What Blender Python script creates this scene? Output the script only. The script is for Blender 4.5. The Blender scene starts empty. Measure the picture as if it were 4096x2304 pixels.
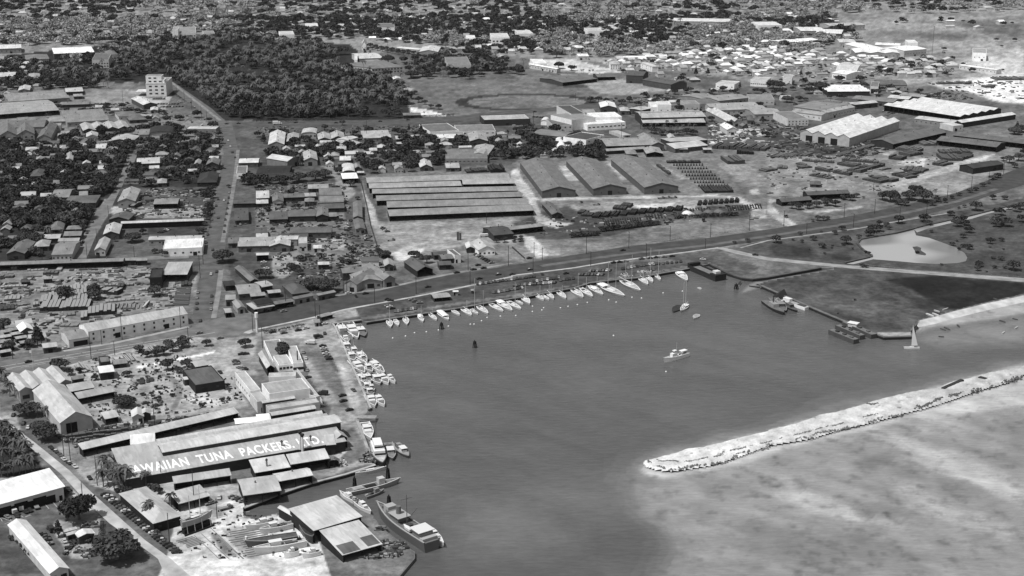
import bpy, bmesh, math, random
import numpy as np
from mathutils import Vector, Matrix
from mathutils.geometry import tessellate_polygon
rnd = random.Random(7)
sc = bpy.context.scene
COL = sc.collection
# ---------------------------------------------------------------- camera, sky, sun, exposure
PITCH = math.radians(16.7); FPX = 5750.0; HC = 300.0
cam_d = bpy.data.cameras.new('camera'); cam = bpy.data.objects.new('camera', cam_d); COL.objects.link(cam)
cam_d.sensor_width = 36.0; cam_d.lens = 36.0 * FPX / 4096.0
cam_d.clip_start = 5.0; cam_d.clip_end = 60000.0
cam.location = (0, 0, HC); cam.rotation_euler = (math.pi / 2 - PITCH, 0, 0)
sc.camera = cam
SUN_EL = math.radians(62); SUN_AZ = math.radians(-126)      # azimuth from +Y, clockwise: light comes from the left
w = bpy.data.worlds.new('World'); sc.world = w; w.use_nodes = True
nt = w.node_tree; nt.nodes.clear()
sky = nt.nodes.new('ShaderNodeTexSky'); sky.sky_type = 'NISHITA'; sky.sun_disc = False
sky.sun_elevation = SUN_EL; sky.sun_rotation = SUN_AZ; sky.altitude = 300; sky.dust_density = 2.5; sky.ozone_density = 1.0
bw = nt.nodes.new('ShaderNodeRGBToBW'); bg = nt.nodes.new('ShaderNodeBackground'); wo = nt.nodes.new('ShaderNodeOutputWorld')
nt.links.new(sky.outputs[0], bw.inputs[0]); nt.links.new(bw.outputs[0], bg.inputs[0]); bg.inputs[1].default_value = 0.12
nt.links.new(bg.outputs[0], wo.inputs[0])
sd = bpy.data.lights.new('sun', 'SUN'); sd.energy = 4.0; sd.angle = math.radians(0.5); sd.color = (1, 1, 1)
sun = bpy.data.objects.new('sun', sd); COL.objects.link(sun)
dv = Vector((math.sin(SUN_AZ) * math.cos(SUN_EL), math.cos(SUN_AZ) * math.cos(SUN_EL), math.sin(SUN_EL)))
sun.rotation_euler = dv.to_track_quat('Z', 'Y').to_euler()
sc.view_settings.view_transform = 'Standard'; sc.view_settings.look = 'None'
sc.view_settings.exposure = 0.0; sc.view_settings.gamma = 1.0
sc.render.engine = 'CYCLES'
sc.cycles.max_bounces = 6; sc.cycles.diffuse_bounces = 2; sc.cycles.glossy_bounces = 2; sc.cycles.volume_bounces = 0
KEXP = 1.25
def alb(t): return min(0.82, max(0.012, (t / 255.0) ** 2.2 / KEXP))

# ---------------------------------------------------------------- photo pixel -> ground
TL = {}
for i, ro in enumerate((60, 600, 1150, 1660)):
    for c in range(4): TL['abcd'[i] + str(c)] = (c * 1024, ro, 2.515625)
TL.update(o=(0, 0, 1), e=(2000, 1020, 3.22), f=(1500, 1130, 4.2933), g=(2950, 1020, 3.22), h=(800, 1380, 4.2933), i=(900, 1000, 4.2933),
          j=(1024, 1640, 4.472), k=(700, 1900, 4.2933), l=(0, 1900, 4.2933), m=(1024, 1240, 6.44), n=(400, 1950, 6.44), p=(1900, 1000, 6.44))
def px(t, x, y):
    a = TL[t]; return (a[0] + x / a[2], a[1] + y / a[2])
cP, sP = math.cos(PITCH), math.sin(PITCH)
def G(t, x, y, z=0.0):
    x, y = px(t, x, y)
    u = (x - 2048) / FPX; v = (1152 - y) / FPX
    k = (z - HC) / (-sP + v * cP)
    return (u * k, (cP + v * sP) * k)
def W2P(x, y, z=0.0):
    dz = z - HC; f = y * cP - dz * sP; up = y * sP + dz * cP
    return (2048 + FPX * x / f, 1152 - FPX * up / f)
CITY = math.radians(8.55)
def pin(X, Y, poly):
    r = np.zeros(X.shape, bool); n = len(poly); j = n - 1
    for i in range(n):
        xi, yi = poly[i]; xj, yj = poly[j]
        if yi != yj:
            c = ((yi > Y) != (yj > Y)) & (X < (xj - xi) * (Y - yi) / (yj - yi) + xi)
            r ^= c
        j = i
    return r
def parse(s):
    """'a1 x,y x,y | b2 x,y' -> pixel points"""
    out = []; t = 'o'
    for tok in s.replace('|', ' ').split():
        if ',' in tok:
            a, b = tok.split(','); out.append(px(t, float(a), float(b)))
        else: t = tok
    return out
def world(s, z=0.0): return [G('o', a, b, z) for a, b in parse(s)]
# occupancy grid (2 m cells) so scattered houses and trees keep off roads, water and other buildings
OX, OY, OC = -1700.0, 400.0, 2.0
occ = np.zeros((1700, 2100), bool)          # [iy, ix]
occb = np.zeros((1700, 2100), bool)
def mark(poly, grid=None, val=True):
    xs = [p[0] for p in poly]; ys = [p[1] for p in poly]
    x0 = max(0, int((min(xs) - OX) / OC)); x1 = min(2099, int((max(xs) - OX) / OC) + 1)
    y0 = max(0, int((min(ys) - OY) / OC)); y1 = min(1699, int((max(ys) - OY) / OC) + 1)
    if x1 <= x0 or y1 <= y0: return
    X, Y = np.meshgrid(OX + OC * (np.arange(x0, x1) + .5), OY + OC * (np.arange(y0, y1) + .5))
    m = pin(X, Y, poly)
    for g in ([occ] if grid is None else grid): g[y0:y1, x0:x1][m] = val
def isocc(x, y, g=None, r=0):
    g = occ if g is None else g
    ix = int((x - OX) / OC); iy = int((y - OY) / OC); k = int(r / OC)
    if ix < 0 or iy < 0 or ix >= 2100 or iy >= 1700: return False
    return bool(g[max(0, iy - k):iy + k + 1, max(0, ix - k):ix + k + 1].any())

# ---------------------------------------------------------------- materials (all grey: the place is seen on black and white film)
MATS = {}
def _mat(name):
    m = bpy.data.materials.new(name); m.use_nodes = True
    n = m.node_tree.nodes; b = n['Principled BSDF']; return m, n, m.node_tree.links, b
def mix_tone(n, l, fac, a, b):
    mr = n.new('ShaderNodeMapRange'); mr.inputs['To Min'].default_value = a; mr.inputs['To Max'].default_value = b
    l.new(fac, mr.inputs['Value']); return mr
def mat(kind, t):
    """tone given as the 8-bit grey the surface shows in full sun"""
    t = int(round(t / 6.0) * 6); key = (kind, t)
    if key in MATS: return MATS[key]
    a = alb(min(250, t * 1.28) if kind == 'wall' and t > 100 else t); m, n, l, b = _mat('%s_%d' % (kind, t))
    b.inputs['Roughness'].default_value = 0.85; b.inputs['Specular IOR Level'].default_value = 0.2
    tc = n.new('ShaderNodeTexCoord')
    if kind in ('roof', 'wall', 'dirt', 'deck'):
        oi = n.new('ShaderNodeObjectInfo')
        ns = n.new('ShaderNodeTexNoise'); ns.inputs['Scale'].default_value = {'roof': .11, 'wall': .25, 'dirt': .12, 'deck': .5}[kind]; ns.inputs['Detail'].default_value = 6
        l.new(tc.outputs['Object'], ns.inputs['Vector'])
        amp = {'roof': .45, 'wall': .35, 'dirt': .8, 'deck': .6}[kind]
        r1 = mix_tone(n, l, ns.outputs[0], 1 - amp, 1 + amp); out = r1.outputs[0]
        if kind == 'roof':
            mp = n.new('ShaderNodeMapping'); mp.inputs['Scale'].default_value = (.9, .16, .5)
            l.new(tc.outputs['Object'], mp.inputs[0])
            vo = n.new('ShaderNodeTexVoronoi'); vo.inputs['Scale'].default_value = 1.0; vo.distance = 'CHEBYCHEV'
            l.new(mp.outputs[0], vo.inputs['Vector'])
            sep = n.new('ShaderNodeSeparateColor'); l.new(vo.outputs['Color'], sep.inputs[0])
            r2 = mix_tone(n, l, sep.outputs[0], .86, 1.1)
            mm = n.new('ShaderNodeMath'); mm.operation = 'MULTIPLY'; l.new(out, mm.inputs[0]); l.new(r2.outputs[0], mm.inputs[1]); out = mm.outputs[0]
        rr = mix_tone(n, l, oi.outputs['Random'], .88 * a, 1.12 * a)
        m2 = n.new('ShaderNodeMath'); m2.operation = 'MULTIPLY'; m2.use_clamp = True; l.new(out, m2.inputs[0]); l.new(rr.outputs[0], m2.inputs[1])
        cb = n.new('ShaderNodeCombineColor')
        for i in range(3): l.new(m2.outputs[0], cb.inputs[i])
        l.new(cb.outputs[0], b.inputs['Base Color'])
    else:
        b.inputs['Base Color'].default_value = (a, a, a, 1)
        if kind == 'paint': b.inputs['Roughness'].default_value = .55; b.inputs['Specular IOR Level'].default_value = .5
        if kind == 'glass': b.inputs['Roughness'].default_value = .5; b.inputs['Specular IOR Level'].default_value = .3
    MATS[key] = m; return m
def leafmat(name, lo, hi, sc_=.5):
    m, n, l, b = _mat(name); b.inputs['Roughness'].default_value = .8; b.inputs['Specular IOR Level'].default_value = .15
    ge = n.new('ShaderNodeNewGeometry'); oi = n.new('ShaderNodeObjectInfo')
    ns = n.new('ShaderNodeTexNoise'); ns.inputs['Scale'].default_value = sc_; ns.inputs['Detail'].default_value = 3
    l.new(ge.outputs['Position'], ns.inputs['Vector'])
    ad = n.new('ShaderNodeMath'); ad.operation = 'ADD'; l.new(ge.outputs['Random Per Island'], ad.inputs[0]); l.new(oi.outputs['Random'], ad.inputs[1])
    a2 = n.new('ShaderNodeMath'); a2.operation = 'ADD'; l.new(ad.outputs[0], a2.inputs[0]); l.new(ns.outputs[0], a2.inputs[1])
    mr = n.new('ShaderNodeMapRange'); mr.inputs['From Min'].default_value = .5; mr.inputs['From Max'].default_value = 2.3
    mr.inputs['To Min'].default_value = lo; mr.inputs['To Max'].default_value = hi; l.new(a2.outputs[0], mr.inputs[0])
    cb = n.new('ShaderNodeCombineColor')
    for i in range(3): l.new(mr.outputs[0], cb.inputs[i])
    l.new(cb.outputs[0], b.inputs['Base Color'])
    return m
M_LEAF = leafmat('leaves_dark', .006, .08); M_LEAF_HAZED = leafmat('leaves_haze_tinted', .08, .40); M_PALM = leafmat('palm_fronds', .006, .12)  # the lighter leaf material carries distance haze in its colour
M_BARK = mat('plain', 105)

# ---------------------------------------------------------------- mesh builder
class MB:
    def __init__(s): s.v = []; s.f = []
    def add(s, vs, fs):
        o = len(s.v); s.v += [tuple(p) for p in vs]; s.f += [tuple(i + o for i in f) for f in fs]; return s
    def box(s, x0, x1, y0, y1, z0, z1, rz=0, c=None):
        vs = [(x, y, z) for z in (z0, z1) for y in (y0, y1) for x in (x0, x1)]
        if rz:
            cx, cy = c or ((x0 + x1) / 2, (y0 + y1) / 2); ca, sa = math.cos(rz), math.sin(rz)
            vs = [(cx + (x - cx) * ca - (y - cy) * sa, cy + (x - cx) * sa + (y - cy) * ca, z) for x, y, z in vs]
        return s.add(vs, [(0, 2, 3, 1), (4, 5, 7, 6), (0, 1, 5, 4), (2, 6, 7, 3), (0, 4, 6, 2), (1, 3, 7, 5)])
    def cyl(s, p0, p1, r0, r1=None, n=6, cap=True):
        r1 = r0 if r1 is None else r1
        p0 = Vector(p0); p1 = Vector(p1); d = (p1 - p0); d = d.normalized() if d.length else Vector((0, 0, 1))
        a = d.orthogonal().normalized(); b = d.cross(a); vs = []
        for p, r in ((p0, r0), (p1, r1)):
            for i in range(n):
                t = 2 * math.pi * i / n; vs.append(p + a * r * math.cos(t) + b * r * math.sin(t))
        fs = [(i, (i + 1) % n, n + (i + 1) % n, n + i) for i in range(n)]
        if cap: fs += [tuple(range(n))[::-1], tuple(range(n, 2 * n))]
        return s.add(vs, fs)
    def extr(s, prof, a0, a1, axis):
        """closed profile [(t,z)] extruded; axis 'x' = along x (t is y), 'y' = along y (t is x)"""
        n = len(prof)
        P = lambda t, z, a: (a, t, z) if axis == 'x' else (t, a, z)
        vs = [P(t, z, a0) for t, z in prof] + [P(t, z, a1) for t, z in prof]
        fs = [(i, (i + 1) % n, n + (i + 1) % n, n + i) for i in range(n)]
        caps = [tuple(q) for q in tessellate_polygon([[Vector((t, z, 0)) for t, z in prof]])]
        fs += caps + [tuple(i + n for i in q[::-1]) for q in caps]
        return s.add(vs, fs)
    def build(s, name, m, parent=None, smooth=False):
        me = bpy.data.meshes.new(name); me.from_pydata(s.v, [], s.f); me.validate()
        for mm in (m if isinstance(m, (list, tuple)) else [m]): me.materials.append(mm)
        bm = bmesh.new(); bm.from_mesh(me); bmesh.ops.recalc_face_normals(bm, faces=bm.faces); bm.to_mesh(me); bm.free()
        if smooth: me.polygons.foreach_set('use_smooth', [True] * len(me.polygons))
        o = bpy.data.objects.new(name, me); COL.objects.link(o)
        if parent: o.parent = parent
        return o
def tag(o, label=None, cat=None, group=None, kind=None):
    if label: o['label'] = label
    if cat: o['category'] = cat
    if group: o['group'] = group
    if kind: o['kind'] = kind
    return o
def empty(name, loc, rz=0, label=None, cat=None, group=None):
    o = bpy.data.objects.new(name, None); COL.objects.link(o); o.location = loc; o.rotation_euler = (0, 0, rz)
    o.empty_display_size = 1.0; return tag(o, label, cat, group)
def kids(o): return [c for c in bpy.data.objects if c.parent == o]
class Proto:
    """a built thing that can be copied with its parts and sub-parts"""
    def __init__(s, root, parts, subs=()):
        s.root = root; s.parts = parts; s.subs = list(subs); s.used = False      # subs: (index of part, object)
    def put(s, loc, rz=0, sc_=1.0, label=None, group=None, name=None):
        if not s.used: s.used = True; r = s.root
        else:
            r = s.root.copy(); COL.objects.link(r); cp = []
            for p in s.parts:
                c = p.copy(); COL.objects.link(c); c.parent = r; cp.append(c)
            for i, q in s.subs:
                c = q.copy(); COL.objects.link(c); c.parent = cp[i]
        r.location = loc; r.rotation_euler = (0, 0, rz)
        r.scale = sc_ if isinstance(sc_, tuple) else (sc_, sc_, sc_)
        if label: r['label'] = label
        if group: r['group'] = group
        return r
    def drop(s):
        if not s.used:
            for i, q in s.subs: bpy.data.objects.remove(q)
            for q in s.parts: bpy.data.objects.remove(q)
            bpy.data.objects.remove(s.root)
def sheet(name, poly, z, m, thick=0.0):
    vs = [(x, y, z) for x, y in poly]; tri = [tuple(q) for q in tessellate_polygon([[Vector((x, y, 0)) for x, y in poly]])]
    mb = MB(); n = len(vs)
    if thick:
        mb.add(vs + [(x, y, z - thick) for x, y in poly], tri + [(i, (i + 1) % n, n + (i + 1) % n, n + i) for i in range(n)])
    else: mb.add(vs, tri)
    me = bpy.data.meshes.new(name); me.from_pydata(mb.v, [], mb.f); me.materials.append(m)
    bm = bmesh.new(); bm.from_mesh(me)
    for f in bm.faces:
        f.normal_update()
        if abs(f.normal.z) > .5 and f.normal.z < 0: f.normal_flip()
    bm.to_mesh(me); bm.free()
    o = bpy.data.objects.new(name, me); COL.objects.link(o); tag(o, kind='structure'); return o
def ribbon(pts, wd, off=0.0):
    """polygon strip of width wd along world points"""
    L = []; R = []
    for i, p in enumerate(pts):
        a = pts[max(0, i - 1)]; b = pts[min(len(pts) - 1, i + 1)]
        dx, dy = b[0] - a[0], b[1] - a[1]; d = math.hypot(dx, dy) or 1; nx, ny = -dy / d, dx / d
        L.append((p[0] + nx * (wd / 2 + off), p[1] + ny * (wd / 2 + off))); R.append((p[0] - nx * (wd / 2 - off), p[1] - ny * (wd / 2 - off)))
    return L + R[::-1]
ORD = ['nearest', 'second nearest', 'third nearest', 'fourth nearest', 'fifth nearest', 'sixth nearest', 'seventh nearest', 'eighth nearest', 'ninth nearest', 'tenth nearest', 'eleventh nearest', 'twelfth nearest']
NTH = ['first', 'second', 'third', 'fourth', 'fifth', 'sixth', 'seventh', 'eighth', 'ninth', 'tenth', 'eleventh', 'twelfth', 'thirteenth', 'fourteenth', 'fifteenth', 'sixteenth', 'seventeenth', 'eighteenth', 'nineteenth', 'twentieth', 'twenty-first', 'twenty-second', 'twenty-third', 'twenty-fourth', 'twenty-fifth', 'twenty-sixth', 'twenty-seventh', 'twenty-eighth', 'twenty-ninth', 'thirtieth']
_on = ['first', 'second', 'third', 'fourth', 'fifth', 'sixth', 'seventh', 'eighth', 'ninth']
NTH += ['thirty-' + q for q in _on] + ['fortieth'] + ['forty-' + q for q in _on] + ['fiftieth'] + ['fifty-' + q for q in _on]
LAND = []            # (pixel x, pixel y, phrase) landmarks for labels
PEND = []            # (object, x, y, look) waiting for a label made from its look and the nearest landmark
def resolve_labels():
    B = {}
    for o, x, y, look in PEND:
        p = W2P(x, y); best = None
        for lx, ly, ph in LAND:
            dx, dy = p[0] - lx, (p[1] - ly) * 1.6; d = dx * dx + dy * dy
            if len(ph.split()) <= 6 and d > 80 and (best is None or d < best[0]): best = (d, dx, dy, ph)
        d, dx, dy, ph = best
        rel = ('right of' if dx > 0 else 'left of') if abs(dx) > abs(dy) else ('in front of' if dy > 0 else 'behind')
        B.setdefault((look, rel, ph), []).append((d, o))
    for (look, rel, ph), L in B.items():
        L.sort(key=lambda q: q[0])
        for i, (d, o) in enumerate(L):
            s = '%s %s the %s' % (look, rel, ph)
            if len(L) > 1: s += ', ' + (ORD[i] if i < len(ORD) else NTH[min(i, len(NTH) - 1)] + ' nearest')
            o['label'] = s
# ---------------------------------------------------------------- land, water, sandbar
SHORE = parse('o 1500,2420 d1 1600,1440 1600,1375 1500,1310 1310,1165 1245,1110 1180,1010 830,860 500,915 190,985 0,1050 k 1190,690 1170,560 1850,310 d1 550,690 900,600 1200,505 1195,480 1150,350 1120,330 1020,60 '
    'c1 1025,1345 1205,1335 1205,1300 1120,1230 1155,1215 1100,1090 1040,950 950,750 860,540 800,400 770,365 1060,330 1110,352 1300,322 1740,255 2060,205 2576,112 c2 150,95 350,55 620,8 b2 780,1340 1100,1300 1240,1290 1660,1215 1795,1190 '
    '1990,1145 2180,1245 2320,1290 2420,1302 2576,1283 b3 530,1187 680,1188 560,1212 0,1312 b2 2480,1345 2520,1372 c3 0,12 130,70 570,260 1080,470 1165,502 1470,492 1435,440 1530,330 1700,290 1850,245 2200,160 2576,80 o 4500,1110 5600,960')
WL = -1.6
shore_w = [G('o', a, b, 0) for a, b in SHORE]
E_ = 9000.0
land_poly = shore_w + [(3000, shore_w[-1][1] + 500), (E_, 4000), (E_, E_), (-E_, E_), (-E_, 200), (-400, 200), (-120, 470)]
M_LAND = mat('dirt', 108)
land = sheet('ground', land_poly, -.06, M_LAND, thick=3.5)
land.data.materials[0] = M_LAND
# occupancy: everything that is water is taken
occ[:] = True; mark(land_poly, val=False)
BAR = parse('d2 1310,500 1335,455 1440,437 1510,412 1560,408 1650,378 1760,338 1920,322 2060,290 2200,250 2340,215 2450,188 2576,160 c3 0,1435 60,1418 270,1372 400,1325 520,1282 700,1248 900,1192 1050,1142 1180,1110 1350,1070 1520,1037 1650,1020 1700,1010 1870,940 1990,920 2050,903 2200,860 2576,790 o 4400,1440 5200,1350 5200,1450 4400,1560 c3 2576,900 2400,985 2100,1065 1850,1155 1600,1235 1340,1295 d3 1340,20 1000,110 750,165 430,262 200,300 0,330 d2 2400,400 2200,470 2000,530 1800,562 1600,590 1440,572 1360,545')
bar_w = [G('o', a, b, WL + .3) for a, b in BAR]
def tonegrid(name, x0, x1, y0, y1, st, z, tones, keep, kind, node_fn, jz=None):
    """one sheet of ground or water with a surface tone per point (own colour: grass, dirt, paving, reef; painted ripples and haze too)"""
    xs = np.arange(x0, x1 + 1, st); ys = np.arange(y0, y1 + 1, st); X, Y = np.meshgrid(xs.astype(float), ys.astype(float))
    u = (X - 2048) / FPX; v = (1152 - Y) / FPX; k = (z - HC) / (-sP + v * cP); WX = u * k; WY = (cP + v * sP) * k
    T = tones(X, Y, WX, WY); K = keep(X, Y, WX, WY)
    ny, nx = X.shape; idx = np.arange(ny * nx).reshape(ny, nx)
    q = np.stack([idx[1:, :-1], idx[1:, 1:], idx[:-1, 1:], idx[:-1, :-1]], -1).reshape(-1, 4)
    ok = K.reshape(-1)[q].all(1); q = q[ok]
    used = np.unique(q); re = np.full(ny * nx, -1); re[used] = np.arange(len(used)); q = re[q]
    Z = np.full(len(used), z) if jz is None else jz(WX.reshape(-1)[used], WY.reshape(-1)[used])
    co = np.stack([WX.reshape(-1)[used], WY.reshape(-1)[used], Z], 1)
    me = bpy.data.meshes.new(name); me.vertices.add(len(used)); me.vertices.foreach_set('co', co.reshape(-1))
    me.loops.add(q.size); me.loops.foreach_set('vertex_index', q.reshape(-1)); me.polygons.add(len(q))
    me.polygons.foreach_set('loop_start', np.arange(len(q)) * 4); me.polygons.foreach_set('loop_total', np.full(len(q), 4)); me.update(); me.validate()
    at = me.attributes.new('tone', 'FLOAT', 'POINT'); at.data.foreach_set('value', T.reshape(-1)[used])
    me.materials.append(node_fn()); o = bpy.data.objects.new(name, me); COL.objects.link(o); tag(o, kind=kind); return o
_nr = np.random.RandomState(5)
_NT = _nr.rand(64, 64)
def vnoise(x, y):
    xi = np.floor(x).astype(int); yi = np.floor(y).astype(int); fx = x - xi; fy = y - yi
    fx = fx * fx * (3 - 2 * fx); fy = fy * fy * (3 - 2 * fy); g = lambda a, b: _NT[a % 64, b % 64]
    return (g(xi, yi) * (1 - fx) + g(xi + 1, yi) * fx) * (1 - fy) + (g(xi, yi + 1) * (1 - fx) + g(xi + 1, yi + 1) * fx) * fy
def fbm(x, y, o=4):
    s = 0; a = .5
    for i in range(o): s = s + a * vnoise(x + 17 * i, y + 31 * i); x = x * 2.03; y = y * 2.03; a *= .5
    return s / (1 - .5 ** o)
def paint(T, X, Y, WX, WY, spec):
    n1 = fbm(WX / 22, WY / 22) - .5; n2 = fbm(WX / 22 + 40, WY / 22 + 9) - .5
    for s in spec:
        tone, warp, pts = s[0], s[1], parse(s[2]); soft = s[3] if len(s) > 3 else 0
        x0 = min(p[0] for p in pts) - 60; x1 = max(p[0] for p in pts) + 60; y0 = min(p[1] for p in pts) - 40; y1 = max(p[1] for p in pts) + 40
        m = (X > x0) & (X < x1) & (Y > y0) & (Y < y1)
        if not m.any(): continue
        xx, yy, a, b = X[m], Y[m], n1[m], n2[m]; cov = np.zeros(xx.shape)
        offs = [(0, 0)] if not soft else [(math.cos(i) * soft * r, math.sin(i) * soft * r * .4) for i, r in ((0, .5), (1.2, 1), (2.5, .4), (3.7, 1), (5, .7), (0.5, 1), (4.4, .3), (2, .9))]
        for ox, oy in offs: cov += pin(xx + ox + a * warp * 2, yy + oy + b * warp, pts)
        cov /= len(offs); t = T[m]; T[m] = t + (tone - t) * cov
    return T
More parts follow.
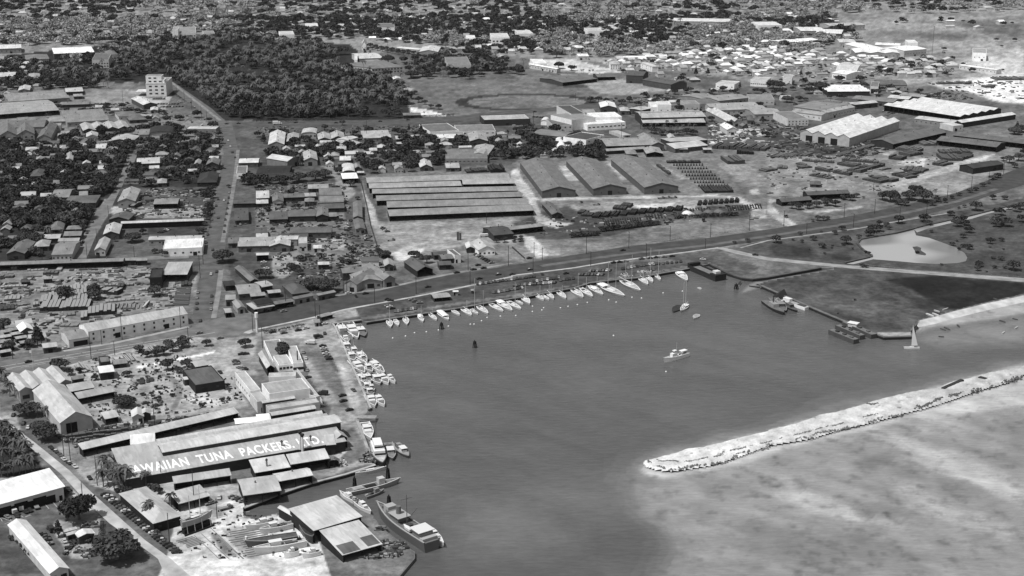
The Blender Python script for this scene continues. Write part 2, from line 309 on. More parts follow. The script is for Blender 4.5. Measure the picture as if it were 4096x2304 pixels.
GROUND = [
 (138, 20, 'o -300,-200 4500,-200 4500,330 3000,330 2600,260 1600,200 900,330 -300,330'),  # far ground coloured paler to stand for distance haze
 (58, 14, 'o -300,500 500,440 880,560 840,1000 700,1040 -300,1050'),
 (52, 10, 'o -300,330 600,330 900,480 1420,485 1640,480 1620,360 1400,180 900,140 300,190 -300,260'),
 (120, 14, 'o -300,340 560,330 640,420 860,500 880,560 500,600 -300,520'),
 (135, 12, 'a2 850,480 1500,380 2576,330 a3 900,400 1300,470 1500,640 300,640 a2 2576,600 1600,560 1100,560', 20),
 (86, 8, 'o 930,500 1700,470 2200,470 2600,640 2000,660 1450,700 1440,1180 960,1250 870,900'),
 (98, 10, 'o 2500,330 3300,340 3700,440 3500,600 3100,640 2500,640 2200,500'),
 (150, 30, 'a3 700,60 2600,60 2600,480 2100,430 1900,300 1200,290 900,180', 30),  # haze over these fields is painted into their tone
 (100, 25, 'a3 1150,190 1600,170 2100,190 1900,260 1300,240', 30), (105, 25, 'a3 1800,60 2600,60 2600,230 2200,200', 30), (125, 25, 'a3 900,180 1400,130 1400,230 1000,220', 30),
 (185, 20, 'a3 1850,480 2600,330 2600,620 2200,600', 25),
 (232, 8, 'a3 1600,690 2050,640 2600,590 2600,900 2350,880 2000,770 1750,740', 14), (120, 8, 'a3 1750,700 2060,690 2060,705 1760,715', 4), (238, 10, 'a3 1150,400 1330,400 1300,470 1180,470', 10), (225, 6, 'a3 600,700 1000,740 850,790 650,780', 4),
 (160, 15, 'a3 1200,640 1650,600 1700,700 1300,720', 25),
 (108, 10, 'a1 1430,645 2150,630 a2 500,600 1100,630 1700,720 2000,760 1400,780 1000,830 800,900 400,960 100,985 a1 2000,1020 1800,970 1500,880 1440,700', 8),
 (150, 6, 'a2 730,690 1050,640 1400,680 1950,755 1500,770 1000,812 850,780', 4), (75, 1, 'a2 445,705 640,690 790,722 570,738'), (175, 6, 'a1 1440,690 1600,740 1560,760 1470,740', 3), (120, 5, 'a2 0,600 300,600 500,640 100,660', 3),
 (190, 4, 'a2 160,485 500,560 800,590 1140,580 600,440 350,450'), (215, 3, 'a1 1540,920 1760,960 1930,1020 1700,1020 1560,1000'),
 (140, 6, 'a0 850,780 1250,745 1450,830 1200,920 950,880 860,850', 5), (165, 4, 'a0 1260,750 1400,770 1500,830 1720,830 1650,1000 1500,850 1300,790'),
 # yards west of the avenue
 (92, 12, 'b0 1200,380 2160,380 2100,900 1900,1449 0,1449 0,1180 1500,1110 1100,1080 1200,700', 6), (158, 10, 'b0 1150,570 2100,590 2090,680 1300,690 1100,640', 5), (70, 3, 'b0 1480,770 2020,740 2020,860 1480,860'),
 (140, 10, 'b0 0,1200 1500,1180 1980,1260 1980,1449 0,1449', 6), (128, 8, 'b0 1040,500 1140,500 1130,600 900,960 880,1090 720,1090 860,880 1000,620', 4),
 (135, 10, 'c0 -40,0 1900,0 1890,180 900,380 640,600 0,700', 6), (150, 8, 'c0 350,250 900,340 560,360', 5),
 # workshops between the avenue and the sheds
 (132, 8, 'b1 650,160 840,160 870,300 1020,420 860,560 950,800 840,850 800,420 800,300', 4), (120, 10, 'b1 0,560 820,560 930,900 1200,1000 1350,1200 900,1200 600,1060 0,1060', 6), (160, 8, 'b1 160,1070 480,1060 440,1180 260,1300 160,1260', 4), (150, 8, 'b1 620,860 900,870 900,1000 640,1000', 5),
 # storage yards
 (116, 5, 'o 1448,706 2040,665 2080,628 2660,600 3100,590 3500,570 4096,520 4500,480 4500,640 3900,760 3740,800 3100,870 2060,1050 1920,1030 1540,1090 1500,1000', 3),
 (140, 12, 'b1 1180,740 2300,700 2576,690 b2 100,880 0,940 b1 2300,960 1700,1020 1560,1100 1400,1090 1180,960', 10), (188, 10, 'b1 1340,1040 1500,980 1720,990 1550,1120 1420,1120', 6), (88, 6, 'b1 1060,290 1120,280 1210,540 1320,600 1320,730 1240,720 1130,480', 4), (165, 6, 'b1 1060,360 1100,430 1200,600 1220,740 1160,760 1110,560', 3),
 (78, 5, 'b2 0,740 300,640 560,560 1100,560 1650,580 2500,540 2500,680 1700,700 900,880 500,900 200,900', 5), (140, 8, 'b2 560,560 1000,520 1500,500 2300,500 1700,590 1200,590 700,640', 6),
 (185, 8, 'b2 -10,200 60,180 130,330 280,500 200,520 60,400 0,330', 3), (180, 5, 'b2 160,500 240,500 300,640 420,720 620,740 450,790 260,740 200,620', 3), (172, 4, 'b2 470,150 560,160 700,310 560,310', 4), (165, 4, 'b2 940,120 1010,130 1180,300 1100,300', 4), (150, 4, 'b2 1440,130 1530,170 1820,300 1700,290', 3),
 (178, 3, 'b2 270,485 1400,465 2050,450 2300,480 2480,560 2576,680 2500,690 2380,560 2150,480 1500,480 300,515', 2), (190, 8, 'b2 1240,560 1650,520 1600,560 1290,590', 4), (180, 6, 'b2 1690,570 1830,560 1860,600 1700,600', 4),
 (185, 12, 'b2 100,870 230,870 380,1060 240,1090 140,960', 5), (120, 8, 'b2 300,950 2000,790 2576,740 2576,800 1600,930 400,1060', 5), (150, 4, 'b2 330,1000 480,980 480,1060 380,1060', 3), (158, 6, 'b2 2390,620 2560,600 2560,680 2420,680', 4), (170, 5, 'b2 2380,400 2470,390 2500,440 2400,450', 4),
 (142, 3, 'b2 2080,160 2350,130 2576,300 2576,380 2300,330', 3), (140, 10, 'b3 0,60 2576,60 2300,200 1900,460 1600,470 900,420 300,460 0,470', 8), (190, 6, 'b3 1290,110 1600,80 1560,170 1300,150', 3), (182, 4, 'b3 1150,350 1500,260 1900,130 2150,60 2300,40 2150,110 1800,230 1300,370', 3), (172, 4, 'b3 1100,30 1300,10 1200,60', 3), (70, 5, 'a3 0,1180 900,1180 1200,1240 1000,1330 600,1420 0,1330', 5),
 (165, 5, 'b3 0,500 130,480 40,540 100,620 300,760 200,780 0,640', 2), (170, 5, 'b3 350,620 700,600 980,560 900,590 500,640', 3), (105, 8, 'b3 700,640 1000,590 1600,560 1300,620 500,740 400,700', 4),
 # park
 (80, 10, 'b3 -600,1010 150,900 900,790 2000,600 2576,480 5600,300 5600,1000 c3 5600,-400 2576,60 2200,160 1700,290 1430,460 1080,470 0,10 b2 2430,1340 b3 0,1300 600,1200 500,1150 -600,1000', 3),
 (62, 16, 'b3 0,960 400,980 500,1100 100,1070', 14), (60, 14, 'b3 600,1060 900,1080 760,1130', 10), (92, 20, 'b3 1000,850 1400,800 1300,900 1050,920', 14), (100, 14, 'b3 2000,640 2576,560 2576,700 2200,700', 12), (88, 20, 'c3 350,60 1100,100 1300,260 900,280 400,180', 20), (84, 10, 'b2 1500,1060 2050,1010 2500,1180 2300,1280 2000,1140 1800,1170', 3),
 (66, 20, 'c3 400,180 1000,330 1400,380 1300,440 900,400', 14), (44, 8, 'b3 1150,1300 1700,1270 2576,1340 3500,1400 3500,1600 c3 2576,70 2200,150 1900,225 1720,190 1450,20', 12), (60, 12, 'c3 1100,0 1700,150 1750,280 1600,260 1300,60', 14),
 (150, 5, 'c3 1090,455 1440,450 1460,488 1160,495', 2),
 (196, 6, 'c3 1530,330 1720,285 1880,235 2200,150 2576,70 2900,0 2900,90 2576,190 2200,240 1700,300', 5),
 # basin front
 (84, 4, 'c1 1000,200 1750,60 2576,-80 o 2300,1060 2790,1040 2760,1075 2350,1142 2100,1190 1440,1292 m 2000,240', 2), (118, 3, 'c1 1060,330 2576,90 2576,70 1060,300'), (118, 2, 'c2 0,105 620,-20 b2 1790,1175 1790,1160 600,1360 c2 0,70'), (140, 4, 'c1 800,340 1040,290 1000,200 800,240 780,300', 3),
 (150, 8, 'c1 0,445 500,340 780,280 820,380 1160,1230 1030,1330 d1 1200,490 1100,500 300,760 0,880 0,800 700,500 700,80 c1 750,1220 600,1000 440,700 440,560 0,540', 3), (112, 10, 'c1 440,560 600,540 760,780 980,1100 1000,1290 880,1200 640,860 500,700', 10), (178, 8, 'c1 820,720 960,900 1060,1180 960,1240 860,900', 8), (90, 6, 'c1 690,600 760,700 840,860 780,840 700,700', 4), (125, 3, 'c1 0,500 480,520 480,560 0,530', 2),
 (118, 6, 'd1 700,300 980,120 1110,330 1080,440 800,560 700,540', 5), (200, 5, 'd1 730,350 940,330 860,420 840,480', 3),
 # scrap and supply yard
 (152, 22, 'c0 900,720 1500,640 1950,540 2576,480 2576,880 2400,900 2500,1200 1000,1440 700,1350 600,1000 640,800', 8), (225, 8, 'c0 1350,790 1480,760 1500,790 1400,810', 3), (222, 4, 'c0 1530,760 2050,660 2170,630 2170,650 2060,680 1560,775', 2), (120, 5, 'c0 1620,850 1760,900 1850,1000 1830,1120 1740,1260 1680,1280 1770,1130 1740,960 1600,880', 3), (130, 5, 'h 700,180 960,160 1120,420 820,440 680,300', 2), (165, 14, 'c0 1400,880 1700,900 1740,1040 1560,1040', 6), (172, 16, 'c0 1850,1080 2300,1040 2400,1180 1900,1220', 8), (110, 4, 'c0 0,760 0,720 700,620 1900,400 1930,390 1950,440 700,650', 2), (150, 6, 'c0 640,640 2000,480 2576,360 2576,450 1950,540 900,720 100,880 0,930', 3), (70, 8, 'd0 600,210 1300,90 2300,-40 2300,40 1700,190 1500,200 1300,200 1100,260', 4), (125, 5, 'd0 1650,110 2500,-30 2576,30 2576,90 1600,240', 3),
 (140, 10, 'd0 640,280 1100,300 1250,560 900,700 560,330', 5), (182, 6, 'd0 900,700 1200,640 1700,640 2300,560 2330,700 2576,700 2576,900 2000,920 1200,780', 4),
 (160, 4, 'c0 150,1250 o -200,1640 l -800,100 l 0,120 620,-20', 4),
 # road-side yard at bottom left
 (104, 3, 'l -600,560 0,540 1120,300 1180,420 1600,620 1700,760 1900,1449 2400,1900 -900,1900'), (88, 4, 'l -300,880 130,900 700,1443 900,1700 -300,1700'), (175, 12, 'l 1180,320 1260,260 1740,700 1760,1000 1500,1443 1200,1443 900,900 1000,760 1200,800', 5), (55, 10, 'd0 -100,60 60,80 330,350 430,560 0,660 -200,700', 4), (150, 3, 'd0 -100,650 420,580 440,600 0,700 -100,720'),
 # boatyard
 (205, 10, 'k 0,480 500,480 900,460 1200,400 1900,280 1200,560 1190,660 1680,640 2400,960 2576,1443 2700,1800 -300,1800 -100,1300 0,700', 4), (150, 8, 'k 560,520 800,560 820,720 640,720 540,640', 6), (120, 12, 'k 600,1000 760,1020 1100,1400 900,1400', 8), (165, 2, 'k 780,900 1240,860 1400,1000 1500,1443 1180,1420', 2), (135, 4, 'k 1200,590 1420,650 1400,760 1180,740', 3), (195, 3, 'k 1170,560 1850,310 1900,290 1150,520', 2),
 (120, 5, 'd1 1250,1110 1320,1170 1600,1400 1600,1600 1000,1600 900,1420', 4),
]
def gtone(X, Y, WX, WY):
    T = paint(np.full(X.shape, 106.0), X, Y, WX, WY, GROUND)
    # running track on the school field
    cx, cy = px('a2', 300, 880); cx -= 40
    d = np.sqrt(((X - 2105) / 285) ** 2 + ((Y - 409) / 34) ** 2); T = np.where((d < 1.0) & (d > .83), 62, np.where(d <= .86, 116, T))
    n = fbm(WX / 9, WY / 9, 5) - .5; n3 = fbm(WX / 60, WY / 60, 3) - .5
    return np.clip(T * (1 + n * .62 + n3 * .3), 20, 250)
def tonemat(name, rough=.9, detail=.6, scale=.22, water=False):
    m, n, l, b = _mat(name); at = n.new('ShaderNodeAttribute'); at.attribute_name = 'tone'
    pw = n.new('ShaderNodeMath'); pw.operation = 'DIVIDE'; pw.inputs[1].default_value = 255.0; l.new(at.outputs['Fac'], pw.inputs[0])
    p2 = n.new('ShaderNodeMath'); p2.operation = 'POWER'; p2.inputs[1].default_value = 2.2; l.new(pw.outputs[0], p2.inputs[0])
    tc = n.new('ShaderNodeTexCoord'); ns = n.new('ShaderNodeTexNoise'); ns.inputs['Scale'].default_value = scale; ns.inputs['Detail'].default_value = 8; ns.inputs['Roughness'].default_value = .7
    l.new(tc.outputs['Object'], ns.inputs['Vector']); mr = mix_tone(n, l, ns.outputs[0], (1 - detail) / KEXP, (1 + detail) / KEXP)
    mr.inputs['From Min'].default_value = .25; mr.inputs['From Max'].default_value = .75; mr.clamp = False
    mu = n.new('ShaderNodeMath'); mu.operation = 'MULTIPLY'; l.new(p2.outputs[0], mu.inputs[0]); l.new(mr.outputs[0], mu.inputs[1])
    mn = n.new('ShaderNodeMath'); mn.operation = 'MINIMUM'; mn.inputs[1].default_value = .82; l.new(mu.outputs[0], mn.inputs[0])
    cb = n.new('ShaderNodeCombineColor')
    for i in range(3): l.new(mn.outputs[0], cb.inputs[i])
    l.new(cb.outputs[0], b.inputs['Base Color']); b.inputs['Roughness'].default_value = rough; b.inputs['Specular IOR Level'].default_value = .1
    if water:
        b.inputs['Specular IOR Level'].default_value = .5; b.inputs['IOR'].default_value = 1.33
        ns.inputs['Scale'].default_value = .6; mr.inputs['To Min'].default_value = .8 / KEXP; mr.inputs['To Max'].default_value = 1.2 / KEXP  # wave sheen imitated by stretched colour noise
        mp = n.new('ShaderNodeMapping'); l.new(mp.outputs[0], ns.inputs['Vector']); mp.inputs['Rotation'].default_value = (0, 0, -.55); mp.inputs['Scale'].default_value = (.22, .75, 1); l.new(tc.outputs['Object'], mp.inputs[0])
        w1 = n.new('ShaderNodeTexNoise'); w1.inputs['Scale'].default_value = .55; w1.inputs['Detail'].default_value = 5; l.new(mp.outputs[0], w1.inputs['Vector'])
        bp = n.new('ShaderNodeBump'); bp.inputs['Strength'].default_value = .8; bp.inputs['Distance'].default_value = .5; l.new(w1.outputs[0], bp.inputs['Height']); l.new(bp.outputs[0], b.inputs['Normal'])
    return m
gp = tonegrid('paved_and_planted_ground', -900, 5100, -60, 2400, 6, 0.0, gtone, lambda X, Y, WX, WY: pin(X, Y, SHORE + [(5700, 930), (5700, -3000), (-3000, -3000), (-3000, 2600), (1400, 2600)]), 'structure', lambda: tonemat('ground_surface'))
gp.name = 'ground_surface'
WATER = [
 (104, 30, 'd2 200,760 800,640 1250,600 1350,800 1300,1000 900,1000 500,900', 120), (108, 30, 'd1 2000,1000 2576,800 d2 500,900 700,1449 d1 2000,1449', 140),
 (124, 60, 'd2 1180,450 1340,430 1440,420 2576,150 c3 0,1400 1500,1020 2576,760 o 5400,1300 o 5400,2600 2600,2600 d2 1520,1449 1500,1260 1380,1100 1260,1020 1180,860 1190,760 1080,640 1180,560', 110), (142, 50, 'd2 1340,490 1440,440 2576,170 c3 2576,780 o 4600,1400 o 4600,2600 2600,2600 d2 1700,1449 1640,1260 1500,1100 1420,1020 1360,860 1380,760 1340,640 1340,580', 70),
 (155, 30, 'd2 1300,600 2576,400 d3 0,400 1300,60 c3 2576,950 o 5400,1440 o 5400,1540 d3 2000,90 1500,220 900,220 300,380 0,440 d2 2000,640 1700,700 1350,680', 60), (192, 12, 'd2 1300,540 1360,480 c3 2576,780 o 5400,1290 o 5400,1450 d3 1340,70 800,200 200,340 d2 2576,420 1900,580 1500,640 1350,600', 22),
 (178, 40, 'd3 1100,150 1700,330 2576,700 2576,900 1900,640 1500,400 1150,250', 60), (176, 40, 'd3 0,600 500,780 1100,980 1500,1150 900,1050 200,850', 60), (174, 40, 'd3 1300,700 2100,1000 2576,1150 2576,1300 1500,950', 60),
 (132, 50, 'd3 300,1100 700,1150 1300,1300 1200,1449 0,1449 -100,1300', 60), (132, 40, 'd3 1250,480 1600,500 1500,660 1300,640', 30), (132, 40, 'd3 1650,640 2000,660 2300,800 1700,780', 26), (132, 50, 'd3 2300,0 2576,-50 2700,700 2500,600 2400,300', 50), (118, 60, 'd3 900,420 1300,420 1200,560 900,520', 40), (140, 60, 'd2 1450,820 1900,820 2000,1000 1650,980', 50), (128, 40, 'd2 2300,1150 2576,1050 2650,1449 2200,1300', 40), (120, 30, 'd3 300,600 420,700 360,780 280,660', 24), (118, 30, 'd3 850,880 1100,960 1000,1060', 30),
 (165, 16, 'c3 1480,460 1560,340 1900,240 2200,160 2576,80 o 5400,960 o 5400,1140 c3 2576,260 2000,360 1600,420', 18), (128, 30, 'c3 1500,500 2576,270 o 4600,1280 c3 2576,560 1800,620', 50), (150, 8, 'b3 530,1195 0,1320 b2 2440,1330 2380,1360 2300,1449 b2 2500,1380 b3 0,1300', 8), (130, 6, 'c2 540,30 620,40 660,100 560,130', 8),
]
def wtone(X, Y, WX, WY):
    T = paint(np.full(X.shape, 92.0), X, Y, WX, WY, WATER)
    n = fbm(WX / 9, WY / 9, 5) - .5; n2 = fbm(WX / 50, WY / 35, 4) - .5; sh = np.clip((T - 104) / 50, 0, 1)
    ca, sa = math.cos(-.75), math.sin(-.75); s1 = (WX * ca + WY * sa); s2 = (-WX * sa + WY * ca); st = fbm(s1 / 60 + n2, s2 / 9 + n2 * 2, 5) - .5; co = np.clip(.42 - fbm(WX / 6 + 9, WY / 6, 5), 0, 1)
    return np.clip(T * (1 + n * (.08 + .2 * sh) + n2 * (.2 + .0 * sh) + st * (.12 + .12 * sh)) - sh * co * 150, 60, 225)  # streaks imitating light on ripples are added to the water tone
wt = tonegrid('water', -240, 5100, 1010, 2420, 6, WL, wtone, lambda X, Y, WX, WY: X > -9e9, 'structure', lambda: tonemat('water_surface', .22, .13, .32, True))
M_WATER = wt.data.materials[0]
m_deep, n_, l_, b_ = _mat('deep_water'); b_.inputs['Base Color'].default_value = (.09, .09, .09, 1); b_.inputs['Roughness'].default_value = .32
sheet('sea', [(-E_, -E_), (E_, -E_), (E_, 3000), (-E_, 3000)], WL - .25, m_deep)
# sandbar: crest with its own height
bx = np.array(bar_w)
def bar_h(x, y):
    d = np.full(x.shape, 1e9); n = len(bx)
    for i in range(n):
        a = bx[i]; b = bx[(i + 1) % n]; ab = b - a; L = (ab ** 2).sum() or 1
        t = np.clip(((x - a[0]) * ab[0] + (y - a[1]) * ab[1]) / L, 0, 1)
        d = np.minimum(d, np.hypot(x - a[0] - t * ab[0], y - a[1] - t * ab[1]))
    ins = pin(x, y, [tuple(p) for p in bx]); d = np.where(ins, d, -d)
    return WL - .35 + np.clip(d + 1.2, 0, 4) * .5 + np.clip(d - 4, 0, 12) * .06 + (fbm(x / 3, y / 3) - .5) * .9
def bar_tone(X, Y, WX, WY):
    n = fbm(WX / 5, WY / 5, 5); return np.clip(208 - np.clip(WX - 150, 0, 400) * .14 + (n - .5) * 85 + (fbm(WX / 28, WY / 16, 3) - .5) * 40 - np.clip((fbm(WX / 2.2, WY / 2.2, 3) - .72), 0, 1) * 420, 60, 255)
bar = tonegrid('sandbar', 2530, 5200, 1330, 1920, 4, WL, bar_tone, lambda X, Y, WX, WY: pin(X, Y, [(a + (6 if False else 0), b) for a, b in BAR]), 'structure', lambda: tonemat('coral_sand', .95, .3, .9), jz=bar_h)
# ---------------------------------------------------------------- roads, kerbs, paths
def road(name, s, t, z=.07):
    p = world(s); mark(p, [occ, occb]); return sheet(name, p, z, mat('dirt', t))
RD_N = 'c1 0,205 930,58 b1 1200,1428 1700,1300 2576,1160 b2 0,1160 600,1060 1200,965 2000,882 2576,800 b3 700,690 1400,550 1900,430 2300,270 2576,160 o 4500,530'
RD_S = 'c1 0,425 590,300 900,220 1600,92 b1 1600,1449 2576,1272 b2 0,1262 600,1182 1000,1118 1700,1030 2050,982 2576,905 b3 600,825 1300,712 1800,600 2200,470 2576,350 o 4500,680'
rn, rs = parse(RD_N), parse(RD_S)
def road_px(name, a, b, t, z=.07):
    p = [G('o', x, y) for x, y in a + b[::-1]]; mark(p, [occ, occb]); return sheet(name, p, z, mat('dirt', t))
road_px('boulevard', rn, rs, 74)
road('boulevard_west', 'o -400,1560 c0 -600,960 0,745 620,645 1100,560 1900,415 2140,325 2576,205 2576,430 2500,440 2300,505 2000,500 1700,520 1000,700 640,790 110,880 -600,1060', 112)
def way(name, s, wd, t, z=.08):
    r = ribbon(world(s), wd); mark(r, [occ, occb]); return sheet(name, r, z, mat('dirt', t))
way('avenue', 'a0 2262,1085 2330,1400 b0 2302,200 2262,480 2210,780 2160,1010 2122,1240 c0 2052,320', 16, 96, .09); way('avenue_upper', 'a0 2250,1120 2060,945 1700,690 1600,640', 17, 100, .1)
road('cross_street', 'a0 2190,1080 2576,1076 a1 1450,1048 2000,1020 2300,985 a2 300,940 700,900 1300,860 a2 1300,880 800,930 a1 2300,1030 1950,1075 1450,1100 0,1118 a0 2240,1112', 92, .08)
road('harbour_road', 'c0 -400,1000 -100,1120 0,1180 d0 0,20 340,270 700,560 900,760 1250,1075 1460,1260 1720,1449 2000,1700 1700,1700 1590,1449 1350,1270 1100,1090 960,960 820,820 620,600 430,440 200,230 0,110 -300,-60', 172, .08)
road('park_drive', 'b2 2030,985 2120,980 2300,1020 b3 0,1082 700,1150 1200,1190 2576,1290 4000,1390 4000,1430 2576,1330 1200,1222 700,1182 0,1112 b2 2250,1045', 150, .08)
road('side_street', 'b0 1240,180 1310,0 1400,0 1330,180 1220,380 1130,560 1000,780 870,1090 740,1090 830,880 960,600 1060,520 1170,380', 112, .07)
road('back_lane', 'b0 -300,1140 1240,1085 1900,1050 1900,1090 1240,1112 -300,1175', 118, .09)
def strip(name, s, wd, t, z=.14, off=0, kerb=True):
    p = world(s); r = ribbon(p, wd, off); mark(r, [occb]); return sheet(name, r, z, mat('dirt', t), thick=.13 if kerb else 0)
strip('pavement', 'b0 2395,0 2372,240 2325,520 2272,760 2240,930', 3.6, 122); strip('pavement', 'b0 2225,1210 2195,1449 c0 2150,310', 3.6, 126)
strip('pavement', 'c1 20,420 590,300 900,222 1600,93 2070,0 b1 2576,1275 b2 0,1265 600,1190 1000,1125 1700,1036 2080,984', 2.6, 170); strip('pavement', 'b2 2300,985 2576,912 b3 300,872 900,792 1300,720 1800,640', 2.2, 162)
strip('pavement', 'c1 370,165 930,62 b1 1250,1405 1700,1300 2000,1240 b2 0,1140', 3.5, 138); strip('pavement', 'c0 640,640 1150,560 1900,395', 3.4, 165); strip('pavement', 'a0 1690,650 2215,1060', 4, 128)
strip('traffic_island', 'b2 290,1170 600,1122 1200,1042 2000,955 2576,868 b3 700,760 1400,630 1900,520 2300,390', 5.5, 102)
strip('traffic_island', 'c0 2480,460 2540,435 c1 20,430', 5, 180)
strip('footpath', 'b2 2576,930 b3 300,905 o 3400,1000', .6, 90)
def dashes(name, s, n, L, wd, t):
    p = world(s); seg = [math.dist(p[i], p[i + 1]) for i in range(len(p) - 1)]; tot = sum(seg); mb = MB()
    for k in range(n):
        d = tot * (k + .5) / n; i = 0
        while i < len(seg) - 1 and d > seg[i]: d -= seg[i]; i += 1
        f = d / seg[i]; x = p[i][0] + (p[i + 1][0] - p[i][0]) * f; y = p[i][1] + (p[i + 1][1] - p[i][1]) * f
        mb.box(x - L / 2, x + L / 2, y - wd / 2, y + wd / 2, .115, .125, math.atan2(p[i + 1][1] - p[i][1], p[i + 1][0] - p[i][0]))
    return tag(mb.build(name, mat('plain', t)), kind='structure')
dashes('lane_marking', 'c0 0,800 640,690 1900,480', 12, 9, .45, 205); dashes('lane_marking', 'c0 0,840 640,735 1900,520', 12, 5, .4, 190); dashes('centre_line', 'c0 80,815 700,708 1900,500', 1, 150, .5, 200)
dashes('lane_marking', 'd0 20,1010 150,960 390,880 640,840', 7, .5, 7, 190)
# marked parking bays of the garage yard
for a, b in (((1, 730), (220, 800)), ((150, 670), (190, 790)), ((330, 680), (410, 735)), ((520, 680), (380, 745)), ((770, 500), (840, 580)), ((900, 460), (980, 550)), ((1010, 430), (1080, 470)), ((80, 840), (540, 690)), ((0, 730), (40, 800))):
    pa, pb = G('l', *a), G('l', *b); sheet('bay_marking', ribbon([pa, pb], .35), .1, mat('plain', 175))
# quay wall with its coping along the basin
def quay(name, s, wd=1.4, t=135, z=.35, lab=None, off=-.6, grp='stone quay walls round the basin'):
    p = world(s); r = ribbon(p, wd, 0); vs = [(x, y, z) for x, y in r] + [(x, y, WL - 1) for x, y in r]; n = len(r)
    tri = [tuple(q) for q in tessellate_polygon([[Vector((x, y, 0)) for x, y in r]])]
    o = empty(name, (0, 0, 0), 0, lab, 'quay wall', grp); e = [(i, (i + 1) % n, n + (i + 1) % n, n + i) for i in range(n)]
    MB().add([(x, y, z) for x, y in r] + [(x, y, z - .45) for x, y in r], tri + e).build('coping', mat('dirt', t), o)
    MB().add([(x, y, z - .45) for x, y in r] + [(x, y, WL - 1) for x, y in r], e).build('wall_face', mat('dirt', 46), o); return o  # face coloured dark for wet stone and for its shadow side
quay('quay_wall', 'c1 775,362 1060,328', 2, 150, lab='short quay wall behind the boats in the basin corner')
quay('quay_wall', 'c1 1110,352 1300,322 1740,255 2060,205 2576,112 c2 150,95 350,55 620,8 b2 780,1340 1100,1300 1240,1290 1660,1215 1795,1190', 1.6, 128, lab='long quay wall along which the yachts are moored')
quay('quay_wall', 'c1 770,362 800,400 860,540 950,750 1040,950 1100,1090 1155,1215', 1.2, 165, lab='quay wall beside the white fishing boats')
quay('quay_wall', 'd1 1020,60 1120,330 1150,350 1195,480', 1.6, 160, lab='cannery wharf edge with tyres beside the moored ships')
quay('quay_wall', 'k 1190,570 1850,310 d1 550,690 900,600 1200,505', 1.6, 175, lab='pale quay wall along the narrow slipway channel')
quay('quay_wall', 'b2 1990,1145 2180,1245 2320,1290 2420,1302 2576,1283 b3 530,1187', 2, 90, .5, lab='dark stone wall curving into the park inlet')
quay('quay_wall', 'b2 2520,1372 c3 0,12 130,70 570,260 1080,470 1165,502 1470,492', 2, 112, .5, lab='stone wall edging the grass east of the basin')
# pond
pond = world('b3 905,940 930,905 1060,880 1140,870 1290,850 1470,805 1490,860 1620,885 1760,935 1900,985 1980,1040 2005,1085 1990,1120 1900,1140 1700,1148 1500,1138 1330,1122 1150,1108 1020,1098 1045,1070 1000,1050 940,990')
mp_, n_, l_, b_ = _mat('pond_water'); b_.inputs['Base Color'].default_value = (.30, .30, .30, 1); b_.inputs['Roughness'].default_value = .3
ns = n_.new('ShaderNodeTexNoise'); ns.inputs['Scale'].default_value = .012; ns.inputs['Detail'].default_value = 1; tc = n_.new('ShaderNodeTexCoord'); l_.new(tc.outputs['Object'], ns.inputs['Vector'])
mr = mix_tone(n_, l_, ns.outputs[0], .17, .34); mr.inputs['From Min'].default_value = .47; mr.inputs['From Max'].default_value = .55; cb = n_.new('ShaderNodeCombineColor')  # bright area of reflected sky is put into the pond colour
for i in range(3): l_.new(mr.outputs[0], cb.inputs[i])
l_.new(cb.outputs[0], b_.inputs['Base Color'])
sheet('pond', pond, .1, mp_); mark(pond, [occ, occb])
sheet('canal', world('b3 1470,800 1560,770 1800,720 2060,665 2200,625 2576,540 3200,400 3200,412 2576,558 2200,645 2060,690 1800,745 1600,795 1500,830'), .08, mp_)
sheet('inlet', world('b3 790,1145 1045,1085 1060,1100 860,1150'), .09, mp_)
def lowwall(name, s, wd, h, t, lab, cat='wall', grp=None, z=0):
    p = world(s); r = ribbon(p, wd); n = len(r); vs = [(x, y, z + h) for x, y in r] + [(x, y, z - .05) for x, y in r]
    tri = [tuple(q) for q in tessellate_polygon([[Vector((x, y, 0)) for x, y in r]])]
    o = MB().add(vs, tri + [(i, (i + 1) % n, n + (i + 1) % n, n + i) for i in range(n)]).build(name, mat('dirt', t)); tag(o, lab, cat, grp); return o
lowwall('stone_wall', 'b3 770,1142 1045,1078 1045,1066 1000,1045 930,985 900,945 930,905 1060,880 1300,838 1560,770 2060,660 2576,530 3200,390', 1.6, 1.0, 84, 'dark stone wall round the near side of the pond')
island = world('b3 1455,980 1500,975 1540,990 1535,1015 1590,1050 1580,1062 1490,1048 1475,1010'); sheet('islet', island, .5, mat('dirt', 84), thick=.6)

# ---------------------------------------------------------------- haze: one closed box of thin air round everything
hz = MB().box(-9200, 9200, -9200, 9300, -12, 330).build('haze', mat('plain', 100)); hz.data.materials.clear(); hm = bpy.data.materials.new('haze'); hm.use_nodes = True; hm.node_tree.nodes.clear()
ho = hm.node_tree.nodes.new('ShaderNodeOutputMaterial'); hv = hm.node_tree.nodes.new('ShaderNodeVolumePrincipled'); hv.inputs['Color'].default_value = (.95, .95, .95, 1); hv.inputs['Density'].default_value = 1e-5; hv.inputs['Anisotropy'].default_value = .2
hm.node_tree.links.new(hv.outputs[0], ho.inputs['Volume']); hz.data.materials.append(hm); tag(hz, 'thin bright haze lying over the far town', 'haze', kind='stuff')

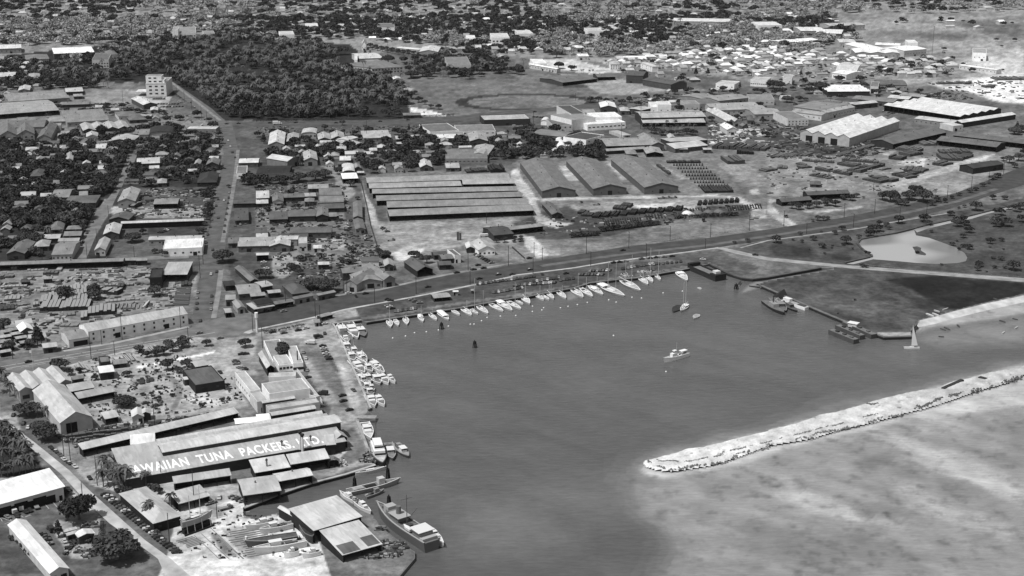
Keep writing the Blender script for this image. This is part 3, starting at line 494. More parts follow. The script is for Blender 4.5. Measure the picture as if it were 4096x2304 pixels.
bi = world('c3 1500,350 1530,330 1700,290 1850,245 2200,160 2576,80 o 4500,1110'); bo = [(x * k_, y * k_) for (x, y), k_ in zip(bi, (.993, .988, .986, .986, .986, .986, .986))]
bm_ = MB(); N_ = len(bi); bm_.add([(x, y, .04) for x, y in bi] + [((a + c) / 2, (b + d) / 2, -.9) for (a, b), (c, d) in zip(bi, bo)] + [(x, y, WL - .3) for x, y in bo], [(i, i + 1, N_ + i + 1, N_ + i) for i in range(N_ - 1)] + [(N_ + i, N_ + i + 1, 2 * N_ + i + 1, 2 * N_ + i) for i in range(N_ - 1)])
tag(bm_.build('beach', mat('dirt', 190)), kind='structure')
# ---------------------------------------------------------------- buildings
def roof_profile(k, D, h, rise, n=1):
    """roof line as [(t, z)] across the span D"""
    if k == 'g':
        P = []
        for i in range(n):
            a = D * i / n; b = D * (i + 1) / n
            P += [(a, h), ((a + b) / 2, h + rise)]
        return P + [(D, h)]
    if k == 'q': return [(D * (1 - math.cos(math.pi * i / 8)) / 2, h + rise * math.sin(math.pi * i / 8)) for i in range(9)]
    if k == 'u': return [(0, h), (D, h + rise)]
    if k == 'd': return [(0, h), (D, h - rise)]
def make_building(nm, typ, loc, ang, W, D, h, rise, rt, wt_, lab=None, cat=None, front='', win=None, door=None, over=.5, grp=None, vents=0, thick=.22, lwin=None, mon=None):
    root = empty(nm, (loc[0], loc[1], 0), ang, lab, cat, grp)
    RM = mat('roof', rt); WM = mat('wall', wt_); DK = mat('plain', 34)
    n = int(typ[2:]) if len(typ) > 2 else 1
    k, ax = typ[0], typ[1] if len(typ) > 1 else 'x'
    o = min(over, W * .15, D * .15)
    parts = []
    if k in 'gqud':
        span, run = (D, W) if ax == 'x' else (W, D)
        P = roof_profile(k, span, h, rise, n)
        mb = MB(); up = P + [(t, z - thick) for t, z in P[::-1]]
        mb.extr(up, 0, run, ax); roof = mb.build('roof', RM, root)
        zin = lambda t: next(z0 + (z1 - z0) * (t - t0) / ((t1 - t0) or 1) for (t0, z0), (t1, z1) in zip(P, P[1:]) if t0 - 1e-6 <= t <= t1 + 1e-6)
        Q = [(t, z - thick) for t, z in P if o < t < span - o]
        Q = [(o, zin(o) - thick)] + Q + [(span - o, zin(span - o) - thick)]
        if front:       # open side(s): back and side walls only, posts along the front
            mb = MB(); zb = min(h, h + (rise if k == 'u' else -rise if k == 'd' else 0)); zt = zin(span - o) - thick if ax == 'x' else h - thick
            mb.box(o, W - o, D - o - .25, D - o, 0, zt)
            for x in (o, W - o - .25):
                if ax == 'x': mb.extr([(t, z) for t, z in Q if t <= D - o - .25] + [(D - o - .25, zin(D - o - .25) - thick), (D - o - .25, 0), (o, 0)], x, x + .25, 'x')
                else: mb.box(x, x + .25, o, D - o - .25, 0, h - thick)
            mb.build('wall', WM, root)
            npst = max(2, int(W / 7)) if front == 'open' else max(2, int(W / 12)); po = None
            for i in range(1, npst):
                if po is None: po = MB().box(-.15, .15, 0, .3, 0, (zin(o) - thick) if ax == 'x' else h - thick + .02).build('post', WM, root); q_ = po
                else: q_ = po.copy(); COL.objects.link(q_)
                q_.location = (o + (W - 2 * o) * i / npst, o + .05, 0)
        else:
            MB().extr(Q + [(span - o, 0), (o, 0)], o, run - o, ax).build('wall', WM, root)
        fy = o
    elif k == 'h':
        m = min(W, D) / 2; z1 = h + rise
        if W >= D: r0, r1 = (m, D / 2), (W - m, D / 2)
        else: r0, r1 = (W / 2, m), (W / 2, D - m)
        mb = MB(); v = [(0, 0, h), (W, 0, h), (W, D, h), (0, D, h), (r0[0], r0[1], z1), (r1[0] + .01, r1[1] + .01, z1), (0, 0, h - .15), (W, 0, h - .15), (W, D, h - .15), (0, D, h - .15)]
        f = [(0, 1, 5, 4), (2, 3, 4, 5), (1, 2, 5), (3, 0, 4)] if W >= D else [(0, 1, 4), (2, 3, 5), (1, 2, 5, 4), (3, 0, 4, 5)]
        f += [(0, 1, 7, 6), (1, 2, 8, 7), (2, 3, 9, 8), (3, 0, 6, 9), (6, 7, 8, 9)]
        roof = mb.add(v, f).build('roof', RM, root); MB().box(o, W - o, o, D - o, 0, h - .14).build('wall', WM, root); fy = o
    else:               # flat roof behind a parapet
        ph = .7; mb = MB()
        roof = MB().box(.3, W - .3, .3, D - .3, h - .3, h - .05).build('roof', RM, root)
        mb.box(0, W, 0, .3, 0, h + ph * .6).box(0, W, D - .3, D, 0, h + ph * .6).box(0, .3, .3, D - .3, 0, h + ph * .6).box(W - .3, W, .3, D - .3, 0, h + ph * .6).build('wall', WM, root); fy = 0
    if win:
        nn, rows = win[0], win[1]; ww = win[2] if len(win) > 2 else 1.6; wh = win[3] if len(win) > 3 else 1.3
        for r in rows:
            for i in range(nn):
                x = W * (i + .5) / nn; MB().box(x - ww / 2, x + ww / 2, fy - .07, fy + .05, r, r + wh).build('window', mat('glass', 52), root)
    if lwin:
        nn, rows, ww, wh = lwin
        for r in rows:
            for i in range(nn):
                y = D * (i + .5) / nn; MB().box(fy - .07, fy + .05, y - ww / 2, y + ww / 2, r, r + wh).build('window', mat('glass', 60), root)
    for dd in (door or []):
        x = W * dd[0]; d_ = MB().box(x - dd[1] / 2, x + dd[1] / 2, fy - .1, fy + .05, 0, dd[2]).build('door', DK, root)
    for i in range(vents):
        t = (i + .5) / vents; r2 = random.Random(int(W * 31 + i * 7)); x = W * (t if W > D else r2.uniform(.25, .75)); y = D * (t if W <= D else r2.uniform(.3, .7))
        zz = h + (rise * (1 - abs(2 * ((y / D) if ax == 'x' else (x / W)) - 1)) if k in 'g' else 0)
        MB().cyl((x, y, zz - .1), (x, y, zz + .9), .35, .35, 6).cyl((x, y, zz + .9), (x, y, zz + 1.2), .55, .1, 6).build('vent', mat('plain', 96), roof)
    if mon:             # raised ridge monitor
        MB().box(W * .04, W * .96, D / 2 - mon / 2, D / 2 + mon / 2, h + rise * .7, h + rise + .9).build('ridge_monitor', RM, roof)
    c, s_ = math.cos(ang), math.sin(ang); T_ = lambda x, y: (loc[0] + x * c - y * s_, loc[1] + x * s_ + y * c)
    mark([T_(-1, -1), T_(W + 1, -1), T_(W + 1, D + 1), T_(-1, D + 1)], [occ, occb])
    return root, T_
def dims(t, A, B, C, h, snap=None, hc=None):
    a, b, c = G(t, *A, h), G(t, *B, h), G(t, *C, h if hc is None else hc)
    ang = math.atan2(b[1] - a[1], b[0] - a[0])
    if snap is None:
        LA = math.hypot(b[0] - a[0], b[1] - a[1]); LC = math.hypot(c[0] - a[0], c[1] - a[1]); ac = math.atan2(c[1] - a[1], c[0] - a[0]) - math.pi / 2; d_ = (ac - ang + math.pi) % (2 * math.pi) - math.pi
        if LC > LA * .8 and abs(d_) < .6: ang += d_ * LC / (LA + LC)
    if snap is not None: ang = snap
    W = abs((b[0] - a[0]) * math.cos(ang) + (b[1] - a[1]) * math.sin(ang)); D = -(c[0] - a[0]) * math.sin(ang) + (c[1] - a[1]) * math.cos(ang)
    return a, ang, W, max(3.0, D)
def bl(t, typ, A, B, C, h, rise, rt, wt_, lab, name='warehouse', cat=None, snap=None, land=True, **kw):
    a, ang, W, D = dims(t, A, B, C, h, snap, h + rise if typ[0] == 'u' else h - rise if typ[0] == 'd' else None)
    if len(lab.split()) < 4: lab += ' in the town'
    kw.setdefault('vents', 0 if min(W, D) < 9 else min(4, int(max(W, D) / 14)) if typ[0] in 'g' else 0)
    if not kw.get('front') and not kw.get('win') and not kw.get('door') and typ[0] != 'q':
        r2 = random.Random(int(A[0] + A[1] * 3))
        if W > 7: kw['win'] = (max(2, int(W / 6)), [max(.9, h * .4)], 1.5, 1.1)
        kw['door'] = [(r2.choice([.3, .5, .7]), min(3.4, W * .3), min(h - .6, 2.9))]
    r, T_ = make_building(name, typ, a, ang, W, D, h, rise, rt, wt_, lab, cat or name.replace('_', ' '), **kw)
    if land:
        cx, cy = T_(W / 2, D / 2); p = W2P(cx, cy); LAND.append((p[0], p[1], lab))
    return r, T_, W, D, ang
S = 'storehouse'; H_ = 'house'; F_ = 'factory_building'; O_ = 'office_building'; SH = 'shed'
C_ = CITY
B_ = [
 # far left strip (tile a0)
 ('a0','gx',(-250,1018),(590,950),(-290,905),6,3,152,70,'long pale freight shed at left edge',S,dict(front='open')),
 ('a0','gx3',(85,872),(700,828),(45,795),6,2,146,110,'three-ridged grey freight shed',S,dict(door=[(.75,5,3)])),
 ('a0','gx',(660,775),(838,768),(642,735),5,1.5,185,60,'small bright shed before the dark grove',SH,{}),
 ('a0','gx',(740,820),(835,815),(735,795),4,1,150,80,'low grey shed beside the freight shed',SH,{}),
 ('a0','gx',(600,905),(900,895),(590,875),4,1,120,60,'low dark-walled lean-to shed',SH,{}),
 ('a0','gy',(1440,905),(1572,885),(1372,835),6,2.5,200,85,'white gabled hangar before the tower block',S,{}),
 ('a0','gx2',(672,1082),(1085,1035),(720,960),6,3,138,120,'wide grey factory with broken roof',F_,{}),
 ('a0','qx',(480,1075),(660,1070),(500,1030),4,2,140,110,'grey barrel-roofed shed by the factory',SH,{}),
 ('a0','qx',(190,1075),(300,1060),(210,1035),4,2,130,110,'small barrel-roofed shed left of factory',SH,{}),
 ('a0','gy2',(-10,1215),(350,1205),(-60,1105),9,5,112,128,'twin-gabled church hall at left edge','church_hall',dict(cat='hall',win=(6,[2,5],2,1.6))),
 ('a0','gx',(60,1135),(440,1130),(90,1080),10,5,115,110,'tall cross-roofed hall behind the gables','church_hall',dict(cat='hall')),
 ('a0','gy',(370,1240),(515,1235),(440,1105),7,4,110,120,'gabled hall wing with dark doorway','church_hall',dict(cat='hall',door=[(.5,5,4)])),
 ('a0','fl',(455,1120),(612,1115),(450,1095),6,0,150,130,'flat annex behind the gabled hall',SH,{}),
 ('a0','gy4',(835,1165),(1300,1122),(880,1095),6,2.5,172,75,'white sawtooth workshop with four gables',F_,{}),
 ('a0','gy',(868,1228),(992,1218),(885,1188),5,2.5,175,150,'pale gabled house with porch',H_,{}),
 ('a0','gx',(950,1345),(1060,1345),(958,1295),5,1.2,188,120,'square white-roofed house in trees',H_,{}),
 ('a0','gy',(1080,1270),(1330,1272),(1150,1215),5,2.5,165,90,'grey gabled workshop with white end',SH,{}),
 ('a0','qy',(1500,1200),(1745,1190),(1520,1140),8,3,62,110,'dark barrel-roofed picture theatre','theatre',dict(win=(4,[2.5],1.5,1.2))),
 ('a0','fl',(1535,1245),(1730,1235),(1540,1185),6,0,122,125,'stepped front block of the theatre','theatre',{}),
 ('a0','gx',(1390,1205),(1500,1200),(1430,1145),6,2,125,115,'side wing of the theatre',SH,{}),
 ('a0','fl',(1868,1148),(2172,1150),(1875,1118),5,0,178,100,'flat pale shop at the avenue corner','shop',dict(front='')),
 ('a0','hx',(1190,1022),(1375,1005),(1180,975),5,2,120,170,'white-walled hipped house',H_,{}),
 ('a0','hx',(1300,1060),(1470,1040),(1310,1000),4,2.5,105,80,'dark hipped house by the lane',H_,{}),
 ('a0','gx',(1400,1020),(1520,1022),(1390,1000),4,1,165,80,'narrow pale shed beside hipped house',SH,{}),
 ('a0','gy',(1510,960),(1590,958),(1508,930),4,1.2,185,100,'little white hut beside the junkyard',SH,{}),
 ('a0','gy',(180,760),(300,755),(200,715),5,2,185,100,'little white gabled house at left',H_,{}),
 ('a0','hx',(290,635),(405,628),(300,590),7,2,170,155,'pale two-storey villa before the grove',H_,dict(win=(3,[1.5,4.5],1.5,1.2))),
 ('a0','gx',(-60,625),(150,620),(-60,580),7,2,185,115,'white-roofed villa at the left edge',H_,{}),
 ('a0','hx',(180,650),(290,645),(185,620),4,1.5,130,90,'dark low bungalow before the grove',H_,{}),
 ('a0','gx',(-140,345),(215,330),(-120,305),8,1.5,225,120,'bright long shed at far left edge',S,{}),
 ('a0','gx4',(540,390),(950,375),(500,335),9,1.5,228,80,'wide bright sawtooth factory far left',F_,{}),
 ('a0','fl',(925,455),(1090,455),(930,385),12,0,110,165,'three-storey school block in the trees','school',dict(win=(6,[2,6],2.2,1.6))),
 ('a0','hx',(1090,400),(1190,395),(1050,365),12,3,120,165,'hipped end of the school block','school',dict(win=(4,[2,6],2.2,1.6))),
 ('a0','hx',(265,450),(500,445),(200,405),7,3,128,140,'broad hipped school hall far left','school',{}),
 ('a0','fl',(1735,185),(1970,180),(1740,125),14,0,150,205,'white turreted mansion far left','mansion',dict(win=(8,[3,8],2.5,2))),
 ('a0','fl',(1735,150),(1790,150),(1740,118),22,0,150,205,'left tower of the white mansion','mansion',{}),
 ('a0','fl',(2050,190),(2160,185),(2050,160),12,0,140,165,'second pale mansion in the trees','mansion',{}),
 # far middle (a1)
 ('a1','fl',(500,115),(625,112),(500,85),10,0,205,200,'far white flat-roofed house',O_,{}),
 ('a1','fl',(240,200),(385,195),(240,165),12,0,195,205,'far white block with dark opening',O_,{}),
 ('a1','gy',(1060,300),(1110,300),(1065,270),9,6,190,195,'small white chapel with steep gable','chapel',{}),
 ('a1','fl',(1225,130),(1395,128),(1225,85),10,0,120,215,'far grey-roofed block with white wall',O_,{}),
 ('a1','hx',(850,500),(1180,535),(700,455),9,2,118,160,'long hipped school wing in the grove','school',dict(win=(12,[2,5.5],2,1.5))),
 ('a1','hx',(1165,540),(1435,505),(1080,470),9,2,128,165,'school wing with two rows of windows','school',dict(win=(10,[1.5,5.5],2.5,2))),
 ('a1','hx',(1140,480),(1270,470),(1120,450),8,1.5,135,100,'rear hipped wing of the school','school',{}),
 ('a1','fl',(988,455),(1020,455),(988,395),12,0,205,210,'narrow white stair tower of the school','school',{}),
 ('a1','gx',(1040,440),(1270,425),(1000,385),8,2,195,150,'bright gabled hall behind the school','hall',{}),
 ('a1','gy',(1375,650),(1460,645),(1390,625),5,2,205,70,'small bright hut at the grove edge',SH,{}),
 ('a1','gy',(1640,370),(1830,375),(1640,320),9,3,205,120,'bright gabled hall behind dark trees','hall',{}),
 ('a1','gx',(1410,330),(1640,350),(1410,312),6,1,212,150,'long low white wing far middle','hall',{}),
 ('a1','fl',(1930,510),(2170,515),(1840,425),11,0,125,150,'grey windowless auditorium block','auditorium',{}),
 ('a1','fl',(2120,240),(2210,238),(2120,205),10,0,215,215,'far white cube house',O_,{}),
 ('a1','fl',(2375,230),(2550,225),(2380,185),12,0,195,220,'far white office with dark windows',O_,dict(win=(5,[5],3,2.5))),
 ('a1','gx',(1480,1010),(1660,1005),(1480,985),4,1,122,75,'long low shed behind the hedge',SH,{}),
 # across the cross street (a1 lower)
 ('a1','gy',(120,1305),(285,1305),(120,1185),6,3.5,200,105,'tall pale gabled warehouse by the avenue',S,dict(win=(3,[2.5],1.6,1.2))),
 ('a1','gy',(305,1275),(425,1275),(305,1195),4,2,158,75,'grey gabled shed right of pale warehouse',S,{}),
 ('a1','qy',(453,1200),(610,1200),(455,1155),6,2.5,175,130,'barrel-roofed garage with stepped front','garage',dict(win=(4,[3],2,1.6))),
 ('a1','gy',(625,1255),(755,1250),(620,1195),5,2.5,165,75,'left half of twin gabled workshops',F_,{}),
 ('a1','gy',(757,1245),(895,1240),(752,1185),5,3,175,75,'right half of twin gabled workshops',F_,{}),
 ('a1','gx',(640,1285),(760,1283),(640,1262),4,1,180,90,'narrow white shed below twin workshops',SH,{}),
 ('a1','hx',(635,1315),(725,1312),(640,1290),4,2,115,100,'small hipped cottage by workshops',H_,{}),
 ('a1','gy',(785,1295),(880,1290),(790,1268),4,2,180,110,'little pale cottage by workshops',H_,{}),
 ('a1','gx',(925,1260),(1030,1230),(925,1215),6,1,190,170,'white tall-walled shed by the lane',S,dict(win=(2,[3],1,1))),
 ('a1','gx',(940,1315),(1080,1290),(960,1230),4,1.5,168,160,'grey shed with window strip',S,dict(win=(6,[1.8],1.8,1))),
 ('a1','gx2',(1080,1240),(1360,1225),(1070,1165),5,2,160,110,'wide pale double-roofed workshop',F_,{}),
 ('a1','gx',(810,1355),(910,1352),(812,1320),4,1.5,165,80,'square grey cottage roof',H_,{}),
 ('a1','gx',(1140,1365),(1220,1362),(1140,1335),4,1,175,90,'small white shed among dark trees',SH,{}),
 ('a1','gx',(1405,1250),(1530,1245),(1405,1215),4,1.5,165,80,'grey cottage below the tyre yard',H_,{}),
 ('a1','gx',(1560,1230),(1650,1228),(1560,1205),4,1,165,80,'small pale cottage roof',H_,{}),
 ('a1','fl',(1755,1180),(2015,1145),(1740,1100),7,0,105,190,'large dark flat roof with white walls',S,{}),
 ('a1','fl',(1800,1200),(2090,1195),(1800,1140),5,0,112,195,'low white-walled block with round windows',S,dict(win=(3,[2],1.2,1.2))),
 ('a1','fl',(2020,1175),(2410,1165),(2010,1110),6,0,125,165,'long flat shop with clerestory windows','shop',dict(win=(7,[3.5],2.5,1))),
 ('a1','gy',(2150,1270),(2335,1265),(2140,1190),5,3,158,75,'grey gabled shed with dark end',S,{}),
 ('a1','gx',(1820,1240),(2020,1235),(1825,1200),5,1,215,75,'bright low shed roof below shops',SH,{}),
 ('a1','gx',(1555,1000),(1560,1000),(1555,990),3,1,120,90,'tiny gate hut by the hedge',SH,dict(win=(1,[1]))),
 ('a1','fl',(1905,1449),(2330,1449),(1890,1350),5,0,118,110,'long flat dark workshop with clerestory',F_,dict(win=(10,[2],2,.8))),
 ('a1','gy',(2140,1400),(2340,1400),(2240,1310),4,2,165,110,'bright hipped cottage right of workshop',H_,{}),
 # a2
 ('a2','fl',(-280,1060),(185,1045),(-270,1010),7,0,185,60,'long white-roofed open market shed','market_hall',dict(cat='shed')),
 ('a2','fl',(390,1010),(600,1060),(388,925),12,0,140,215,'white windowless cold store left part',F_,dict(win=(1,[2]))),
 ('a2','fl',(595,1000),(730,990),(470,915),13,0,82,170,'tall white dairy block with dark roof',F_,dict(win=(3,[8.5],4,1.6))),
 ('a2','fl',(725,985),(840,980),(722,950),7,0,150,130,'low wing behind the white dairy',O_,dict(win=(6,[2.5],1.5,1.2))),
 ('a2','fl',(760,1105),(1120,1070),(640,1030),7,0,225,200,'long white office with window strip',O_,dict(win=(9,[3],3,1.2))),
 ('a2','fl',(820,1035),(1090,1015),(810,985),10,0,235,215,'raised white roof of the long office',O_,{}),
 ('a2','fl',(415,1115),(605,1105),(370,1050),7,0,105,150,'grey block with four white windows',O_,dict(win=(4,[4],1.6,1.6))),
 ('a2','qy',(540,1230),(640,1195),(415,1130),5,3,118,95,'big grey barrel-roofed workshop',F_,{}),
 ('a2','qy',(285,1075),(350,1080),(290,1045),4,2.5,220,205,'white half-round hut by dairy','hut',{}),
 ('a2','qy',(455,1345),(545,1350),(405,1265),2,4,225,120,'white half-round hut among trees','hut',{}),
 ('a2','fl',(745,1260),(930,1210),(740,1170),9,0,78,200,'white two-storey block with dark roof',O_,dict(win=(3,[2.5,6],2.4,1.2))),
 ('a2','fl',(1120,1215),(1220,1215),(940,1170),3,0,170,150,'low pale yard building',SH,{}),
 ('a2','gy',(890,930),(1050,925),(900,880),6,2.5,215,75,'bright gabled house by the track',H_,{}),
 ('a2','hx',(1090,965),(1185,960),(1100,930),5,2,165,95,'grey hipped house by the white office',H_,{}),
 ('a2','gx',(1300,960),(1410,935),(1290,915),6,1,175,60,'grey flat shed left of white villa',SH,{}),
 ('a2','fl',(1400,930),(1605,925),(1400,875),8,0,215,215,'bright white villa with tower',O_,dict(win=(4,[3],1.5,1.2))),
 ('a2','fl',(1470,905),(1600,900),(1475,870),12,0,205,220,'upper storey of bright white villa',O_,{}),
 ('a2','gx',(1305,1035),(1955,1022),(1310,970),9,2.5,172,60,'long grey twin-tier warehouse upper roof',S,dict(mon=3)),
 ('a2','ux',(1315,1085),(1950,1080),(1318,1045),5,2,182,55,'lower lean-to of the long grey warehouse',S,dict(front='open')),
 ('a2','gy2',(2175,1075),(2290,1065),(1975,955),6,3,190,120,'twin-ridged white workshop with monitor',F_,{}),
 ('a2','gy',(2165,1155),(2275,1150),(2095,1105),6,3,222,155,'bright white gabled shed by pipe yard',S,{}),
 ('a2','gx',(950,1320),(1370,1290),(945,1240),7,2.5,150,55,'long two-tier factory roof by trees',F_,dict(front='open')),
 ('a2','ux',(950,1370),(1350,1345),(950,1345),4,1.5,155,60,'lower tier of the two-tier factory',F_,{}),
 ('a2','gy',(1400,1310),(1530,1300),(1280,1210),7,3,150,95,'grey gabled wing of two-tier factory',F_,{}),
 ('a2','gy',(1350,1395),(1525,1395),(1300,1325),4,2,148,80,'low hipped wing of two-tier factory',F_,dict(front='open')),
 ('a2','fl',(1100,1270),(1290,1265),(1100,1235),8,0,120,125,'small penthouse behind two-tier factory',O_,{}),
 ('a2','dx',(1595,1275),(1975,1255),(1590,1235),7,2,165,75,'upper white roof of stepped storehouse',S,{}),
 ('a2','ux',(1640,1345),(1975,1310),(1625,1285),5,2.5,185,90,'lower white roof of stepped storehouse',S,{}),
 ('a2','gy',(1575,1240),(1645,1235),(1580,1205),5,2,170,140,'small gabled hut by stepped storehouse',SH,{}),
 ('a2','gx',(1680,1350),(1770,1348),(1680,1325),4,1,155,80,'little grey shed below stepped storehouse',SH,{}),
 ('a2','gx',(1925,1355),(2010,1352),(1925,1335),4,1,175,80,'little white shed by stack yard',SH,{}),
 ('a2','hx',(1150,1400),(1260,1395),(1150,1360),4,2,140,90,'small hipped cottage beside dark trees',H_,{}),
 ('a2','fl',(1740,900),(1880,890),(1740,860),9,0,140,150,'grey block with chimneys',O_,{}),
 ('a2','fl',(1880,900),(2080,880),(1800,850),7,0,115,120,'walled dark-roofed brewery block',O_,{}),
 ('a2','gx',(1920,845),(2060,815),(1800,790),6,1.5,145,110,'grey gabled shed behind brewery',S,{}),
 ('a2','gx',(2080,865),(2400,830),(1930,820),6,1.5,148,110,'long grey warehouse behind brewery',S,{}),
 ('a2','gx2',(2060,960),(2560,940),(2000,890),6,2,165,140,'wide pale warehouse by hillside road',S,{}),
 ('a2','gx',(2440,1000),(2700,980),(2400,940),6,2,150,120,'grey warehouse above the lumber yard',S,{}),
 ('a2','fl',(2390,850),(2640,850),(2380,800),7,0,130,150,'blank grey block at right middle',O_,{}),
 ('a2','hx',(2370,1060),(2440,1065),(2330,1010),5,2,95,90,'dark hipped house by the yard',H_,{}),
 ('a2','gx',(1310,650),(1600,700),(1150,575),8,3,92,85,'large dark-roofed gymnasium wing','gymnasium',dict(win=(8,[2],1.5,1.2))),
 ('a2','gx',(1145,605),(1310,620),(1150,560),11,3,88,80,'tall dark gymnasium hall','gymnasium',{}),
 ('a2','gx',(510,680),(860,640),(490,610),5,2,110,70,'low dark school shed by the field','school',dict(front='open')),
 ('a2','gx',(860,625),(1035,615),(850,590),5,2,105,70,'low dark school building by field','school',dict(front='open')),
 ('a2','gx',(480,605),(720,630),(480,592),5,1.5,130,80,'low grey school corridor roof','school',dict(front='open')),
 ('a2','gx',(165,495),(450,545),(160,482),6,1,238,160,'bright white school roof','school',{}),
 ('a2','fl',(225,490),(350,485),(200,445),8,0,220,215,'bright white school office',O_,dict(win=(6,[2.5],1,1.5))),
 ('a2','fl',(70,190),(210,182),(75,155),10,0,190,215,'far white house with dark windows',O_,dict(win=(5,[4],1.5,1.5))),
 ('a2','fl',(765,165),(910,158),(770,130),12,0,190,210,'far white columned mansion','mansion',{}),
 ('a2','hx',(330,335),(500,330),(330,310),8,5,90,70,'far dark curved-roof temple','temple',{}),
 ('a2','hx',(620,330),(725,325),(620,310),7,2,225,150,'far bright hipped roof',H_,{}),
 ('a2','gx',(665,415),(770,410),(665,390),6,2,225,150,'bright gabled roof past school field',H_,{}),
 ('a2','gx',(1620,60),(2200,70),(1615,30),10,3,220,130,'far long bright pavilion roof','hall',{}),
 ('a2','fl',(2480,105),(2700,95),(2480,70),10,0,220,200,'far white block at upper right',O_,{}),
 ('a2','hx',(990,495),(1085,492),(990,470),8,2,175,185,'white veranda house by the field',H_,dict(win=(4,[1.5,4.5],1.2,1.5))),
 ('a2','hx',(1290,480),(1410,520),(1290,455),8,2,190,210,'bright white two-storey villa',H_,dict(win=(3,[1.5,4.5],1.2,1.5))),
 ('a2','fl',(2050,690),(2240,700),(2120,660),7,0,190,200,'white service station right of field',O_,{}),
 ('a2','fl',(2400,650),(2560,665),(2400,620),9,0,175,190,'white office past the service station',O_,dict(win=(8,[3],2,1.2))),
 # a3
 ('a3','gy4',(320,1175),(800,1245),(800,1005),10,3.5,236,150,'bright white four-gabled lumber warehouse',S,dict(door=[(.19,8,7),(.44,8,7),(.69,8,7)],rot=1)),
 ('a3','gx5',(1165,905),(1900,1030),(1540,825),8,2,205,60,'very wide striped sawtooth warehouse',S,dict(front='open')),
 ('a3','gx',(1950,1085),(2500,1000),(1900,1060),6,2,200,60,'striped annex right of the sawtooth warehouse',S,{}),
 ('a3','gx',(1470,1040),(1860,1090),(1480,1005),6,1.5,190,110,'long white-eaved shed before the sawtooth',S,{}),
 ('a3','fl',(1865,1120),(1965,1110),(1870,1075),6,0,200,160,'pale end block of white-eaved shed',O_,{}),
 ('a3','gx',(1260,1300),(1800,1180),(1100,1245),6,3,108,55,'long dark-roofed pipe store',S,dict(front='open')),
 ('a3','gx',(1690,1260),(2300,1330),(1690,1205),6,2.5,108,50,'dark-roofed store with open bays',S,dict(front='open')),
 ('a3','gx',(1860,1210),(2700,1310),(1850,1165),6,2.5,106,50,'rear dark-roofed store at right',S,dict(front='open')),
 ('a3','gx',(765,290),(1060,360),(900,270),8,2,245,150,'far bright curved factory roof',F_,{}),
 ('a3','gx',(1075,300),(1330,310),(1080,275),8,2,240,140,'far bright factory rear roof',F_,{}),
 ('a3','gy3',(880,380),(1330,385),(900,340),8,2,244,120,'far bright sawtooth factory front',F_,{}),
 ('a3','gx',(165,285),(335,270),(160,245),7,2,235,120,'far white shed left of factory',S,{}),
 ('a3','gx',(340,268),(512,248),(340,235),7,2,240,120,'far white shed near curved factory',S,{}),
 ('a3','gx',(330,160),(560,150),(330,120),9,2,215,120,'far bright hall by dark trees','hall',{}),
 ('a3','gx2',(480,180),(740,190),(490,140),9,2,225,90,'far bright twin-roofed hall','hall',{}),
 ('a3','gx',(620,110),(980,100),(640,80),9,2,175,140,'far grey barrack with dormers','barracks',{}),
 ('a3','gx',(720,275),(880,270),(720,240),8,2,205,130,'far pale hall beside bright factory','hall',{}),
 ('a3','fl',(1410,280),(1505,278),(1410,252),10,0,220,200,'far white cube by the mast',O_,{}),
 ('a3','gx',(1370,360),(1600,340),(1390,305),10,2,240,150,'far bright hall right of factory','hall',{}),
 ('a3','fl',(2060,380),(2200,385),(2060,335),12,0,170,205,'far pale cube in the field',O_,{}),
 ('a3','gx',(1920,505),(2300,555),(1920,490),6,1,240,170,'far long white strip roof at right',S,{}),
 ('a3','qx',(680,560),(890,575),(690,495),9,3,205,215,'white dome-fronted theatre','theatre',dict(win=(3,[3],2,3))),
 ('a3','gx',(640,580),(790,600),(640,530),8,2,225,195,'white house beside domed theatre',H_,{}),
 ('a3','gx4',(600,770),(1000,750),(600,705),6,1.5,228,60,'wide bright sawtooth works by dark tree',F_,{}),
 ('a3','fl',(1030,720),(1110,725),(1030,670),9,0,120,165,'grey tower end of dark works',O_,dict(door=[(.3,4,6)])),
 ('a3','gx',(1110,700),(1400,700),(1100,650),7,1.5,105,120,'long dark works roof at right',F_,{}),
 ('a3','gx',(480,905),(700,925),(500,850),6,2,110,60,'dark hipped shed by long roofs',S,{}),
 ('a3','gx',(250,920),(570,965),(190,790),6,2,138,120,'long grey roof below dark trees',S,{}),
 ('a3','gx',(230,970),(540,1010),(240,935),7,2,150,160,'grey shed with white wall',S,{}),
 ('a3','fl',(200,1050),(400,1040),(70,975),8,0,120,165,'white courtyard office with windows',O_,dict(win=(6,[1.5,4.5],1.5,1.3))),
 ('a3','gx',(590,985),(880,925),(585,950),8,2,175,165,'white-walled factory by lumber warehouse',F_,{}),
 ('a3','gx',(850,905),(1110,880),(850,880),6,2,185,85,'long white-edged roof above lumber yard',S,{}),
 ('a3','gx',(840,840),(1260,880),(830,800),6,2,128,90,'grey gabled roof in roof cluster',S,{}),
 ('a3','gx',(1200,830),(1400,855),(1230,800),6,2,190,90,'white flat roof left of sawtooth',S,{}),
 ('a3','gx',(670,850),(860,880),(680,815),6,2,85,80,'dark roof in the roof cluster',S,{}),
 ('a3','gx',(1320,800),(1560,830),(1350,775),6,2,150,90,'pale roof behind the sawtooth',S,{}),
 ('a3','fl',(150,640),(240,645),(150,600),8,0,170,190,'white block beside dark palms',O_,{}),
 ('b3','gx',(400,455),(830,435),(400,420),5,2,88,45,'dark-roofed park bungalow right wing','pavilion',dict(front='open')),
 ('b3','gx',(140,525),(450,500),(140,490),4,2,92,45,'dark-roofed park bungalow left wing','pavilion',dict(front='open')),
 ('b3','gx',(2065,185),(2380,140),(2070,130),6,2,72,55,'dark barn beside the boulevard bend','barn',{}),
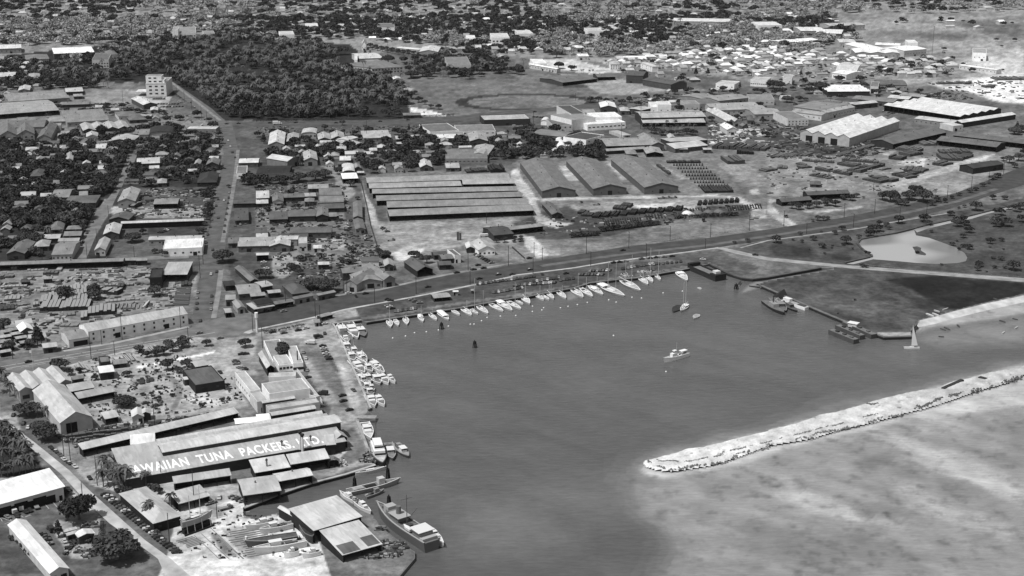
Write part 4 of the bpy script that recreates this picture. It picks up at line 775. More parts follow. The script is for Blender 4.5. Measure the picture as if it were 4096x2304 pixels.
 ('b3','hx',(420,345),(536,348),(425,310),3,1.5,100,70,'small dark tool shed in pipe yard',SH,{}),
 # b0: left residential and yards
 ('b0','gy',(1180,520),(1360,520),(1215,400),6,3,150,105,'pale gabled workshop by the side street',S,{}),
 ('b0','gx',(1540,545),(1785,545),(1545,490),5,1.5,132,45,'grey open-fronted shed in junk yard',SH,dict(front='open')),
 ('b0','gy',(1345,560),(1440,520),(1350,540),3,1.2,125,70,'little lean-to in junk yard',SH,{}),
 ('b0','gy',(1090,700),(1290,705),(1140,640),4,2.5,98,60,'dark-roofed cottage by side street',H_,{}),
 ('b0','ux',(1215,740),(2050,710),(1215,718),5,1.2,185,55,'very long open garage with white roof','garage',dict(front='open')),
 ('b0','gy',(1035,850),(1200,845),(1060,755),5,2.5,172,80,'pale gabled shed by side street corner',S,{}),
 ('b0','gy',(945,1010),(1060,1010),(985,900),5,2.5,168,150,'pale gabled house beside back lane',H_,{}),
 ('b0','gx',(1490,905),(2030,890),(1490,870),5,1,165,110,'long grey lean-to behind white-roofed store',SH,{}),
 ('b0','fl',(1640,1000),(2038,990),(1635,905),6,0,222,190,'white flat-roofed store on the avenue','shop',dict(win=(5,[2],1.6,1.2),door=[(.8,3,3)])),
 ('b0','ux',(1630,1255),(1885,1250),(1700,1125),6,2.5,165,55,'tall pale lumber loft with conveyor','lumber_loft',dict(cat='loft',front='wide')),
 ('b0','fl',(1505,1290),(1625,1290),(1505,1200),8,0,60,42,'black tar-walled box beside lumber loft','lumber_loft',dict(cat='loft')),
 ('b0','gx',(-200,1165),(1240,1118),(-200,1130),5,1,128,45,'very long dark lumber shed by the lane','lumber_shed',dict(cat='shed',front='open')),
 ('b0','gx',(1245,1112),(1370,1110),(1245,1092),4,1,140,60,'short shed at long shed end',SH,{}),
 ('b0','gx',(1370,1115),(1480,1112),(1372,1092),4,1,150,60,'second short shed at long shed end',SH,{}),
 ('b0','gx',(430,1300),(520,1298),(432,1275),3.5,1,150,60,'little yard office in lumber yard',SH,{}),
 ('b0','gx',(205,1330),(300,1328),(205,1310),3,1,80,50,'low dark crate shed in lumber yard',SH,{}),
 ('b0','gx',(515,1055),(720,1060),(560,925),5,3,135,130,'large grey-roofed house on back lane',H_,dict(win=(5,[1.6],1.4,1.2))),
 ('b0','gy',(60,1045),(245,1045),(165,925),5,2.5,105,70,'dark rusty-roofed house on back lane',H_,{}),
 ('b0','gx',(580,920),(795,915),(590,890),4,1.5,160,70,'long pale cottage roof by side street',H_,{}),
 ('b0','gx',(635,865),(815,862),(660,820),4,2,130,75,'grey cottage with porch posts',H_,{}),
 ('b0','gx',(405,895),(600,893),(415,850),4,1.5,165,60,'striped pale cottage roof',H_,{}),
 ('b0','hx',(275,870),(420,868),(290,830),4,2,125,70,'grey hipped cottage left of striped roof',H_,{}),
 ('b0','hx',(500,805),(640,800),(510,735),4,3,115,85,'dark hipped cottage with dormer',H_,{}),
 ('b0','hx',(660,800),(815,798),(675,765),4,2,125,80,'grey hipped cottage at street bend',H_,{}),
 ('b0','hx',(340,975),(495,970),(350,915),4,2.5,150,90,'pale hipped cottage among bushes',H_,{}),
 ('b0','gx',(510,480),(690,480),(560,395),5,3,130,100,'grey hipped house in dark trees',H_,{}),
 ('b0','gx',(795,470),(885,465),(800,415),5,2,145,70,'small square grey roof in trees',H_,{}),
 ('b0','hx',(640,540),(965,530),(700,460),5,3,95,70,'broad dark bungalow in the trees',H_,{}),
 ('b0','hx',(300,265),(440,262),(320,205),5,3,95,70,'dark hipped house far in trees',H_,{}),
 ('b0','gy',(660,105),(735,105),(650,35),5,2,165,120,'pale tall-roofed house in trees',H_,{}),
 ('b0','gx',(1375,140),(1610,130),(1375,82),4,1.5,178,90,'pale long roof behind palms',H_,{}),
 ('b0','hx',(1580,335),(1680,330),(1585,295),4,2,160,80,'pale hipped cottage near palms',H_,{}),
 ('b0','gy',(2070,150),(2200,150),(2080,100),6,3,115,65,'dark two-storey gabled house on avenue',H_,dict(win=(1,[3],1.6,1))),
 ('b0','hx',(1980,330),(2180,325),(2010,235),4,3.5,62,45,'black-roofed house on the avenue',H_,{}),
 ('b0','gy',(1950,145),(2015,145),(1960,105),5,2,160,140,'little white gabled house by avenue',H_,{}),
 ('b0','gx',(1880,215),(1980,213),(1880,190),4,1,175,70,'small white roof beside black roof',H_,{}),
 ('b0','gx',(2400,130),(2600,128),(2405,85),5,1.5,205,90,'white-roofed store right of avenue','shop',{}),
 ('b0','fl',(2380,240),(2485,238),(2380,165),5,0,112,195,'grey flat store with white front','shop',{}),
 ('b0','hx',(2100,85),(2200,83),(2100,62),4,1,200,90,'bright cottage beside avenue',H_,{}),
 ('b0','gx',(2340,540),(2576,535),(2345,505),4,1,92,50,'long dark shed roof right of avenue',SH,{}),
 ('b0','gx',(2360,710),(2505,705),(2350,590),4,1.5,85,70,'dark square roof in car yard',SH,{}),
 ('b0','gx',(2290,940),(2415,938),(2290,880),4,1,112,95,'grey roof at the big avenue tree',SH,{}),
 ('b0','gx2',(2390,970),(2760,960),(2420,890),5,2.5,150,95,'pale twin-gabled store right of big tree',S,{}),
 # b1: between avenue and sheds
 ('b1','gy',(315,115),(440,85),(320,30),7,3,200,100,'left of two tall pale gabled stores',S,dict(door=[(.7,3,4)])),
 ('b1','gy',(480,105),(622,100),(470,22),6,3,180,100,'right of two tall pale gabled stores',S,dict(door=[(.45,4,4)])),
 ('b1','gx',(0,240),(330,245),(0,160),4,2,55,45,'long black barn roof left',SH,{}),
 ('b1','gx',(0,285),(380,262),(0,245),4,1.5,60,40,'second long black roof left',SH,{}),
 ('b1','gx',(840,105),(955,103),(842,60),4,1.5,200,80,'bright hipped cottage right of gabled stores',H_,{}),
 ('b1','qy',(872,225),(998,220),(868,150),5,2,205,90,'white barrel-roofed hut by the alley',S,{}),
 ('b1','ux',(870,290),(1028,280),(868,232),5,1.5,228,40,'white open shed below barrel hut',SH,dict(front='open')),
 ('b1','gy',(990,185),(1060,180),(985,145),4,2,145,80,'small gabled house right of barrel hut',H_,{}),
 ('b1','gx',(1015,230),(1090,228),(1015,212),3,.8,180,60,'narrow white carport roof',SH,{}),
 ('b1','gy',(1650,175),(1775,165),(1660,112),4,3,180,90,'pale steep-gabled cottage behind sheds',H_,{}),
 ('b1','gx',(1910,180),(2050,175),(1910,130),4,1.5,175,90,'pale cottage behind the sheds',H_,{}),
 ('b1','gx',(0,485),(135,480),(0,410),6,2.5,185,50,'tall pale store with dark band',S,{}),
 ('b1','gx',(0,540),(125,535),(0,495),4,1,190,60,'white lean-to of tall pale store',SH,{}),
 ('b1','gy',(165,520),(280,515),(160,445),5,2,115,130,'grey gabled shed before pale store',S,{}),
 ('b1','gx',(270,480),(490,472),(270,440),4,1,105,55,'dark long shed by gabled shed',SH,{}),
 ('b1','gx',(490,468),(605,462),(490,432),4,1,150,60,'pale short shed by dark shed',SH,{}),
 ('b1','gx',(520,390),(730,385),(520,345),4,1,158,75,'pale rectangular roof near big bushes',SH,{}),
 ('b1','qx',(635,460),(865,452),(632,395),3,3,125,85,'grey half-round hut, upper','hut',{}),
 ('b1','qx',(640,530),(885,522),(640,480),3,3,128,85,'grey half-round hut, middle','hut',{}),
 ('b1','gx',(645,590),(890,582),(645,540),4,1.5,95,60,'dark shed below half-round huts',SH,{}),
 ('b1','hx',(485,520),(585,518),(490,485),4,1.5,130,75,'small hipped hut in the yard',SH,{}),
 ('b1','gx',(320,670),(600,665),(320,605),5,1.5,105,60,'long grey patched shed in yard',SH,{}),
 ('b1','gx',(130,700),(320,695),(130,620),4,1.5,98,55,'dark striped shed at yard left',SH,{}),
 ('b1','gy',(605,670),(730,665),(610,590),5,2,112,50,'grey gabled shed with junk front',SH,{}),
 ('b1','gx',(730,670),(812,668),(730,628),4,1,130,60,'pale stub of gabled shed',SH,{}),
 ('b1','gy',(975,680),(1072,685),(945,525),5,1.5,118,85,'long narrow grey shed by the fence',S,{}),
 ('b1','gy',(1000,800),(1105,795),(975,700),4,1.5,108,100,'second narrow shed by the fence',S,{}),
 ('b1','gx',(335,835),(760,828),(335,775),5,1.5,98,90,'long grey roof above pale workshops',SH,{}),
 ('b1','gx',(215,880),(525,872),(215,840),4,1,85,60,'dark low roof above pale workshops',SH,{}),
 ('b1','gy',(130,970),(345,968),(130,890),5,2.5,178,98,'pale gabled workshop front',F_,{}),
 ('b1','gx',(210,900),(420,898),(212,862),6,1,190,120,'white roof behind gabled workshop',F_,{}),
 ('b1','fl',(425,945),(515,942),(425,880),6,0,165,140,'white box end of workshop',F_,{}),
 ('b1','gx',(0,885),(122,880),(0,840),5,1.5,175,60,'pale roof left of gabled workshop',SH,{}),
 ('b1','gx',(0,855),(120,845),(0,785),4,1.5,85,55,'dark roof beside avenue yard',SH,{}),
 ('b1','gx',(575,990),(660,988),(578,955),3.5,1,195,130,'little white office in dirt yard','hut',{}),
 ('b1','gx',(0,1060),(130,1055),(0,1038),5,1,190,35,'black-fronted shed with white roof','garage',dict(front='open')),
 ('b1','gx',(620,1155),(740,1150),(625,1125),4,1,200,50,'small white awning roof in yard',SH,{}),
 ('b1','gy',(880,1340),(1015,1355),(670,1175),6,3,128,120,'long gabled shop facing boulevard, left',S,dict(door=[(.6,3.5,3.4)])),
 ('b1','gx',(870,1240),(1130,1220),(880,1190),6,2,120,70,'dark-gapped roof behind boulevard shops',S,{}),
 ('b1','gy',(1000,1340),(1275,1310),(960,1250),5,2.5,138,115,'low gabled shop with wide door, middle',S,dict(door=[(.55,5,3.5)],win=(3,[1.2],2,1.5))),
 ('b1','gy',(1285,1310),(1420,1300),(1060,1180),6,3,125,112,'long gabled shop facing boulevard, right',S,dict(door=[(.45,4,3.6)])),
 ('b1','gy',(1620,1220),(1780,1195),(1500,1120),5,3,88,55,'dark thatch-like barn by boulevard','barn',dict(front='open')),
 ('b1','gy',(1290,1170),(1390,1160),(1300,1110),4,2,150,85,'pale small shed left of dark barn',SH,{}),
 ('b1','fl',(2000,1065),(2062,1060),(1920,1008),6,0,95,180,'white walled box house by vacant lot',O_,{}),
 ('b1','gx',(1870,1100),(1985,1080),(1865,1050),4,1.5,112,70,'grey roof before the white box house',H_,{}),
 ('b1','gx',(1790,1060),(1920,1040),(1790,1025),4,1.5,85,60,'dark roof left of white box house',H_,{}),
 ('b1','gx',(1840,1160),(1970,1150),(1830,1120),4,1.5,98,60,'dark shed before box house',SH,{}),
 ('b1','gy',(2235,1010),(2415,1000),(2140,930),5,3,175,190,'white gabled roadhouse with windows',H_,dict(win=(4,[1.5],1.5,1.3))),
 ('b1','gy',(2115,990),(2200,980),(2130,935),4,1.5,200,60,'bright side wing of roadhouse',H_,{}),
 ('b1','gx',(2390,860),(2580,830),(2320,775),5,2,80,60,'dark long barn behind roadhouse','barn',{}),
 ('b1','gx',(1000,1449),(1005,1449),(1000,1440),3,1,110,60,'tiny kiosk by boulevard kerb',SH,dict(win=(1,[1]))),
 ('b2','gx',(-70,810),(320,765),(-110,780),5,1.5,140,50,'low open shed before the dirt lot',SH,dict(front='open')),
 ('b2','gy',(400,650),(510,640),(315,535),4,2,105,60,'small dark shed right of long sheds',SH,{}),
 # i: shops at crossroads
 ('i','ux',(500,1020),(840,945),(400,910),4,.6,165,50,'corner shop with pale veranda roof','shop',dict(front='open')),
 ('i','gx',(540,940),(815,880),(480,850),6,1.2,50,110,'black-roofed corner shop','shop',dict(cat='shop',win=(3,[3.5],1.5,1))),
 ('i','ux',(840,940),(1190,880),(830,885),4,.6,120,45,'row shop with dark awning','shop',dict(front='open')),
 ('i','gx',(1190,850),(1530,780),(1180,800),4,1,105,110,'row of small shops with doors','shop',dict(door=[(.35,2,2.4),(.7,2.5,2.6)])),
 ('i','ux',(1600,785),(1910,720),(1590,745),4,.8,140,90,'low pale-roofed shop under big tree','shop',dict(door=[(.3,2,2.4)])),
 ('i','hx',(1150,760),(1430,690),(1100,600),5,3,98,80,'dark hipped house behind shops',H_,{}),
 ('i','gx',(230,760),(610,690),(300,590),5,1.5,150,90,'pale patched workshop behind corner shop',F_,{}),
 ('i','qx',(630,640),(800,590),(560,550),5,1,165,60,'pale curved roof behind corner shop',SH,{}),
 ('i','gy',(430,540),(560,500),(240,290),4,1.5,118,60,'long sloping grey roof by avenue pavement',SH,{}),
 ('i','gx',(0,855),(180,850),(0,770),5,1,150,95,'pale store roof on avenue corner','shop',{}),
 ('i','gx',(0,620),(180,590),(0,530),4,1,58,45,'black roof on avenue behind corner',SH,{}),
 ('i','gx',(440,800),(700,770),(430,740),4,1,150,60,'small patched shed behind corner shop',SH,{}),
 ('i','gx',(740,745),(960,715),(740,690),4,1,165,60,'white narrow roof behind corner shop',SH,{}),
 # c0: warehouse at crossroads etc
 ('c0','gx',(885,447),(1892,265),(798,372),7.5,3,178,188,'long white two-storey boulevard warehouse','warehouse',dict(win=(10,[1.5,4.8],1.2,1.5),door=[(.285,3.6,3.4),(.775,3.4,3.2)],over=.15,vents=0)),
 ('c0','gx',(690,530),(880,490),(640,440),5,2,135,170,'low annex of the long white warehouse','warehouse',dict(door=[(.6,9,3.4)],over=.15)),
 ('c0','gx',(430,610),(580,590),(420,565),4,1.2,180,90,'small white stall by boulevard',SH,{}),
 ('c0','gy4',(190,1045),(715,930),(110,885),7,2,195,125,'white four-bay garage with scalloped fronts','garage',dict(win=(4,[1.5],4,2.4),vents=0)),
 ('c0','gy',(600,1368),(960,1325),(250,1050),7,5,190,150,'big white gabled boathouse by harbour road','boathouse',dict(door=[(.35,6,6)],vents=0)),
 ('c0','ux',(705,1050),(955,1005),(680,975),5,1.5,175,45,'striped rusty roof behind boathouse',SH,dict(front='open')),
 ('c0','ux',(790,1120),(1160,1045),(710,1065),4,1.5,165,40,'long pale open shed behind boathouse',SH,dict(front='open')),
 ('c0','gx',(1000,862),(1155,845),(970,795),5,1,222,60,'small bright-roofed shed in scrap yard',SH,{}),
 ('c0','fl',(1010,760),(1110,745),(1000,700),5,0,120,55,'small dark open kiosk by boulevard',SH,{}),
 ('c0','gx',(1140,775),(1280,755),(1140,725),3,.8,130,60,'flat grey hut beside kiosk',SH,{}),
 ('c0','fl',(1965,990),(2255,935),(1860,830),5,0,102,50,'dark flat-roofed store in scrap yard',S,{}),
 ('c0','gx',(1965,800),(2098,770),(1935,745),5,1,182,50,'pale roof behind dark flat store',SH,{}),
 ('c0','gx',(1850,930),(1920,915),(1840,900),4,.6,190,80,'tiny white shack beside dark store',SH,{}),
 ('c0','ux',(1055,1325),(1200,1295),(1015,1255),4,1.2,185,60,'small pale shack in supply yard',SH,dict(front='open')),
 ('c0','gy',(1320,1310),(1450,1290),(1340,1235),4,2,205,150,'bright gabled cottage in supply yard',H_,{}),
 ('c0','gy',(1410,1280),(1525,1265),(1420,1235),4,1.5,190,60,'bright side roof of supply cottage',H_,{}),
 ('c0','gx',(730,930),(850,905),(720,895),4,1,120,60,'rusty low hut near garage',SH,{}),
 # e/h: cold store complex and restaurant by quay
 ('h','fl',(860,800),(1040,770),(610,480),7,0,172,225,'long side wing of the cold store',F_,dict(lwin=(7,[3],1.4,1.2))),
 ('h','fl',(1180,560),(1640,540),(860,505),8,0,182,190,'north roof of the cold store',F_,{}),
 ('h','fl',(1190,850),(1890,750),(1060,670),11,0,165,190,'raised middle roof of the cold store',F_,{}),
 ('h','fl',(980,985),(1160,950),(870,815),6.5,0,170,165,'lower west roof of the cold store',F_,{}),
 ('h','gx',(1070,1000),(1640,915),(1060,960),7.5,.6,185,90,'stepped strip roof below the cold store',F_,{}),
 ('h','fl',(1190,1120),(2050,990),(1130,1040),8,0,172,150,'south block of the cold store',F_,{}),
 ('h','gx',(1230,1215),(2000,1090),(1215,1150),7,1,192,60,'upper strip roof of the cannery',F_,{}),
 ('h','fl',(1740,820),(1990,905),(1720,790),7,0,182,180,'east terrace roof of the cold store',F_,{}),
 ('h','gy',(1140,405),(1290,390),(985,150),5,2,178,60,'narrow gabled shed beside asphalt yard',SH,dict(front='open')),
 ('h','gx',(605,1360),(1000,1320),(580,1265),5,1,238,60,'bright white open shed by the cannery',SH,dict(front='open')),
 ('h','gx',(990,1330),(1225,1300),(980,1190),5.5,1,232,120,'bright white end of open shed',SH,{}),
 ('h','ux',(-2020,1800),(675,1165),(-2100,1690),4.5,1.2,200,50,'very long pale lean-to above cannery',SH,dict(front='open')),
 # cannery
 ('d0','ux',(1250,650),(3490,262),(1065,345),6,3.5,168,60,'long cannery roof painted with white letters','cannery',dict(vents=0,over=.6)),
 ('d0','gx',(1630,378),(3440,70),(1590,290),10,1.2,205,70,'upper monitor roof of the cannery','cannery',dict(vents=0)),
 ('d0','gx',(1580,278),(3250,-15),(1575,250),9,1.2,195,80,'rear strip roof of the cannery','cannery',dict(vents=0)),
 ('d0','ux',(1310,300),(1565,282),(1290,200),9,.8,224,110,'white square roof at cannery corner','cannery',dict(vents=0)),
 ('j','ux',(-20,1125),(620,1020),(-60,880),5,2,196,45,'lower cannery annex with white edge','cannery',dict(front='open',vents=0)),
 ('j','ux',(620,975),(1320,862),(545,790),6,2,190,45,'cannery annex roof beside the yard','cannery',dict(front='open',vents=0)),
 ('j','ux',(1255,630),(1430,600),(1245,440),6,1.5,182,45,'short cannery wing by the wharf','cannery',dict(vents=0)),
 ('j','gy',(1415,535),(1650,495),(1330,440),6,2.5,172,60,'small gabled loading shed on wharf',SH,dict(front='open')),
 ('j','gy',(1290,930),(1500,920),(1380,880),3.5,1.8,120,50,'small dark hut below cannery annex','hut',dict(front='open')),
 ('j','gx',(400,1280),(1025,1165),(0,1195),5,1.5,190,40,'long net shed by the channel, upper',SH,dict(front='open')),
 ('k','gx',(1170,355),(1825,255),(1090,75),5.5,1.5,185,45,'square net shed beside the channel',SH,dict(front='open')),
 ('d0','ux',(1750,690),(2330,605),(1710,620),5,1.5,178,38,'long narrow shed below cannery wall',SH,dict(front='open')),
 ('d0','hx',(1540,1095),(1830,1015),(1190,790),5,2.5,188,40,'hipped chandlery roof beside parked cars','chandlery',dict(cat='shop')),
 ('d0','hx',(1190,800),(1470,740),(1100,700),5,.5,192,50,'tiny roof extension of chandlery',SH,dict(skip=1)),
 ('d0','ux',(1800,895),(2120,810),(1650,790),4.5,1.2,188,36,'pale shed beside chandlery',SH,dict(front='open')),
 # left bottom
 ('l','ux',(-500,640),(1125,195),(-560,250),7,3,236,170,'long white garage building with big doors','garage',dict(door=[(.35,6,4.6),(.43,4,4),(.52,6.5,4.8),(.62,4,4),(.72,6.5,4.8),(.84,4.4,4),(.945,1.6,2.6)],over=.8,vents=0)),
 ('l','gy',(850,1700),(1205,1612),(100,860),5,2,225,160,'long bright L-shaped depot roof','depot',dict(vents=0)),
 ('l','gy',(1340,1075),(1640,1000),(1290,985),4,1,205,70,'small bright shack behind hedge',SH,{}),
 ('l','gx',(1150,1045),(1330,990),(1140,1010),4,.8,195,80,'low pale shack beside bright shack',SH,{}),
 ('l','gx',(1100,985),(1330,925),(1090,955),3,.6,190,80,'narrow pale shack behind hedge',SH,{}),
 # boat shed
 ('d1','ux',(870,1412),(1265,1290),(655,1155),4,2.5,190,50,'big boat shed roof beside the ship','boatshed',dict(front='wide',vents=0)),
 ('d1','ux',(580,1165),(1060,1010),(350,935),6.5,1.5,194,50,'middle roof of the big boat shed','boatshed',dict(front='wide',vents=0)),
 ('d1','gx',(350,935),(905,905),(345,925),10,1,190,50,'upper roof of the big boat shed','boatshed',dict(skip=1)),
 ('d1','gy',(430,1055),(500,1045),(190,940),5,.8,200,45,'left lean-to of the boat shed','boatshed',dict(front='wide',vents=0)),
]
for b in B_:
    t, typ, A, B, C, h, rise, rt, wt_, lab, nm, kw = b; kw = dict(kw)
    if kw.pop('skip', 0): continue
    kw.pop('rot', 0)
    bl(t, typ, A, B, C, h, rise, rt, wt_, lab, nm, **kw)
# the rows of five long sheds, and the three great warehouses
LS = [((1115,330),(2560,285),(1108,275),172,'rearmost'),((2080,345),(2600,335),(2050,295),170,'short rear right'),((1138,385),(2070,358),(1128,335),160,'second from rear, left half,'),((1168,438),(2700,385),(1150,392),150,'third from rear'),
      ((1212,510),(2840,455),(1205,458),148,'fourth from rear'),((1318,578),(2740,548) if 0 else (2970,530),(1290,515),146,'fifth from rear'),((1340,665),(2800,605),(1320,600),144,'nearest to the dirt lot')]
for A, B, C, rt, w_ in LS:
    if A[0] in (1340,): B = (2802, 607)
    elif A[0] == 1318: B = (2738, 545)
    elif A[0] == 1212: B = (2680, 468)
    elif A[0] == 1168: B = (2632, 408)
    bl('b1', 'gx', A, B, C, 5, 1.8, rt - 8, 48, 'long open storage shed, %s one of the row' % w_, 'storage_shed', cat='shed', front='open', grp='long open storage sheds in rows', vents=0)
for A, B, C, w_ in (((300,415),(648,405),(70,120),'leftmost'),((815,392),(1160,380),(540,105),'middle'),((1330,378),(1675,360),(1010,92),'rightmost')):
    bl('b2', 'gy', A, B, C, 6.5, 4, 122, 96, 'great grey gabled warehouse, %s of the three' % w_, 'great_warehouse', cat='warehouse', door=[(.5, 4, 4.2)], win=(2, [2], 1.2, 1), grp='three great gabled warehouses', vents=5)
# tower block
a = G('a0', 1475, 822, 0); TA = math.radians(3); LAND.append((615, 350, 'white five-storey tower block'))
tw = empty('tower_block', (a[0], a[1], 0), TA, 'white five-storey tower block beside the dark palm grove', 'office block')
s1 = 26.0; WMt = mat('wall', 186)
MB().box(0, s1, 0, 46, 0, 17.5).build('wall', WMt, tw); MB().box(s1 * .02, s1 * .8, .3, 16, 17.5, 27).box(s1 * .8, s1 * .93, 1, 15, 17.5, 22).build('penthouse', WMt, tw)
MB().box(.5, s1 - .5, 16.5, 45.5, 17.5, 17.7).box(s1 * .04, s1 * .78, .8, 15.5, 27, 27.2).build('roof', mat('roof', 130), tw)
MB().box(0, .5, 16, 46, 17.5, 18.6).box(s1 - .5, s1, 16, 46, 17.5, 18.6).box(.5, s1 - .5, 45.5, 46, 17.5, 18.6).box(0, s1, -.35, 0, 16.9, 17.6).build('parapet', WMt, tw)
for fl in range(3):
    for i in range(3): MB().box(4 + i * 7.6, 7.6 + i * 7.6, -.08, .05, 3 + fl * 4.7, 4.9 + fl * 4.7).build('window', mat('glass', 52), tw)
    for i in range(5): MB().box(-.08, .05, 5 + i * 8, 9 + i * 8, 3 + fl * 4.7, 4.7 + fl * 4.7).build('window', mat('glass', 120), tw)
for i in range(3): MB().box(4 + i * 6.6, 7.4 + i * 6.6, .2, .35, 19, 20.6).build('window', mat('glass', 52), tw)
for i in range(2): MB().box(4 + i * 6.6, 7.4 + i * 6.6, .2, .35, 23.3, 25).build('window', mat('glass', 52), tw)
MB().box(-15, -.1, 4, 26, 5.4, 5.8).build('canopy', mat('roof', 205), tw)
for y in (5, 15, 25): MB().box(-14.6, -14.2, y, y + .4, 0, 5.4).build('post', WMt, tw)
mark([(a[0] - 16, a[1]), (a[0] + 28, a[1]), (a[0] + 28, a[1] + 48), (a[0] - 16, a[1] + 48)], [occ, occb])
# lettering on the cannery roof
def roof_text(body, t, p0, p1, cap, z0, depth_frac):
    can = next(o for o in bpy.data.objects if o.get('label') == 'long cannery roof painted with white letters')
    cu = bpy.data.curves.new('lettering', 'FONT'); cu.body = body; cu.size = 1.0; cu.extrude = 0.0; cu.space_character = 1.12; cu.offset = .032
    to = bpy.data.objects.new('tmp', cu); COL.objects.link(to); dg = bpy.context.evaluated_depsgraph_get(); dg.update()
    me = bpy.data.meshes.new_from_object(to.evaluated_get(dg)); bpy.data.objects.remove(to)
    co = np.zeros(len(me.vertices) * 3); me.vertices.foreach_get('co', co); co = co.reshape(-1, 3)
    w_ = co[:, 0].max() - co[:, 0].min(); hh = .7
    a, ang, W, D = dims('d0', (1250, 650), (3490, 262), (1065, 345), 6, None, 9.5)
    Lc = lambda X, Y: ((X - a[0]) * math.cos(ang) + (Y - a[1]) * math.sin(ang), -(X - a[0]) * math.sin(ang) + (Y - a[1]) * math.cos(ang))
    q0 = Lc(*G(t, *p0, z0)); q1 = Lc(*G(t, *p1, z0)); sx = (q1[0] - q0[0]) / w_; sy = cap / hh
    x = q0[0] + (co[:, 0] - co[:, 0].min()) * sx; y = q0[1] + co[:, 1] * sy + (x - q0[0]) * (q1[1] - q0[1]) / (q1[0] - q0[0])
    z = 6 + y / D * 3.5 + .09; me.vertices.foreach_set('co', np.stack([x, y, z], 1).reshape(-1)); me.update(); me.materials.clear(); me.materials.append(mat('plain', 245))
    o = bpy.data.objects.new('lettering', me); COL.objects.link(o); o.parent = next(c for c in can.children if c.name.startswith('roof')); tag(o, 'white painted capital letters across the roof')
roof_text('HAWAIIAN  TUNA  PACKERS. LTD.', 'd0', (1262, 605), (3262, 270), 8.6, 6.7, .1)

bs = next(o for o in bpy.data.objects if o.get('label') == 'big boat shed roof beside the ship'); br = next(c for c in bs.children if c.name.startswith('roof'))
a, ang, W, D = dims('d1', (870, 1412), (1265, 1290), (655, 1155), 4, None, 6.5)
for x0, x1, y0, y1 in ((.04, .46, .02, .36), (.66, .97, .05, .4)):
    z = lambda y: 4 + 2.5 * y + .07
    MB().add([(W * x0, D * y0, z(y0)), (W * x1, D * y0, z(y0)), (W * x1, D * y1, z(y1)), (W * x0, D * y1, z(y1))], [(0, 1, 2, 3)]).build('dark_roof_patch', mat('roof', 96), br)
# ---------------------------------------------------------------- trees
def leaf_cloud(rs, lobes, n, size, flat=.75):
    """small leaf-clump faces spread over and inside several lobes"""
    P = []; tot = sum(r ** 2 for *_, r in lobes)
    for (cx, cy, cz, r) in lobes:
        k = int(n * r * r / tot); d = rs.normal(size=(k, 3)); d /= np.linalg.norm(d, axis=1)[:, None]
        d[:, 2] = np.where(d[:, 2] < -.35, -d[:, 2] * .6, d[:, 2]); rr = r * (.72 + .38 * rs.rand(k)); c = np.stack([cx + d[:, 0] * rr, cy + d[:, 1] * rr, cz + d[:, 2] * rr * flat], 1)
        P.append((c, d))
    c = np.concatenate([p[0] for p in P]); d = np.concatenate([p[1] for p in P]); k = len(c)
    nrm = d * .7 + rs.normal(size=(k, 3)) * .55 + np.array([0, 0, .35]); nrm /= np.linalg.norm(nrm, axis=1)[:, None]
    t = np.cross(nrm, rs.normal(size=(k, 3))); t /= np.linalg.norm(t, axis=1)[:, None]; b = np.cross(nrm, t)
    s = size * (.6 + .8 * rs.rand(k))[:, None]; e = s * (.55 + .5 * rs.rand(k))[:, None]
    v = np.stack([c - t * s - b * e, c + t * s - b * e * .6, c + t * s * .7 + b * e, c - t * s * .8 + b * e * .8], 1)
    return v.reshape(-1, 3), np.arange(k * 4).reshape(-1, 4)
def np_mesh(name, v, f, m):
    me = bpy.data.meshes.new(name); me.vertices.add(len(v)); me.vertices.foreach_set('co', np.ascontiguousarray(v, dtype=np.float32).reshape(-1))
    me.loops.add(f.size); me.loops.foreach_set('vertex_index', np.ascontiguousarray(f).reshape(-1).astype(np.int32)); me.polygons.add(len(f))
    me.polygons.foreach_set('loop_start', np.arange(len(f)) * f.shape[1]); me.polygons.foreach_set('loop_total', np.full(len(f), f.shape[1])); me.update(); me.materials.append(m); return me
def lobes_for(rs, R, H, kind):
    L = []
    if kind == 'column': return [(0, 0, H * .35 + i * H * .18, R * (.9 - .2 * i)) for i in range(4)]
    n = 7 if R > 4 else 5
    for i in range(n):
        a = 2 * math.pi * i / n + rs.rand() * .8; q = R * (.45 + .25 * rs.rand()); L.append((q * math.cos(a), q * math.sin(a), H * (.58 + .14 * rs.rand()), R * (.38 + .2 * rs.rand())))
    return L + [(0, 0, H * .74, R * .55), (R * .15, -R * .1, H * .62, R * .6)]
def trunk_mb(R, H, rs):
    mb = MB().cyl((0, 0, -.2), (.1, 0, H * .45), R * .09 + .1, R * .06 + .06, 6, False)
    for i in range(4):
        a = i * 1.6 + rs.rand(); mb.cyl((.1, 0, H * .38), (R * .5 * math.cos(a), R * .5 * math.sin(a), H * .62), R * .045 + .05, .05, 4, False)
    return mb
def tree_proto(nm, R, H, n, size, kind, m, seed, cat='tree'):
    rs = np.random.RandomState(seed); v, f = leaf_cloud(rs, lobes_for(rs, R, H, kind), n, size)
    root = empty(nm, (0, 0, 0)); root['category'] = cat
    c = bpy.data.objects.new('crown', np_mesh('crown', v, f, m)); COL.objects.link(c); c.parent = root
    t = trunk_mb(R, H, rs).build('trunk', M_BARK, root); return Proto(root, [c, t])
